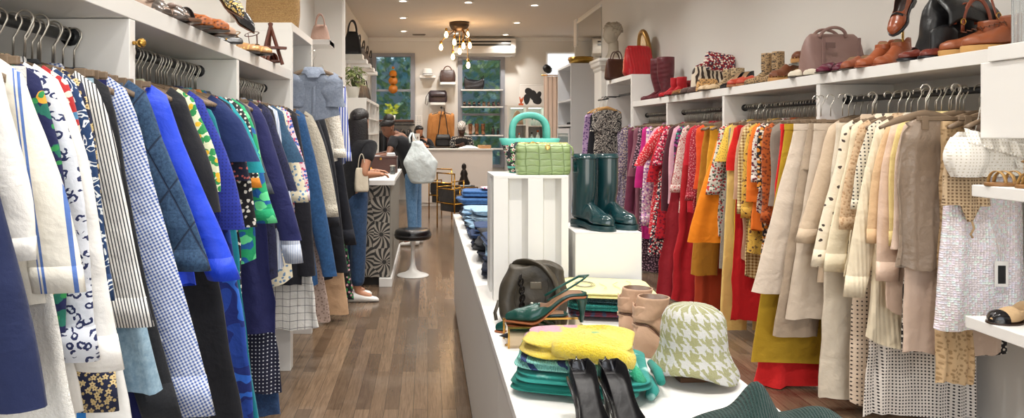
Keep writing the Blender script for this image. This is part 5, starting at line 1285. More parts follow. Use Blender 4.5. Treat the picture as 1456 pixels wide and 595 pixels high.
# mirrored riser with the green slingback
t = thing('mirrored_riser', 'low mirrored box with brass edges under the green slingback shoe', 'stand', (.385, 2.33, IZ + .0005), R(2))
MB().box(-.125, .125, -.055, .055, 0, .066).build('mirror_faces', plain('smoky_mirror', '#b8a58c', .08, 1.0), t, False)
for sx in (-1, 1):
    for sy in (-1, 1): MB().box(sx * .125 - .003, sx * .125 + .003, sy * .055 - .003, sy * .055 + .003, 0, .067).build('corner_edge', brass, t, False)
for q in (-1, 1): MB().box(-.128, .128, q * .055 - .003, q * .055 + .003, .064, .069).build('top_edge', brass, t, False)
gsh = leather('#12433b', .22)
def sling(t, L, W, heel, base, tw):
    pts = [(L * .0, -W * .40, base + heel * .45 + .035), (-L * .2, -W * .46, base + heel + .02), (-L * .42, -W * .36, base + heel + .055), (-L * .50, 0, base + heel + .062), (-L * .42, W * .36, base + heel + .055), (-L * .2, W * .46, base + heel + .02), (L * .0, W * .40, base + heel * .45 + .035)]
    MB().tube(pts, .0095, 8, flat=.35).build('slingback_strap', gsh, t); MB().ball((L * .16, -W * .43, base + .045), .006).build('stud', metal('#c9c6bd'), t)
shoe('dark green patent slingback with pointed toe on the mirrored box', 'slingback', gsh, (.392, 2.33, IZ + .07), R(178), .27, .085, 'stiletto', 'point', .60, .085, .012, .03, .055, lining=leather('#8d6a50'), solem=leather('#9a5a34'), sling=True, extra=sling)
shoe('dark green patent slingback half hidden behind the mirrored box', 'slingback', gsh, (.36, 2.44, IZ + .001), R(172), .25, .06, 'block', 'point', .60, .08, .012, .03, .055, lining=leather('#8d6a50'), solem=leather('#9a5a34'), sling=True, extra=sling)
t = thing('arrow_ornament', 'small black arrow shaped ornament poking out left of the mirrored box', 'ornament', (.262, 2.305, IZ + .012)); MB().loft([[(-.03, 0, 0.02)] * 6, [(0, .008 * cos(2 * pi * k / 6), .02 + .01 * sin(2 * pi * k / 6)) for k in range(6)], [(.012, .004 * cos(2 * pi * k / 6), .02 + .004 * sin(2 * pi * k / 6)) for k in range(6)]]).build('head', black, t)
MB().lathe([(.0001, -.012), (.01, -.012), (.008, -.008), (.002, -.006), (.002, .016), (.0001, .017)], 10).build('foot', brass, t)
# back stack with the yellow sweater
sx, sd, rz = .705, 2.72, R(-10)
z = IZ + .0135
zs = [('folded_shirt', 'dark shirt with red pattern at the base of the back stack', cloth('#5d2030', ('blot', '#2f3a52', 40, .3, .4), proj='3d'), .30, .25, .018, 1), ('folded_sweater', 'teal folded sweater in the middle of the back stack', cloth('#1b8f86', ('knit', 60), proj='3d'), .31, .26, .026, 2),
      ('folded_sweater', 'dark petrol folded sweater right under the pale yellow one', cloth('#1f4a52', ('knit', 60), proj='3d'), .30, .26, .014, 1)]
for nm, lb, mt_, w, dd, h, ly in zs:
    folded(nm, lb, mt_, (sx, sd, z), rz + R(RND.uniform(-3, 3)), w, dd, h, ly, int(z * 999), 'folded knitwear on the back stack', wob=.012, top=.002); z += h + .0045
t = folded('folded_shirt', 'pale yellow folded tee with grey line drawing on top of the back stack', cloth('#efe6a0', None, proj='3d'), (sx - .01, sd, z), rz, .31, .27, .020, 2, 41, None, 'shirt', wob=.012)
m = MB()
for k in range(3): m.tube([(-.09 + (.03 + .006 * k) * cos(a) , -.03 + (.04 + .008 * k) * sin(a), .029) for a in [2 * pi * i / 20 for i in range(20)]], .0012, 4, closed=True)
for k in range(3): m.tube([(-.02 + .05 * k + .012 * sin(q * 1.3 + k), -.10 + .026 * q, .0295) for q in range(5 + k)], .0009, 4)
m.build('line_drawing', plain('grey_ink', '#8c8a78', .8), t)
# beige suede wedge ankle boots
sb = cloth('#b8957a', None, .75, '3d')
def wtop(t, L, W, heel, base, tw):
    for q in (-1, 1): MB().tube([(-L / 2 + L * u, q * W * cinterp(tw, u) * 1.03, base + heel * (1 - smooth((u - .18) / .5)) + .003) for u in [.02 + .95 * k / 20 for k in range(21)]], .0022, 5).build('welt', leather('#5d3c28'), t)
for k, (x, y, lb) in enumerate(((.735, 2.33, 'beige suede wedge ankle boot behind its match, nearer the fluted pedestal'), (.748, 2.205, 'beige suede wedge ankle boot in front, beside the bucket hat'))):
    shoe(lb, 'wedge_boot', sb, (x, y, IZ + .001), R(-14), .205, .088, 'wedge', 'round', .46, .105, .07, .06, .07, lining=leather('#5d4330'), solem=sb, ts=.008, shaft=.085, shaft_w=.098, cat='boot', group='beige suede wedge boots', extra=wtop, lean=.012)
# houndstooth bucket hat on a wooden stand
t = thing('hat_stand', 'low wooden stand under the bucket hat', 'stand', (.752, 1.99, IZ + .0005), R(3)); MB().box(-.05, .05, -.03, .03, 0, .014).build('base', plain('walnut', '#6b4526', .4, var=.3), t, False, bevel=.002)
MB().tube([(0, 0, .014), (0, 0, .17)], .011, 12).build('post', plain('walnut', '#6b4526', .4, var=.3), t); MB().ball((0, 0, .175), .05, .05, .035, 14).build('head_form', plain('walnut', '#6b4526', .4, var=.3), t)
ht = thing('bucket_hat', 'fuzzy cream and lime houndstooth bucket hat on a low wooden stand', 'hat', (.752, 1.99, IZ), 0)
prof = [(.0005, .213), (.03, .2125), (.055, .207), (.072, .196), (.082, .175), (.087, .14), (.09, .105), (.092, .092), (.1, .07), (.111, .048), (.121, .032), (.120, .029), (.112, .037), (.1, .055), (.088, .085), (.084, .12), (.08, .16), (.07, .185), (.05, .199), (.0005, .203)]
def hatmat():
    s = NT('houndstooth_fleece', '#efeee4', .95); o = s.n('TexCoord').outputs['Object']; x = s.n('SeparateXYZ', None, {0: o})
    an = s.math('MULTIPLY', s.math('ARCTAN2', x.outputs[0], s.math('MULTIPLY', x.outputs[1], -1.0)), .09)
    v = s.n('CombineXYZ', None, {0: an, 1: x.outputs[2]}).outputs[0]; v = s.warp(s.warp(v, 35, .010), 150, .008); p = .040
    a = stripe_wave(s, v, p, 0); b = stripe_wave(s, v, p, 90); dg = stripe_wave(s, v, p / 4 * 1.414, 45); la, lb_ = s.less(a, .5), s.less(b, .5)
    f = s.math('ADD', s.math('MULTIPLY', la, lb_), s.math('MULTIPLY', s.math('ABSOLUTE', s.math('SUBTRACT', la, lb_)), s.less(dg, .5)))
    c = s.mix(f, '#fcfbf5', '#c2c07e'); s.set('Base Color', c); s.bump(s.noise(s.coord('3d'), 150, 4, .8).outputs[0], 1.0, .018); s.set('Sheen Weight', .4); return s.m
m = MB(); n = 64; rings = []
for r, z in prof:
    rings.append([((r + noise.noise(Vector((cos(2 * pi * k / n) * 4, sin(2 * pi * k / n) * 4, z * 20))) * .007) * cos(2 * pi * k / n), (r + noise.noise(Vector((cos(2 * pi * k / n) * 30, sin(2 * pi * k / n) * 30, z * 160))) * .006) * sin(2 * pi * k / n), z + (.010 * sin(3 * 2 * pi * k / n + 1) + .006 * sin(2 * 2 * pi * k / n)) * max(0, (r - .09) / .03) * (z < .1)) for k in range(n)])
m.loft(rings, True, False, False).build('crown_and_brim', hatmat(), ht)
# front stack: teal tie dye knits with the yellow fuzzy sweater on top
sx, sd, rz = .415, 1.95, R(-14); z = IZ + .0135
tie = cloth('#24857c', [('tie', '#b5d8d2', 8, .57), ('tie', '#14595f', 7, .6)], proj='3d'); tie2 = cloth('#1b7c70', [('tie', '#6fbcb0', 9, .6)], proj='3d')
for nm, lb, mt_, w, dd, h, ly, dx in (('folded_sweater', 'green teal folded sweater at the base of the front stack', tie2, .31, .27, .022, 1, 0), ('folded_sweater', 'teal and white tie dye sweater second in the front stack', tie, .32, .28, .024, 2, .012), ('folded_sweater', 'turquoise sweater with dark blue stripes under the yellow one', cloth('#8fd8cc', [('stripe', '#27407c', .05, 60, .2), ('knit', 70)]), .29, .25, .024, 2, -.006)):
    folded(nm, lb, mt_, (sx + dx, sd, z), rz + R(RND.uniform(-2, 2)), w, dd, h, ly, int(z * 999), 'folded knitwear on the front stack', wob=.012, top=.002); z += h + .006
t = folded('fuzzy_sweater', 'fluffy bright yellow sweater with a pink patch on top of the front stack', cloth('#fbdc17', [('patch', '#e3a3bd', -.105, .07, .06), ('patch', '#e3a3bd', -.03, .10, .028), ('patch', '#8cc65a', .045, .0, .012), ('fuzz', 140, .014)], proj='3d', sheen=.5), (sx + .005, sd + .005, z), rz, .27, .24, .034, 2, 52, None, 'sweater', wob=.016, top=.012, bulge=.014, rnd=.07)
MB().tube([(-.06 + .2 * k / 8, -.125 - .02 * sin(pi * k / 8), .03 + .012 * sin(pi * k / 8) - .02 * (k / 8)) for k in range(9)], [.02 + .008 * sin(pi * k / 8) for k in range(9)], 12).build('sleeve', cloth('#fbdc17', ('fuzz', 140, .012), proj='3d', sheen=.5), t)
MB().tube([(.12, -.10, .0), (.145, -.115, -.02), (.165, -.12, -.045)], [.018, .02, .016], 10, flat=.7).build('cuff', cloth('#35b98c', ('fuzz', 140, .01), proj='3d'), t)
t = thing('folded_scarf', 'rolled teal scarf end hanging beside the front stack', 'scarf', (sx + .185, sd - .03, IZ + .001), rz)
MB().tube([(-.02, .08, .02), (.0, .0, .022), (.01, -.07, .02), (.0, -.11, .016)], [.014, .018, .017, .012], 10, flat=.9).build('rolled_cloth', tie, t); MB().tube([(.012, .06, .05), (.026, -.01, .05), (.03, -.07, .044)], [.01, .014, .012], 10).build('top_roll', tie2, t)
# black pointed pumps facing the viewer
bp = leather('#121114', .16)
for k, (x, lb) in enumerate(((.375, 'black leather high heeled pump on the left, toe to the viewer'), (.455, 'black leather high heeled pump on the right, toe to the viewer'))):
    def print_(t, L, W, heel, base, tw):
        MB().tube([(-L / 2 + .004, 0, base + heel + .012), (-L / 2 + .002, 0, base + heel + .046)], .0016, 5).build('back_seam', leather('#2c2a2c', .4), t)
    shoe(lb, 'pump', bp, (x, 1.60, IZ + .001), R(-90 + (4 if k == 0 else 8)), .265, .095, 'stiletto', 'point', .64, .086, .055, .038, .05, lining=leather('#151416', .5), solem=leather('#1a1818', .3), group='black pumps on the island', extra=print_)
# dark green knit heap in the foreground
kn = cloth('#10342f', [('knit', 55), ], proj='3d', wr=.3)
t = thing('knit_sweater', 'dark green chunky knit sweater heaped at the near end of the island', 'sweater', (.70, 1.40, IZ + .002), R(-8))
def heap(u, v):
    x = (u - .5) * .36; y = (v - .5) * .30; ex = max(0, 1 - (2 * abs(u - .5)) ** 4) ; ey = max(0, 1 - (2 * abs(v - .5)) ** 4); e = (ex * ey) ** .45
    z = .095 * e * (1 + .25 * noise.noise(Vector((x * 9, y * 9, 2)))) + .075 * math.exp(-((x + .035) / .032) ** 2 - ((y - .06) / .05) ** 2) + .03 * math.exp(-((x - .07) / .09) ** 2 - ((y - .05) / .07) ** 2) + .03 * math.exp(-((x + .10) / .05) ** 2 - ((y - .05) / .06) ** 2)
    return (x + .01 * sin(y * 30), y + .008 * sin(x * 28), max(.004, z) * (e ** .2 if e > 0 else 0) + .002)
MB().sheet(48, 40, heap).build('body', kn, t, solid=.008)
MB().tube([(-.185, -.10 + .03 * k, .012 + .012 * (k % 2)) for k in range(7)], .012, 8).build('pale_ribbed_edge', cloth('#7f9a96', ('knit', 60), proj='3d'), t)

# ------------------------------------------------------------------ shoes on the two right wall shelves
gs = leather('#a8824a', .3)
pair(lambda lb, l, r: sandal(lb, 'sandal', gs, l, r, .24, .0, bands=((.55, .012), (.72, .014), (.84, .012)), ankle=True, group='gold sandals', solem=leather('#8a6238')), (2.20, 2.56, 1.3005), R(188), .11, ('gold strappy flat sandal at the far side of the upper wall shelf', 'gold strappy flat sandal nearer the viewer on the upper wall shelf'))
def cap(t, L, W, heel, base, tw):
    MB().loft([[(-L / 2 + L * u, -W * cinterp(tw, u) * 1.03 * cos(a), base + h * abs(sin(a)) ** .75) for a in [pi * i / 12 for i in range(13)]] for u, h in ((.82, .044), (.88, .042), (.94, .034), (.98, .023), (1.0, .01))], False, False, True).build('black_toe_cap', leather('#131215', .15), t)
pair(lambda lb, l, r: shoe(lb, 'cap_toe_flat', cloth('#b89a72', None, .7, '3d'), l, r, .25, .012, 'block', 'round', .56, .09, lining=leather('#cbb28f'), group='beige cap toe flats', extra=cap), (2.19, 2.54, .8005), R(200), .12, ('beige flat with black toe cap at the far edge of the lower wall shelf', 'beige flat with black toe cap nearer the viewer on the lower shelf'))
# ------------------------------------------------------------------ the sales counter with swirl wallpaper
def swirl_mat():
    s = NT('swirl_wallpaper', '#2a2826', .5); v = s.coord('xz'); p = 4.4
    vo = s.voro(v, p, rnd=.45, dim='2D')
    dv = s.n('VectorMath', {'operation': 'SUBTRACT'}, {0: s.n('VectorMath', {'operation': 'SCALE'}, {0: v, 'Scale': p}).outputs[0], 1: s.n('VectorMath', {'operation': 'SCALE'}, {0: vo.outputs['Position'], 'Scale': p}).outputs[0]})
    x = s.n('SeparateXYZ', None, {0: dv.outputs[0]}); an = s.math('ARCTAN2', x.outputs[1], x.outputs[0])
    w = s.math('SINE', s.math('ADD', s.math('MULTIPLY', an, 13.0), s.math('MULTIPLY', vo.outputs['Distance'], 9.0)))
    f = s.math('MULTIPLY', s.more(w, .05), s.more(vo.outputs['Distance'], .09))
    s.set('Base Color', s.mix(f, '#2b2927', '#a79f93')); return s.m
t = thing('sales_counter', 'white topped sales counter with grey swirl wallpaper on its front', 'counter')
MB().box(-.98, -.37, 6.86, 8.9, .085, .985).build('carcass', plain('grey_panel', '#8f8c83', .6), t, False)
MB().box(-.80, -.37, 6.852, 6.859, .085, .985).build('wallpaper_panel', swirl_mat(), t, False)
MB().box(-.368, -.362, 6.862, 8.9, .085, .985).build('side_panel', plain('grey_panel', '#8f8c83', .6), t, False)
MB().box(-.985, -.33, 7.02, 8.95, .987, 1.034).build('worktop', whitem, t, False, bevel=.004)
MB().box(-.58, -.32, 6.76, 7.018, .987, 1.036).build('raised_end', whitem, t, False, bevel=.004)
MB().box(-.8, -.582, 6.84, 7.015, .987, 1.01).build('lower_ledge', plain('sage_grey', '#9a9b8e', .5), t, False)
MB().box(-.47, -.345, 6.80, 8.9, 0, .082).build('white_base', whitem, t, False, bevel=.003)
MB().box(-.96, -.48, 6.90, 8.88, 0, .08).build('dark_plinth', plain('dark_plinth', '#2a2622', .7), t, False)
wb = plain('rosewood', '#4c2b22', .4, var=.35)
t = thing('wooden_box', 'dark reddish wooden box standing on the sales counter', 'box', (-.53, 8.1, 1.035))
MB().box(-.18, .18, -.14, .14, 0, .165).build('body', wb, t, False, bevel=.003); MB().box(-.184, .184, -.144, .144, .166, .188).build('lid', wb, t, False, bevel=.004); MB().box(-.012, .012, -.150, -.145, .15, .175).build('latch', brass, t, False)
t = thing('card_stand', 'small white tilted card reader on the wooden box', 'card reader', (-.42, 8.05, 1.2245), R(10), None, R(0)); MB().box(-.05, .05, -.03, .03, 0, .02).build('base', whitem, t, False, bevel=.004); MB().box(-.045, .045, -.025, .03, .021, .035, 0, Matrix.Rotation(R(12), 4, 'X')).build('screen', plain('screen', '#d9dde0', .2), t, False, bevel=.003)
t = thing('phone', 'white phone lying on the wooden box left of the card reader', 'phone', (-.60, 8.05, 1.2245), R(30)); MB().prism(rrect(.07, .14, .012), 0, .009).build('body', plain('white_plastic', '#e9e9ea', .25), t, False); MB().prism(rrect(.064, .132, .01), .0091, .0098).build('screen', plain('phone_screen', '#c9ced6', .1), t, False)
glassj = plain('clear_glass', '#dfe5e5', .05, Transmission_Weight=.9)
t = thing('glass_jar', 'small clear glass jar at the right end of the counter box', 'jar', (-.385, 7.75, 1.035)); MB().lathe([(.0001, 0), (.03, 0), (.032, .05), (.028, .075), (.03, .085), (.026, .085), (.026, .01), (.0001, .01)], 16).build('glass', glassj, t); MB().lathe([(.0001, .1), (.031, .1), (.031, .086), (.0001, .086)], 16).build('lid', steel, t)
t = thing('orange', 'yellow orange fruit on the counter beside the wooden box', 'fruit', (-.66, 7.9, 1.035)); MB().ball((0, 0, .04), .042, .042, .04, 14).build('peel', plain('orange_peel', '#f0a22a', .45, bump=(120, .3, .002)), t); MB().ball((0, 0, .08), .005, n=6).build('stem_scar', plain('stem', '#4c5a2a', .7), t)
# tulip stool
t = thing('tulip_stool', 'low stool with black vinyl seat on a white tulip foot', 'stool', (-.154, 7.35, 0))
MB().lathe([(.0001, .0), (.165, .0), (.168, .006), (.15, .014), (.09, .03), (.045, .06), (.026, .11), (.021, .2), (.022, .3), (.032, .36), (.06, .385), (.0001, .385)], 32).build('foot', plain('white_enamel', '#e6e4df', .25), t)
MB().lathe([(.0001, .386), (.178, .386), (.19, .40), (.192, .425), (.19, .455), (.182, .475), (.16, .485), (.08, .489), (.0001, .489)], 36).build('seat', leather('#0e0d10', .15), t)
MB().lathe([(.1915, .415), (.195, .42), (.195, .428), (.1915, .433)], 36).build('piping', leather('#2a282a', .3), t)
# two gold framed armchairs
goldm = plain('gold_metal', '#b98a3c', .22, 1.0); blkv = leather('#17161a', .4)
def armchair(name, label, loc, rz):
    t = thing(name, label, 'chair', loc, rz, 'gold framed armchairs')
    r = .011
    def tb(nm, *p): MB().tube(p, r, 8).build(nm, goldm, t)
    for sy in (-1, 1):
        tb('leg', (-.22, sy * .225, 0), (-.22, sy * .225, .87)); tb('leg', (.23, sy * .225, 0), (.23, sy * .225, .64))
        tb('armrest', (-.22, sy * .225, .64), (.23, sy * .225, .64)); tb('side_rail', (-.22, sy * .225, .40), (.23, sy * .225, .40))
    for z in (.86, .62, .40): tb('back_rail', (-.22, -.225, z), (-.22, .225, z))
    tb('front_rail', (.23, -.225, .40), (.23, .225, .40))
    MB().prism(rrect(.44, .42, .05, 5), .405, .49).build('seat', blkv, t, bevel=.012, auto=40)
    MB().prism(rrect(.40, .40, .05, 5), .27, .39).build('lower_cushion', blkv, t, bevel=.012, auto=40)
    MB().prism([(y, z) for y, z in rrect(.42, .18, .03, 4, 0, .52)], -.213, -.17, 'x').build('backrest', blkv, t, bevel=.008, auto=40)
    return t
armchair('armchair', 'black seated gold framed armchair nearer the denim stacks', (.46, 11.0, 0), R(35))
armchair('armchair', 'black seated gold framed armchair behind the nearer one', (.33, 12.35, 0), R(60))
t = thing('side_table', 'small round black table between the gold framed armchairs', 'table', (.66, 12.75, 0))
MB().lathe([(.0001, .50), (.2, .50), (.2, .53), (.0001, .53)], 28).build('tabletop', blkv, t); MB().lathe([(.0001, 0), (.14, 0), (.14, .02), (.03, .04), (.03, .499), (.0001, .499)], 20).build('pedestal', blkv, t)
t = thing('figurine', 'small dark figurine of a seated figure on the round table', 'sculpture', (.66, 12.75, .5305)); fg = plain('bronze', '#2c2521', .35, .6)
MB().lathe([(.0001, 0), (.10, 0), (.11, .05), (.085, .10), (.06, .17), (.07, .21), (.05, .27), (.03, .29), (.045, .33), (.04, .37), (.015, .40), (.0001, .405)], 18, sx=1.0, sy=.7).build('body', fg, t)
MB().lathe([(.0001, -.0), (.12, 0), (.12, .012), (.0001, .012)], 18).build('base', plain('blue_glaze', '#c8d2dc', .3), t)
# ------------------------------------------------------------------ rear cash desk
t = thing('cash_desk', 'long plain white desk across the back of the shop', 'counter')
MB().box(-.35, 1.32, 14.3, 14.72, .06, 1.13).build('front_panel', plain('desk_white', '#e2dad3', .5), t, False)
MB().box(-.37, 1.34, 14.27, 14.75, 1.131, 1.16).build('worktop', whitem, t, False, bevel=.003); MB().box(-.35, 1.32, 14.33, 14.7, 0, .059).build('plinth', whitem, t, False)
t = thing('cardboard_box', 'flat brown cardboard box on the right end of the back desk', 'box', (1.17, 14.5, 1.1605)); MB().box(-.13, .13, -.1, .1, 0, .07).build('body', plain('cardboard', '#b98d62', .8), t, False, bevel=.002); MB().box(-.02, .02, -.101, .101, .0702, .071).build('tape', plain('tape', '#d4b48a', .3), t, False)
t = thing('paper_pile', 'heap of white tissue paper on the back desk', 'paper', (.85, 14.5, 1.162)); MB().sheet(20, 12, lambda u, v: ((u - .5) * .45, (v - .5) * .25, .005 + .05 * sin(pi * u) * sin(pi * v) * (1 + .6 * noise.noise(Vector((u * 7, v * 7, 0)))))).build('sheets', white, t, solid=.003)
t = thing('desk_sign', 'small white notice card standing on the back desk', 'sign', (-.235, 14.38, 1.1605)); MB().box(-.075, .075, 0, .008, .0, .31).build('card', plain('card', '#f2f0ec', .6), t, False)
m = MB()
for x in (-.03, .03): m.box(x - .017, x + .017, -.002, -.0003, .21, .22).box(x - .017, x + .017, -.002, -.0003, .23, .238).box(x - .004, x + .004, -.002, -.0003, .20, .25)
m.build('printed_marks', plain('brown_ink', '#6a5040', .7), t, False)

# ------------------------------------------------------------------ people
skinm = {'brown': plain('skin_brown', '#7a4f38', .5), 'light': plain('skin_light', '#b98263', .5), 'dark': plain('skin_dark', '#4f3325', .5)}
def skin(name, pts, edges, rad, mat, parent, sub=2, root=0):
    me = bpy.data.meshes.new(name); me.from_pydata([tuple(p) for p in pts], edges, []); me.materials.append(mat)
    o = bpy.data.objects.new(name, me); COL.objects.link(o); o.parent = parent
    md = o.modifiers.new('skin', 'SKIN'); md.use_smooth_shade = True
    for i, r in enumerate(rad):
        sv = me.skin_vertices[0].data[i]; sv.radius = r if isinstance(r, tuple) else (r, r)
    me.skin_vertices[0].data[root].use_root = True
    if sub: s_ = o.modifiers.new('sub', 'SUBSURF'); s_.levels = sub; s_.render_levels = sub
    return o
class Fig:
    def __init__(s): s.p, s.e, s.r = [], [], []
    def v(s, p, r, link=None):
        s.p.append(Vector(p)); s.r.append(r); i = len(s.p) - 1
        if link is not None: s.e.append((link, i))
        return i
    def chain(s, start, pts):
        i = start
        for p, r in pts: i = s.v(p, r, i)
        return i
def add_hand(f, wrist, p, dirv, side):
    """palm, four bent fingers of different lengths and a thumb from the side of the palm"""
    d = Vector(dirv).normalized(); n = Vector(side).normalized(); u = d.cross(n).normalized()
    palm = f.v(Vector(p) + d * .05, (.030, .016), wrist)
    for k, (o, l) in enumerate(((-.027, .068), (-.009, .078), (.009, .073), (.026, .056))):
        a = Vector(p) + d * .092 + n * o; b = a + d * l * .5 + u * -.008; c = b + d * l * .4 + u * -.022
        i = f.v(a, .0088, palm); i = f.v(b, .0082, i); f.v(c, .0068, i)
    a = Vector(p) + d * .03 + n * -.036; i = f.v(a, .010, palm); i = f.v(a + d * .032 - n * .02, .009, i); f.v(a + d * .055 - n * .018 - u * .006, .0075, i)
def person(label, root, sk, J, shirt, trousers, hair, shoes, facing, headtilt=(0, 0), short_sleeve=True, extra=None, name='person'):
    """J: joints in world coordinates relative to root"""
    t = thing(name, label, 'person', root); f = Fig(); V_ = Vector
    pel, ch, nk, hd = V_(J['pelvis']), V_(J['chest']), V_(J['neck']), V_(J['head'])
    p0 = f.v(pel, (.105, .085)); p1 = f.v(pel.lerp(ch, .5), (.10, .08), p0); p2 = f.v(ch, (.145, .105), p1); p3 = f.v(nk.lerp(ch, .25), (.10, .08), p2); p4 = f.v(nk, .052, p3); f.v(nk.lerp(hd, .5), .05, p4)
    arms = {}
    for s_ in ('L', 'R'):
        sh, el, wr = V_(J['sh' + s_]), V_(J['el' + s_]), V_(J['wr' + s_])
        i = f.v(sh, .055, p3); i = f.v(sh.lerp(el, .5), .046, i); i = f.v(el, .038, i); i = f.v(el.lerp(wr, .4), .037, i); i = f.v(wr, .025, i)
        add_hand(f, i, wr, (wr - el), J.get('side' + s_, (0, 1, 0)))
        hp, kn, an = V_(J['hip' + s_]), V_(J['kn' + s_]), V_(J['an' + s_])
        i = f.v(hp, .07, p0); i = f.v(hp.lerp(kn, .5), .066, i); i = f.v(kn, .056, i); i = f.v(kn.lerp(an, .35), .054, i); i = f.v(an, .036, i)
        f.v(an + V_(facing).normalized() * .13 + V_((0, 0, -.05)), .03, i)
    body = skin('body', f.p, f.e, f.r, sk, t)
    # clothing
    g = Fig(); q = g.v(pel - (ch - pel) * .45, (.165, .145)); q = g.v(pel + (ch - pel) * .02, (.165, .14), q); q1 = g.v(pel.lerp(ch, .5), (.136, .112), q); q2 = g.v(ch, (.16, .12), q1); q3 = g.v(nk.lerp(ch, .25), (.112, .092), q2); g.v(nk.lerp(ch, .1), (.075, .065), q3)
    for s_ in ('L', 'R'):
        sh, el, wr = V_(J['sh' + s_]), V_(J['el' + s_]), V_(J['wr' + s_]); i = g.v(sh, .072, q3); i = g.v(sh.lerp(el, .6), .062, i)
        if not short_sleeve: i = g.v(el, .055, i); i = g.v(el.lerp(wr, .85), .042, i)
    skin('shirt', g.p, g.e, g.r, shirt, t)
    g = Fig(); q = g.v(pel + (ch - pel) * .25, (.136, .108)); q1 = g.v(pel, (.145, .116), q)
    for s_ in ('L', 'R'):
        hp, kn, an = V_(J['hip' + s_]), V_(J['kn' + s_]), V_(J['an' + s_]); i = g.v(hp, .112, q1); i = g.v(hp.lerp(kn, .5), .09, i); i = g.v(kn, .075, i); i = g.v(kn.lerp(an, .9), .065, i)
    skin('trousers', g.p, g.e, g.r, trousers, t)
    for s_ in ('L', 'R'):
        an = V_(J['an' + s_]); m = MB(); fd = V_(facing).normalized(); sd = V_((-fd.y, fd.x, 0)); rings = []
        for u, w, h in ((-.08, .025, .07), (-.06, .038, .085), (0, .04, .09), (.07, .042, .065), (.13, .045, .05), (.17, .036, .04), (.19, .015, .025)):
            rings.append([an + fd * u + sd * (w * cos(a)) + V_((0, 0, -an.z + .002 + h * .5 * (1 + sin(a)))) for a in [2 * pi * k / 12 for k in range(12)]])
        so = m.loft(rings).build('shoe', shoes, t)
    # head as part of the body figure's neck, turned towards what it looks at
    hz = math.atan2(facing[1], facing[0]) if 'look' not in J else math.atan2(J['look'][1], J['look'][0])
    M = Matrix.Translation(hd) @ Matrix.Rotation(hz + pi, 4, 'Z') @ Matrix.Rotation(R(headtilt[0]), 4, 'Y') @ Matrix.Translation((0, 0, -.115))
    hm_ = head_mesh(); 
    for k in range(len(hm_.v)): hm_.v[k] = M @ hm_.v[k]
    h = hm_.build('head', sk, t, sub=1)
    for sy in (-1, 1):
        MB().ball((0, 0, 0), .008, .013, .007, 8, 0, M @ Matrix.Translation((-.072, sy * .03, .118))).build('eye', plain('eye_dark', '#1b1412', .2), h)
        MB().ball((0, 0, 0), .012, .006, .026, 8, 0, M @ Matrix.Translation((.012, sy * .074, .105))).build('ear', sk, h)
        MB().tube([M @ V_((-.078, sy * .016, .137)), M @ V_((-.078, sy * .032, .141)), M @ V_((-.066, sy * .046, .135))], .0035, 6).build('eyebrow', hair[0], h)
    MB().tube([M @ V_((-.064, -.022, .05)), M @ V_((-.074, 0, .048)), M @ V_((-.064, .022, .05))], .0045, 6).build('mouth', plain('lips', '#7d3f38', .5), h)
    # hair
    m = MB(); rings = []
    top = [(.115, .05), (.15, .10), (.19, .104), (.222, .085), (.243, .05), (.25, .012)]
    for z, rr in top:
        ring = []
        for k in range(26):
            a = 2 * pi * k / 26; front = max(0, -cos(a)); rad_ = rr * (1.06 if z > .14 else 1.0)
            x = .012 + rad_ * 1.05 * cos(a); 
            if z < .165 and front > .3: x = .01 + .085 * cos(a)
            ring.append(M @ V_((x + (.03 * front if z < .165 else 0), rad_ * .80 * sin(a) * (1.0 if z > .14 else 1.5), z)))
        rings.append(ring)
    m.loft(rings)
    if hair[1] > 0:            # long hair falling down the back
        rings = []
        for k in range(9):
            q = k / 8; z = .18 - hair[1] * q; w = lerp(.092, .105, smooth(q * 2)) * (1 - .35 * smooth((q - .6) * 2.5)); dpt = lerp(.06, .045, q)
            rings.append([Vector((0, 0, 0)) + (M.to_3x3() @ V_((.055 + .02 * q + dpt * cos(a) * (1 + .1 * sin(5 * a + k)), w * sin(a), 0))) + M @ V_((0, 0, .18)) + V_((0, 0, z - .18)) for a in [2 * pi * i / 22 for i in range(22)]])
        m.loft(rings)
    m.build('hair', hair[0], t, sub=1)
    if extra: extra(t, M)
    return t
hairb = plain('dark_hair', '#17110f', .45, bump=(80, .8, .01)); tee = cloth('#17171b', None, proj='3d'); jeansd = cloth('#2f4b70', ('melange', '#223a58', 60), proj='3d'); jeansl = cloth('#6f98c0', ('melange', '#5680ab', 40), proj='3d')
sneak = plain('white_sneaker', '#e9e7e2', .5)
# woman at the near end of the counter, back turned, long dark hair
def sneaker_trim(t, M): pass
person('person in black tee and dark jeans with long dark hair at the near counter end', (-.66, 6.32, 0), skinm['light'],
       dict(pelvis=(0, 0, .94), chest=(.02, .02, 1.24), neck=(.03, .03, 1.43), head=(.05, .05, 1.585), shL=(-.12, .12, 1.38), elL=(-.02, .20, 1.12), wrL=(.14, .27, 1.13), shR=(.15, -.08, 1.38), elR=(.10, -.20, 1.13), wrR=(.22, -.02, 1.12),
            hipL=(-.03, .09, .9), hipR=(.03, -.09, .9), knL=(-.02, .11, .49), knR=(.05, -.11, .49), anL=(-.04, .11, .085), anR=(.04, -.12, .085), look=(.25, 1)), tee, jeansd, (hairb, .42), sneak, (1, .1, 0), (10, 0))
tb = thing('canvas_bag', 'cream canvas shoulder bag carried by the woman with long dark hair', 'bag', (-.575, 6.12, .98), R(20)); bag_shell(.12, .07, .21, .85, 4, wr=.05, seed=44).build('body', cloth('#cfc3ae', None, proj='3d'), tb); arc_handle(-.03, .03, 0, .19, .14, .004).build('handle', cloth('#cfc3ae', None, proj='3d'), tb)
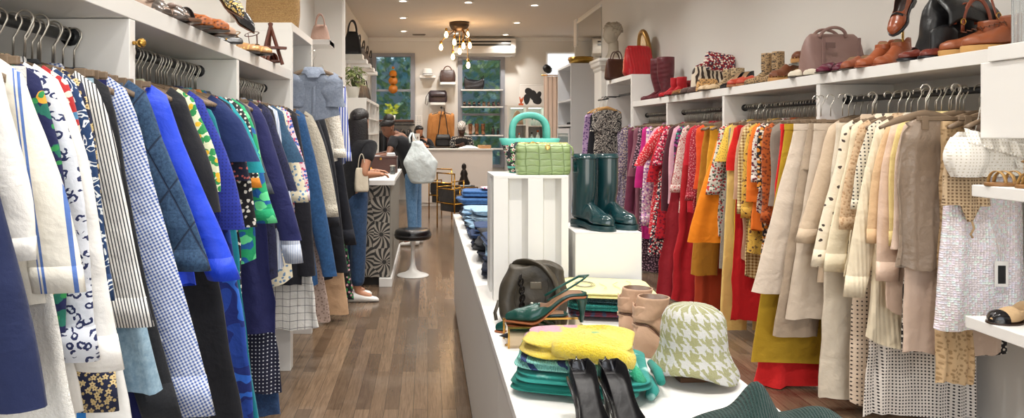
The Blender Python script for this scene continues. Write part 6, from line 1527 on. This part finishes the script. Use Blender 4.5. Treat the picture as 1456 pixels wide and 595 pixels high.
# woman leaning on the far end of the counter with a white tote
person('person in black tee and light jeans leaning over the counter with a pale tote', (-.24, 9.38, 0), skinm['brown'],
       dict(pelvis=(0.04, 0, .97), chest=(-.07, -.04, 1.28), neck=(-.16, -.06, 1.46), head=(-.28, -.10, 1.545), shL=(-.20, -.20, 1.40), elL=(-.27, -.36, 1.20), wrL=(-.44, -.46, 1.19), shR=(-.09, .10, 1.42), elR=(-.28, .06, 1.22), wrR=(-.46, -.14, 1.19),
            hipL=(.03, -.09, .92), hipR=(.06, .09, .92), knL=(.03, -.10, .5), knR=(.09, .10, .5), anL=(.05, -.10, .085), anR=(.1, .1, .085), look=(-1, -.55)), tee, jeansl, (hairb, .0), sneak, (-1, -.2, 0), (-24, 0),
       extra=lambda t, M: MB().ball((0, 0, 0), .075, .075, .06, 12, 0, M @ Matrix.Translation((.06, 0, .235))).build('hair_bun', hairb, t))
tw_ = cloth('#d3dcdc', None, proj='3d', wr=.6)
tb = thing('tote_bag', 'large pale grey white tote hanging from the shoulder of the leaning woman', 'bag', (-.115, 9.10, .83), R(0))
m = MB(); rings = []
for k in range(15):
    u = k / 14; z = .56 * u; w = .36 * (.45 + .75 * sin(pi * (.15 + .62 * u))) * (1 - .62 * smooth((u - .45) * 1.8)); dd = .15 * (.5 + .7 * sin(pi * min(1, .2 + .6 * u))) * (1 - .5 * smooth((u - .5) * 2))
    rings.append([(x * (1 + .12 * noise.noise(Vector((x * 9, y * 9, z * 9)))) + .08 * (1 - u) - .02, y + .02 * noise.noise(Vector((x * 12, 3, z * 9))), z + .05 * x * (1 - u)) for x, y in selli(w, dd, 40, 3)])
m.loft(rings).build('body', tw_, tb, sub=1)
for q in (-1, 1): MB().tube([(-.06 + .05 * q, -.02, .53), (-.09 + .03 * q, .0, .60), (-.085 + .01 * q, .07, .66), (-.06, .12, .63), (-.03, .13, .54)], .013, 8, flat=.4).build('strap', tw_, tb)
# two people behind the back desk
def wrap(t, M):
    rings = []
    for z, rr in ((.14, .098), (.17, .112), (.21, .115), (.25, .095), (.275, .05), (.28, .01)):
        rings.append([M @ Vector((.012 + rr * cos(2 * pi * k / 22), rr * .85 * sin(2 * pi * k / 22), z + .02 * cos(2 * pi * k / 22))) for k in range(22)])
    MB().loft(rings).build('head_wrap', cloth('#1a1a1c', ('zebra', '#ece7df', 14, .5), proj='3d'), t)
    for sy in (-1, 1): MB().tube([M @ Vector((-.088, sy * .03 + .02 * cos(a), .118 + .017 * sin(a))) for a in [2 * pi * i / 14 for i in range(14)]], .003, 6, closed=True).build('glasses_rim', plain('glasses', '#141214', .3), t)
person('person in spotted black blouse and black white head wrap at the back desk', (.73, 15.16, 0), skinm['dark'],
       dict(pelvis=(0, 0, .92), chest=(0, -.03, 1.21), neck=(0, -.04, 1.40), head=(0, -.09, 1.555), shL=(-.17, -.03, 1.36), elL=(-.22, -.14, 1.17), wrL=(-.08, -.27, 1.22), shR=(.17, -.03, 1.36), elR=(.22, -.14, 1.17), wrR=(.04, -.28, 1.20),
            hipL=(-.09, 0, .88), hipR=(.09, 0, .88), knL=(-.1, 0, .47), knR=(.1, 0, .47), anL=(-.1, .02, .085), anR=(.1, .02, .085), look=(-.2, -1), sideL=(0, .3, 1), sideR=(0, .3, 1)), cloth('#17171b', ('dots', '#d8cfc0', .035, .2), proj='3d'), cloth('#1c1c20', None, proj='3d'), (hairb, .0), leather('#1a1818'), (0, -1, 0), (-18, 0), short_sleeve=False, extra=wrap)
person('person in a black top behind the white notice card on the back desk', (-.12, 15.2, 0), skinm['light'],
       dict(pelvis=(0, 0, .88), chest=(0, -.03, 1.16), neck=(-.02, -.04, 1.36), head=(-.06, -.09, 1.51), shL=(-.18, -.03, 1.31), elL=(-.22, -.16, 1.13), wrL=(-.05, -.30, 1.20), shR=(.17, -.03, 1.30), elR=(.24, -.16, 1.14), wrR=(.10, -.36, 1.20),
            hipL=(-.09, 0, .84), hipR=(.09, 0, .84), knL=(-.1, 0, .45), knR=(.1, 0, .45), anL=(-.1, .02, .085), anR=(.1, .02, .085), look=(.5, -1), sideL=(0, .3, 1), sideR=(0, .3, 1)), tee, cloth('#1c1c20', None, proj='3d'), (hairb, .25), leather('#1a1818'), (0, -1, 0), (-14, 0), short_sleeve=False)

# ------------------------------------------------------------------ back wall
YB = BACK - .002
def bp_(x, y, d=15.45): return P(x, y, d)
def wshelf(label, x0, x1, yt, th=.055, dep=.2):
    a, b = bp_(x0, yt), bp_(x1, yt); t = thing('floating_shelf', label, 'shelf', ((a.x + b.x) / 2, YB, a.z)); w = (b.x - a.x) / 2
    MB().box(-w, w, -dep, 0, -th, 0).build('board', whitem, t, False, bevel=.003); MB().box(-w + .01, w - .01, -dep - .003, -dep, -th + .004, -.004).build('front_edge', whitem, t, False); return Vector(((a.x + b.x) / 2, YB - dep / 2, a.z + .0005))
p = wshelf('small white shelf under the white hat on the back wall', 597, 619, 107.5)
t = thing('fedora', 'small white straw hat on the upper back wall shelf', 'hat', p); MB().lathe([(.16, .0), (.162, .006), (.115, .012), (.108, .03), (.098, .13), (.085, .15), (.0001, .14)], 24).build('crown_and_brim', cloth('#dedbd6', None, proj='3d'), t); MB().lathe([(.112, .02), (.1105, .045)], 24).build('ribbon', cloth('#8a8a8c', None, proj='3d'), t)
p = wshelf('white shelf under the brown handbag on the back wall', 626, 647, 117)
bag('handbag', 'dark brown handbag with tan base on the upper right back wall shelf', leather('#3b241c'), p, 0, .34, .15, .27, 'one', leather('#6b3d25'), .10, .011, seed=51, round_top=.5, taper=.92)
p = wshelf('white shelf under the dark satchel on the back wall', 612, 633, 146)
b = bag('satchel', 'dark plum satchel with a hanging strap on the lower back wall shelf', leather('#2a1a20'), p, R(2), .40, .14, .27, 'none', seed=52, flap=.5, taper=.95)
MB().tube([(-.19, -.02, .24), (-.26, -.03, .12), (-.28, -.03, -.02), (-.24, -.04, -.06), (-.21, -.03, .03)], .008, 6).build('strap', leather('#2a1a20'), b)
# shelves across the right back window
def winshelf(label, y):
    z = bp_(0, y).z; t = thing('window_shelf', label, 'shelf', (1.19, YB - .06, z)); MB().box(-.46, .46, -.2, 0, -.03, 0).build('board', whitem, t, False, bevel=.002); MB().box(-.46, .46, -.203, -.2, -.028, -.002).build('front_edge', whitem, t, False); return z + .0005
z1 = winshelf('white shelf across the right back window, the top one', 127.5); z2 = winshelf('white shelf across the right back window with a row of pumps', 151.5); z3 = winshelf('white shelf across the right back window with snake print boots', 192); z4 = winshelf('lowest white shelf across the right back window', 211)
YS = YB - .16
b = bag('slouch_bag', 'black slouchy bag on the top shelf of the right back window', leather('#17151a'), ((674 - VX) * .01545, YS, z1), 0, .42, .15, .26, 'none', seed=53, taper=1.02, sag=.08, wr=.05)
MB().tube([(-.19, 0, .2), (-.21, 0, .3), (-.16, 0, .24)], .012, 6).build('handle_tab', leather('#17151a'), b); MB().tube([(.19, 0, .2), (.21, 0, .31), (.15, 0, .24)], .012, 6).build('handle_tab', leather('#17151a'), b)
cl = [('#2a1c1a', 'dark brown'), ('#241a1c', 'black brown'), ('#191719', 'black'), ('#1d1d22', 'inky black'), ('#6b5138', 'tan'), ('#57422f', 'olive brown'), ('#4a2a20', 'chestnut'), ('#3a2420', 'espresso')]
side_ = ['leftmost', 'second from the left', 'third from the left', 'fourth from the left', 'fourth from the right', 'third from the right', 'second from the right', 'rightmost']
for k, (c_, n_) in enumerate(cl):
    shoe('%s pump, %s on the window shelf of pumps' % (n_, side_[k]), 'pump', leather(c_, .3), ((660.5 + 6.9 * k - VX) * .01545 , YS, z2), R(-90), .22, .06, 'block', 'point', .6, .08, group='pumps on the window shelf')
for k, px in enumerate((669, 678, 687)):
    shoe('snake print ankle boot, %s of three on the window shelf' % ['leftmost', 'middle one', 'rightmost'][k], 'ankle_boot', leather('#8d5a34', .4, ('blot', '#3a2418', 40, .3, .4)), ((px - VX) * .01545, YS, z3), R(-90), .24, .04, 'block', 'round', .42, .09, .085, .07, .075, shaft=.20, shaft_w=.11, group='snake print boots on the window shelf', cat='boot')
for k, px in enumerate((701, 708)):
    t = thing('perfume_bottle', ['larger dark bottle beside the snake print boots', 'smaller dark bottle at the right end of the window shelf'][k], 'bottle', ((px - VX) * .01545, YS, z3), 0, 'dark bottles on the window shelf', sc=1 - .25 * k); MB().lathe([(.0001, 0), (.035, 0), (.037, .01), (.035, .12), (.014, .14), (.014, .16)], 14).build('glass', plain('dark_glass', '#241a16', .1), t); MB().lathe([(.017, .16), (.017, .2), (.0001, .2)], 12, cap0=True).build('stopper', plain('dark_cap', '#15110f', .4), t)
t = thing('paper_fan', 'round white plate standing behind the boots on the window shelf', 'plate', ((668 - VX) * .01545, YS + .05, z3 + .12), 0, None, R(0)); MB().loft([[(r * cos(2 * pi * k / 28), y, r * sin(2 * pi * k / 28)) for k in range(28)] for r, y in ((.115, 0), (.118, -.006), (.08, .006), (.01, .006))], True, True, True).build('dish', plain('ceramic', '#e6e2da', .3), t); MB().tube([(-.04, .012, -.119), (0, .03, -.05), (.04, .012, -.119)], .005, 6).build('plate_prop', brass, t)
# jacket on the wall and a black bag in front of it
jl = P(628, 163, 15.35)
garment('jacket', 'camel brown jacket hung face out on the back wall over the desk', 'top', cloth('#b5793f'), (jl.x, 15.42, 2.05), -1, .27, .05, .72, 900, None, th=.05, slen=.6)
hanger('wood', (jl.x, 15.42, 2.05), 0, 'wooden hanger of the camel jacket on the back wall', 'hanger on the back wall', .24, woodm, 'wooden_hanger')
t = thing('wall_hook', 'small dark wall hook carrying the camel jacket', 'hook', (jl.x, YB, 2.045)); MB().tube([(0, 0, .0), (0, -.2, .0), (0, -.215, .02)], .008, 8).build('peg', darkm, t); MB().lathe([(.0001, 0), (.025, 0), (.025, .008), (.0001, .008)], 12, M=Matrix.Rotation(R(90), 4, 'X')).build('rosette', darkm, t)
b = bag('shoulder_bag', 'black shoulder bag hanging in front of the camel jacket', leather('#1a181a'), (jl.x + .03, 15.24, 1.19), 0, .34, .10, .26, 'none', seed=54, flap=.4)
MB().tube([(-.11, 0, .24), (-.06, .1, .62), (-.02, .14, .84), (.02, .14, .84), (.06, .1, .62), (.11, 0, .24)], .011, 6).build('strap', leather('#1a181a'), b)
# notice on the wall, poster, ornament
t = thing('wall_notice', 'faint sheet of small printed lines pinned to the back wall', 'notice', (P(594, 172, 15.57).x, YB, P(594, 172, 15.57).z)); MB().box(-.11, .11, -.004, 0, -.13, .13).build('sheet', plain('paper', '#efece6', .8), t, False)
for k in range(5):
    for q in range(3): MB().box(-.08 + .06 * q, -.05 + .06 * q, -.006, -.0041, .08 - .04 * k, .088 - .04 * k).build('printed_line', plain('grey_ink2', '#9d9aa0', .8), t, False)
pc = P(757, 138, 15.55)
t = thing('framed_poster', 'white framed poster with rounded black shapes on the back wall', 'poster', (pc.x, YB, pc.z)); MB().box(-.27, .27, -.02, 0, -.27, .26).build('sheet', plain('poster_paper', '#f0eeea', .6), t, False)
def leaf_out(cx, cz, a, l, w):
    return [(cx + l * cos(q) * cos(a) - w * sin(q) * (1 + .25 * cos(q)) * sin(a), cz + l * cos(q) * sin(a) + w * sin(q) * (1 + .25 * cos(q)) * cos(a)) for q in [2 * pi * k / 26 for k in range(26)]]
inkb = plain('poster_black', '#1b1b1d', .7)
for k, (cx, cz, a, l, w) in enumerate(((-.05, .10, 2.5, .125, .075), (-.12, -.05, 1.5, .12, .07), (.03, .02, 2.0, .14, .085), (.11, -.08, .2, .10, .085), (.14, .03, 1.2, .1, .05))):
    MB().prism(leaf_out(cx, cz, a, l, w), -.0215 - .0006 * k, -.0202 - .0006 * k, 'y').build('black_shape', inkb, t, False)
m = MB(); 
for (a, b_) in (((-.275, -.275), (.275, -.275)), ((.275, -.275), (.275, .265)), ((.275, .265), (-.275, .265)), ((-.275, .265), (-.275, -.275))): m.tube([(a[0], -.012, a[1]), (b_[0], -.012, b_[1])], .012, 4)
m.build('frame', whitem, t, False)
# lit white display cabinet under the poster
cw = plain('cabinet_white', '#e9e6e0', .45)
t = thing('display_cabinet', 'white cabinet with two lit niches under the poster', 'cabinet', (2.12, 15.2, 0))
m = MB(); zt2 = 2.02
m.box(-.42, .42, -.2, .35, 0, 1.30).box(-.42, -.36, -.2, .35, 1.30, zt2).box(-.02, .03, -.2, .35, 1.30, zt2).box(.36, .42, -.2, .35, 1.30, zt2).box(-.42, .42, -.2, .35, zt2, zt2 + .05).box(-.36, .36, .32, .35, 1.3, zt2).build('carcass', cw, t, False)
MB().box(-.36, -.02, -.2, .32, 1.64, 1.66).build('shelf_board', cw, t, False); MB().box(.03, .36, -.2, .32, 1.62, 1.64).build('shelf_board', cw, t, False)
for x in (-.19, .195):
    MB().box(x - .12, x + .12, -.1, .1, zt2 - .012, zt2 - .002).build('strip_light', glow('cabinet_light', '#e9fff2', 5), t, False)
for x in (-.2, .2): MB().box(x - .19, x + .19, -.216, -.201, .1, 1.2).build('door', cw, t, False, bevel=.003)
t = thing('coral_ornament', 'small orange coral ornament on top of the white cabinet', 'ornament', (2.02, 15.2, zt2 + .0505)); cor = plain('coral', '#b8552a', .6); MB().box(-.05, .05, -.03, .03, 0, .05).build('base', cor, t, False, bevel=.004)
m = MB(); rc = random.Random(4)
for k in range(14): a = rc.uniform(0, 6.28); b_ = rc.uniform(.02, .07); m.tube([(0, 0, .05), (b_ * .5 * cos(a), b_ * .4 * sin(a), .10), (b_ * cos(a), b_ * .6 * sin(a), .12 + rc.uniform(0, .08))], [.012, .01, .005], 6)
m.build('branches', cor, t)
for k, (x, z, s_) in enumerate(((-.26, 1.301, 1.0), (-.15, 1.301, .8), (.12, 1.301, .9), (.25, 1.301, 1.1), (.13, 1.641, .7), (.20, 1.641, .7), (.27, 1.641, .7))):
    t = thing('glass_bottle', ['taller bottle in the lower left niche', 'shorter bottle in the lower left niche', 'shorter bottle in the lower right niche', 'taller bottle in the lower right niche', 'tiny bottle at left in the upper right niche', 'tiny bottle in the middle of the upper right niche', 'tiny bottle at right in the upper right niche'][k] + ' of the lit white cabinet', 'bottle', (2.12 + x, 15.12, z), 0, 'bottles in the lit cabinet', sc=s_)
    MB().lathe([(.0001, 0), (.04, 0), (.042, .1), (.015, .14), (.015, .18)], 14).build('glass', plain('pale_glass', '#cfe3dd', .1), t); MB().lathe([(.02, .18), (.02, .22), (.0001, .22)], 12, cap0=True).build('stopper', cor if k % 2 else darkm, t)
t = thing('beige_garment', 'beige cloth folded over in the upper left niche of the lit cabinet', 'cloth', (1.93, 15.12, 1.661)); MB().loft([[(x, y, z) for x, y in selli(w, .14, 20, 3)] for z, w in ((0, .26), (.12, .22), (.24, .14), (.30, .04))]).build('drape', cloth('#b59a7e', None, proj='3d'), t)
# curtain
t = thing('curtain', 'pale pink curtain on a rod at the right back corner', 'curtain')
c0, c1 = P(773, 0, 14.6).x, P(806, 0, 14.6).x
MB().sheet(60, 12, lambda u, v: (lerp(c0, c1, u) + .01 * sin(u * 40 + v), 14.6 + .016 * sin(u * 34) * (1 - .2 * v), lerp(2.66, .03, v))).build('fabric', cloth('#f0dccf', None, proj='3d'), t, solid=.004)
MB().tube([(c0 - .05, 14.6, 2.68), (c1 + .3, 14.6, 2.68)], .012, 8).build('rod', brass, t)
# pale fitting-room window light above the curtain
t = thing('transom_light', 'bright white lit panel above the pink curtain', 'light panel', (3.0, 15.3, 2.95)); MB().box(-.38, .3, -.02, .02, -.3, .25).build('panel', glow('lit_panel', '#eef6ff', 1.3), t, False); MB().box(-.42, .34, .021, .05, -.34, .29).build('surround', cw, t, False)
wl_ = P(787, 98, 14.4)
t = thing('spot_lamp', 'black fuzzy wall spotlight above the pink curtain', 'lamp', (wl_.x, 14.9, wl_.z)); MB().lathe([(.03, 0), (.07, .02), (.085, .12), (.07, .2), (.0001, .21)], 18, M=Matrix.Rotation(R(70), 4, 'X') @ Matrix.Rotation(R(-30), 4, 'Y'), cap0=True).build('lamp_head', plain('lamp_black', '#18181a', .5), t); MB().tube([(0, 0, 0), (.06, .05, .06), (.06, .66, .06)], .012, 8).build('arm', plain('lamp_black', '#18181a', .5), t)
# ------------------------------------------------------------------ tall cabinet on the right with shoes
t = thing('tall_cabinet', 'tall pale cabinet with open shoe niches on its left side, gold bowl on top', 'cabinet')
X0, X1, Y0, Y1, ZT = 2.23, 2.66, 10.95, 12.05, 2.545
gp = plain('pale_grey_cabinet', '#cfd0d2', .45)
m = MB().box(X0, X1, Y0, Y0 + .03, 0, ZT).box(X0, X1, Y1 - .03, Y1, 0, ZT).box(X0, X1, Y0, Y1, ZT, ZT + .03).box(X1 - .02, X1, Y0, Y1, 0, ZT); m.build('carcass', gp, t, False)
for z in (2.02, 1.62, .06): MB().box(X0 + .002, X1 - .022, Y0 + .032, Y1 - .032, z - .03, z).build('shelf_board', gp, t, False)
d_ = MB().box(X0 - .018, X0 - .002, Y0 + .04, Y1 - .04, .08, 1.56); dd = d_.build('door', gp, t, False)
MB().box(X0 - .022, X0 - .0185, Y0 + .12, Y1 - .12, .6, 1.48).build('door_glass', plain('door_glass', '#b9c4c4', .08, .4), dd, False); MB().ball((X0 - .03, Y0 + .07, .9), .014).build('knob', brass, dd)
bag('handbag', 'rust brown handbag in the top niche of the tall pale cabinet', leather('#8a4a30'), (2.40, 11.45, 2.0205), R(90), .3, .13, .2, 'arc', hh=.08, seed=61)
pair(lambda lb, l, r: shoe(lb, 'ankle_boot', leather('#151417'), l, r, .26, .06, 'block', 'point', .42, .09, .085, .07, .075, shaft=.2, shaft_w=.11, group='black boots in the cabinet niche', cat='boot'), (2.40, 11.4, 1.6205), R(180), .14, ('black heeled boot nearer in the second niche of the tall cabinet', 'black heeled boot farther in the second niche of the tall cabinet'))
t = thing('gold_bowl', 'shallow gold metal bowl on top of the tall pale cabinet', 'bowl', (2.44, 11.2, ZT + .0305)); MB().lathe([(.0001, .004), (.14, .0), (.185, .03), (.2, .09), (.193, .115), (.186, .115), (.19, .09), (.175, .035), (.13, .012), (.0001, .012)], 32).build('dish', plain('gold_bowl_metal', '#a8843f', .25, 1.0), t); MB().lathe([(.201, .07), (.2045, .075), (.2035, .085), (.2, .088)], 32).build('rim_band', plain('gold_bowl_metal2', '#8c6a2e', .3, 1.0), t)
# ------------------------------------------------------------------ chandelier and air conditioner
t = thing('chandelier', 'brass pendant chandelier with nine bare bulbs on thin arms', 'chandelier', (P(653, 30, 13.46).x, 13.46, CEIL))
MB().lathe([(.0001, -.002), (.19, -.002), (.19, -.06), (.15, -.13), (.07, -.17), (.0001, -.175)], 28).build('canopy', plain('aged_bronze', '#5b4a3a', .4, .7), t)
BUL = glow('bulb_glow', '#ffd9a0', 12); rc = random.Random(2)
for k, (bx, by) in enumerate(((634.5, 50), (627, 68), (646, 60.6), (644, 81.5), (653.6, 73.8), (664.6, 50), (668, 65.4), (665.7, 93.5), (659, 66))):
    d = 13.46 + [-.2, .1, -.1, .15, .28, .2, -.15, -.25, .05][k]; p = P(bx, by, d) - Vector(t.location)
    a = math.atan2(p.y, p.x); st_ = Vector((.09 * cos(a), .09 * sin(a), -.15))
    arm = MB().tube([st_, Vector((p.x * .85, p.y * .85, -.30 if p.z < -.4 else -.2)), Vector((p.x, p.y, p.z + .12))], .008, 6).build('arm', brass, t)
    MB().tube([(p.x, p.y, p.z + .13), (p.x, p.y, p.z + .07)], .022, 10).build('socket', brass, arm)
    MB().lathe([(.014, .07), (.03, .035), (.038, 0), (.028, -.035), (.012, -.05), (.0001, -.052)], 12, M=Matrix.Translation(p)).build('bulb', BUL, arm)
l = bpy.data.lights.new('chandelier_glow', 'POINT'); l.energy = 38; l.color = (1, .62, .32); l.shadow_soft_size = .2; lo_ = bpy.data.objects.new('chandelier_glow', l); COL.objects.link(lo_); lo_.location = (t.location.x, 13.46, CEIL - .62)
t = thing('air_conditioner', 'white wall mounted air conditioner with dark louvres above the back window', 'air conditioner', (1.24, YB, 3.36)); acw = plain('ac_white', '#e2ddd5', .4)
MB().loft([[(x, y, z) for y, z in ((0, -.2), (-.1, -.2), (-.22, -.13), (-.26, -.03), (-.25, .17), (-.2, .2), (0, .2))] for x in (-.69, .69)]).build('casing', acw, t, sm=False, bevel=.008)
for z in (.05, .115): MB().box(-.6, .58, -.262, -.2555, z - .026, z + .02).build('grille_slot', plain('ac_dark', '#3a3836', .6), t, False)
MB().box(-.62, .6, -.268, -.262, .076, .092).build('louvre', acw, t, False); MB().box(-.62, .62, -.235, -.14, -.205, -.198, 0).build('outlet_flap', plain('ac_flap', '#8d8880', .5), t, False); MB().box(.30, .42, -.2645, -.2605, -.0, .012).build('badge', plain('ac_badge', '#77736d', .5), t, False)
MB().tube([(.62, -.05, -.2), (.64, -.05, -.26), (.60, -.05, -.28)], .022, 8).build('drain_pipe', acw, t)
t = thing('ceiling_vent', 'small dark flat vent in the ceiling left of the chandelier', 'vent', (P(596, 51, 15.3).x, 15.1, CEIL)); MB().box(-.14, .14, -.07, .07, -.012, -.001).build('frame', plain('vent_grey', '#8a8078', .6), t, False)
for k in range(5): MB().box(-.12, .12, -.055 + .025 * k, -.043 + .025 * k, -.016, -.0121).build('slat', plain('vent_dark', '#5a5048', .6), t, False)
# ------------------------------------------------------------------ left rear wall: white shelves with dark bags
bagc = [('#16161a', 'black'), ('#2a2523', 'dark taupe'), ('#1b1a1e', 'inky black'), ('#33261f', 'dark brown'), ('#201d20', 'charcoal')]
pos = ['nearest', 'second', 'third', 'fourth', 'farthest']
for k in range(5):
    y = 10.75 + .75 * k; z = 2.68
    t = thing('floating_shelf', 'white ledge on the left wall, %s of the five in a row' % pos[k], 'shelf', (WL + .002, y, z), 0, 'white ledges on the left wall'); MB().box(0, .33, -.14, .14, -.065, 0).build('board', whitem, t, False, bevel=.003); MB().box(.3301, .3325, -.138, .138, -.063, -.002).build('front_edge', whitem, t, False)
    c_, n_ = bagc[k]
    bag('handbag', '%s bag on the %s white ledge of the left wall' % (n_, pos[k]), leather(c_), (WL + .17, y, z + .0005), R(12 if k == 0 else 75), .30 if k == 0 else .24, .15, .36 if k == 0 else .3, 'arc', None, .2 if k == 0 else .14, .011, 'dark bags on the left wall ledges', seed=70 + k, taper=.55 if k == 0 else .75)
t = thing('cubby_cabinet', 'low white cabinet with open cubby holes on the left wall', 'cabinet'); CX0, CX1, CY0, CY1, CZT = WL + .002, -.87, 10.0, 12.6, 1.95
m = MB().box(CX0, CX1, CY0, CY0 + .03, 0, CZT).box(CX0, CX1, CY1 - .03, CY1, 0, CZT).box(CX0, CX1, CY0, CY1, CZT, CZT + .04).box(CX0, CX0 + .02, CY0, CY1, 0, CZT).build('carcass', cw, t, False)
for k in range(1, 4): MB().box(CX0 + .02, CX1 - .001, CY0 + .65 * k - .012, CY0 + .65 * k + .012, 1.0, CZT - .001).build('divider', cw, t, False)
for z in (1.0, 1.48, 1.715): MB().box(CX0 + .02, CX1 - .002, CY0 + .031, CY1 - .031, z - .02, z).build('shelf_board', cw, t, False)
MB().box(CX1 - .03, CX1 - .002, CY0 + .031, CY1 - .031, 0, .979).build('lower_door', cw, t, False)
t = thing('potted_plant', 'variegated green leafy plant in a white pot on the cubby cabinet', 'plant', (-1.09, 10.3, CZT + .0405)); MB().lathe([(.0001, 0), (.07, 0), (.10, .16), (.108, .17), (.09, .165), (.0001, .15)], 20).build('pot', plain('white_pot', '#eae7e0', .4), t)
m = MB(); rp = random.Random(8); st_m = MB()
for k in range(70):
    a = rp.uniform(0, 6.28); rr = rp.uniform(.06, .19); h = rp.uniform(.16, .46); c_ = Vector((rr * cos(a), rr * sin(a), h)); dr = Vector((cos(a), sin(a), rp.uniform(-.9, .3))).normalized() * rp.uniform(.05, .085); sd = dr.cross(Vector((0, 0, 1))).normalized() * rp.uniform(.025, .04)
    m.add([c_ - dr, c_ - dr * .2 + sd + Vector((0, 0, .01)), c_ + dr, c_ - dr * .2 - sd + Vector((0, 0, .01)), c_ - dr * .1], [(0, 1, 4), (1, 2, 4), (2, 3, 4), (3, 0, 4)])
    if k % 3 == 0: st_m.tube([(0, 0, .15), (c_.x * .5, c_.y * .5, h * .8), tuple(c_ - dr)], .003, 5)
m.build('foliage', cloth('#6f8f45', ('blot', '#d9dca0', 40, .35, .6), proj='3d', rough=.5), t); st_m.build('stems', plain('stem_green', '#5c6d35', .6), t)
for k in range(4):
    bag('handbag', '%s bag standing on the cubby cabinet, %s behind the potted plant' % (['brown black', 'black', 'dark brown', 'charcoal'][k], ['first', 'second', 'third', 'last'][k]), leather(['#2b1d18', '#161418', '#35231b', '#1d1b1e'][k]), (-1.08, 10.85 + .45 * k, CZT + .0405), R(70), .28, .14, .3, 'one', None, .12, .01, 'dark bags on the cubby cabinet', seed=80 + k, taper=.8)
for k in range(8):
    y = 10.33 + .65 * (k % 4); z = 1.7155 if k < 4 else 1.4805
    shoe('%s shoe in the %s cubby hole, %s row of the cubby cabinet' % (['brown', 'grey', 'black', 'tan'][k % 4], ['nearest', 'second', 'third', 'farthest'][k % 4], 'upper' if k < 4 else 'lower'), 'pump', leather(['#5a3a2a', '#7b7672', '#1b191b', '#a67f5a'][k % 4]), (-1.03, y, z), R(0), .23, .05, 'block', 'point', .6, .08, group='shoes in the cubby holes')
# ornaments and rail at the left back window
t = thing('moon_ornament', 'string of amber glass discs hanging in the left back window', 'ornament', (P(559, 0, 15.5).x, 15.50, 2.72)); amb = plain('amber_glass', '#d07a1c', .15, Transmission_Weight=.3); MB().tube([(0, 0, .45), (0, 0, -.38)], .003, 5).build('cord', darkm, t)
for z, r_, h in ((.06, .085, 1), (-.09, .10, 1), (-.27, .10, 1), (.2, .03, 0)): MB().loft([[(r_ * cos(2 * pi * k / 26), y, z + r_ * sin(2 * pi * k / 26)) for k in range(26)] for y in (-.006, .006)]).build('disc', amb, t)
t = thing('sill_plant', 'bright yellow green plant on the sill of the left back window', 'plant', (P(558, 0, 15.4).x, 15.42, 1.766)); MB().lathe([(.0001, 0), (.06, 0), (.07, .10), (.0001, .09)], 16).build('pot', plain('white_pot', '#eae7e0', .4), t)
m = MB()
for k in range(40):
    a = rp.uniform(0, 6.28); c_ = Vector((rp.uniform(.02, .15) * cos(a), rp.uniform(.01, .05) * sin(a), rp.uniform(.1, .34))); dr = Vector((cos(a), .3 * sin(a), rp.uniform(-.3, .8))).normalized() * .06; sd = dr.cross(Vector((0, 1, 0))).normalized() * .022; m.add([c_ - dr, c_ + sd, c_ + dr, c_ - sd], [(0, 1, 2, 3)])
m.build('foliage', plain('lime_leaves', '#b9cc3f', .5), t)
t = thing('sill_board', 'dark wooden sill board under the left back window', 'shelf', (-.76, 15.45, 1.765)); MB().box(-.46, .46, -.18, .12, -.04, 0).build('board', plain('dark_wood', '#5a3b2c', .5), t, False); MB().box(-.46, .46, -.184, -.18, -.038, -.002).build('front_edge', plain('dark_wood', '#5a3b2c', .5), t, False)
t = thing('clothes_rail', 'rail of dark coats under the left back window', 'clothes rail', (0, 0, 0)); rod(t, 0, 0, 0, .01); 
bpy.data.objects.remove([c_ for c_ in bpy.data.objects if c_.parent == t][0]); MB().tube([(-1.2, 15.3, 1.66), (-.28, 15.3, 1.66)], .014, 10).build('rail', darkm, t)
for x in (-1.15, -.33): MB().tube([(x, 15.3, 1.66), (x, YB, 1.66)], .009, 8).build('bracket', darkm, t)
dc = [('#2a1d1b', 'dark brown'), ('#17161a', 'black'), ('#3a2326', 'dark plum'), ('#1e2230', 'midnight blue'), ('#2d2722', 'olive black'), ('#191819', 'jet black')]
for k, (c_, n_) in enumerate(dc):
    x = -1.1 + .14 * k
    garment('coat', '%s coat, %s from the left on the rail under the back window' % (n_, ['first', 'second', 'third', 'fourth', 'fifth', 'sixth'][k]), 'top', cloth(c_), (x, 15.3, 1.66), 1, .2, .02, .85, 950 + k, 'dark coats under the back window', th=.04, rz=R(80))
    hanger('wood', (x, 15.3, 1.66), R(80), 'wooden hanger of the %s coat under the back window' % n_, 'hangers under the back window', .2)
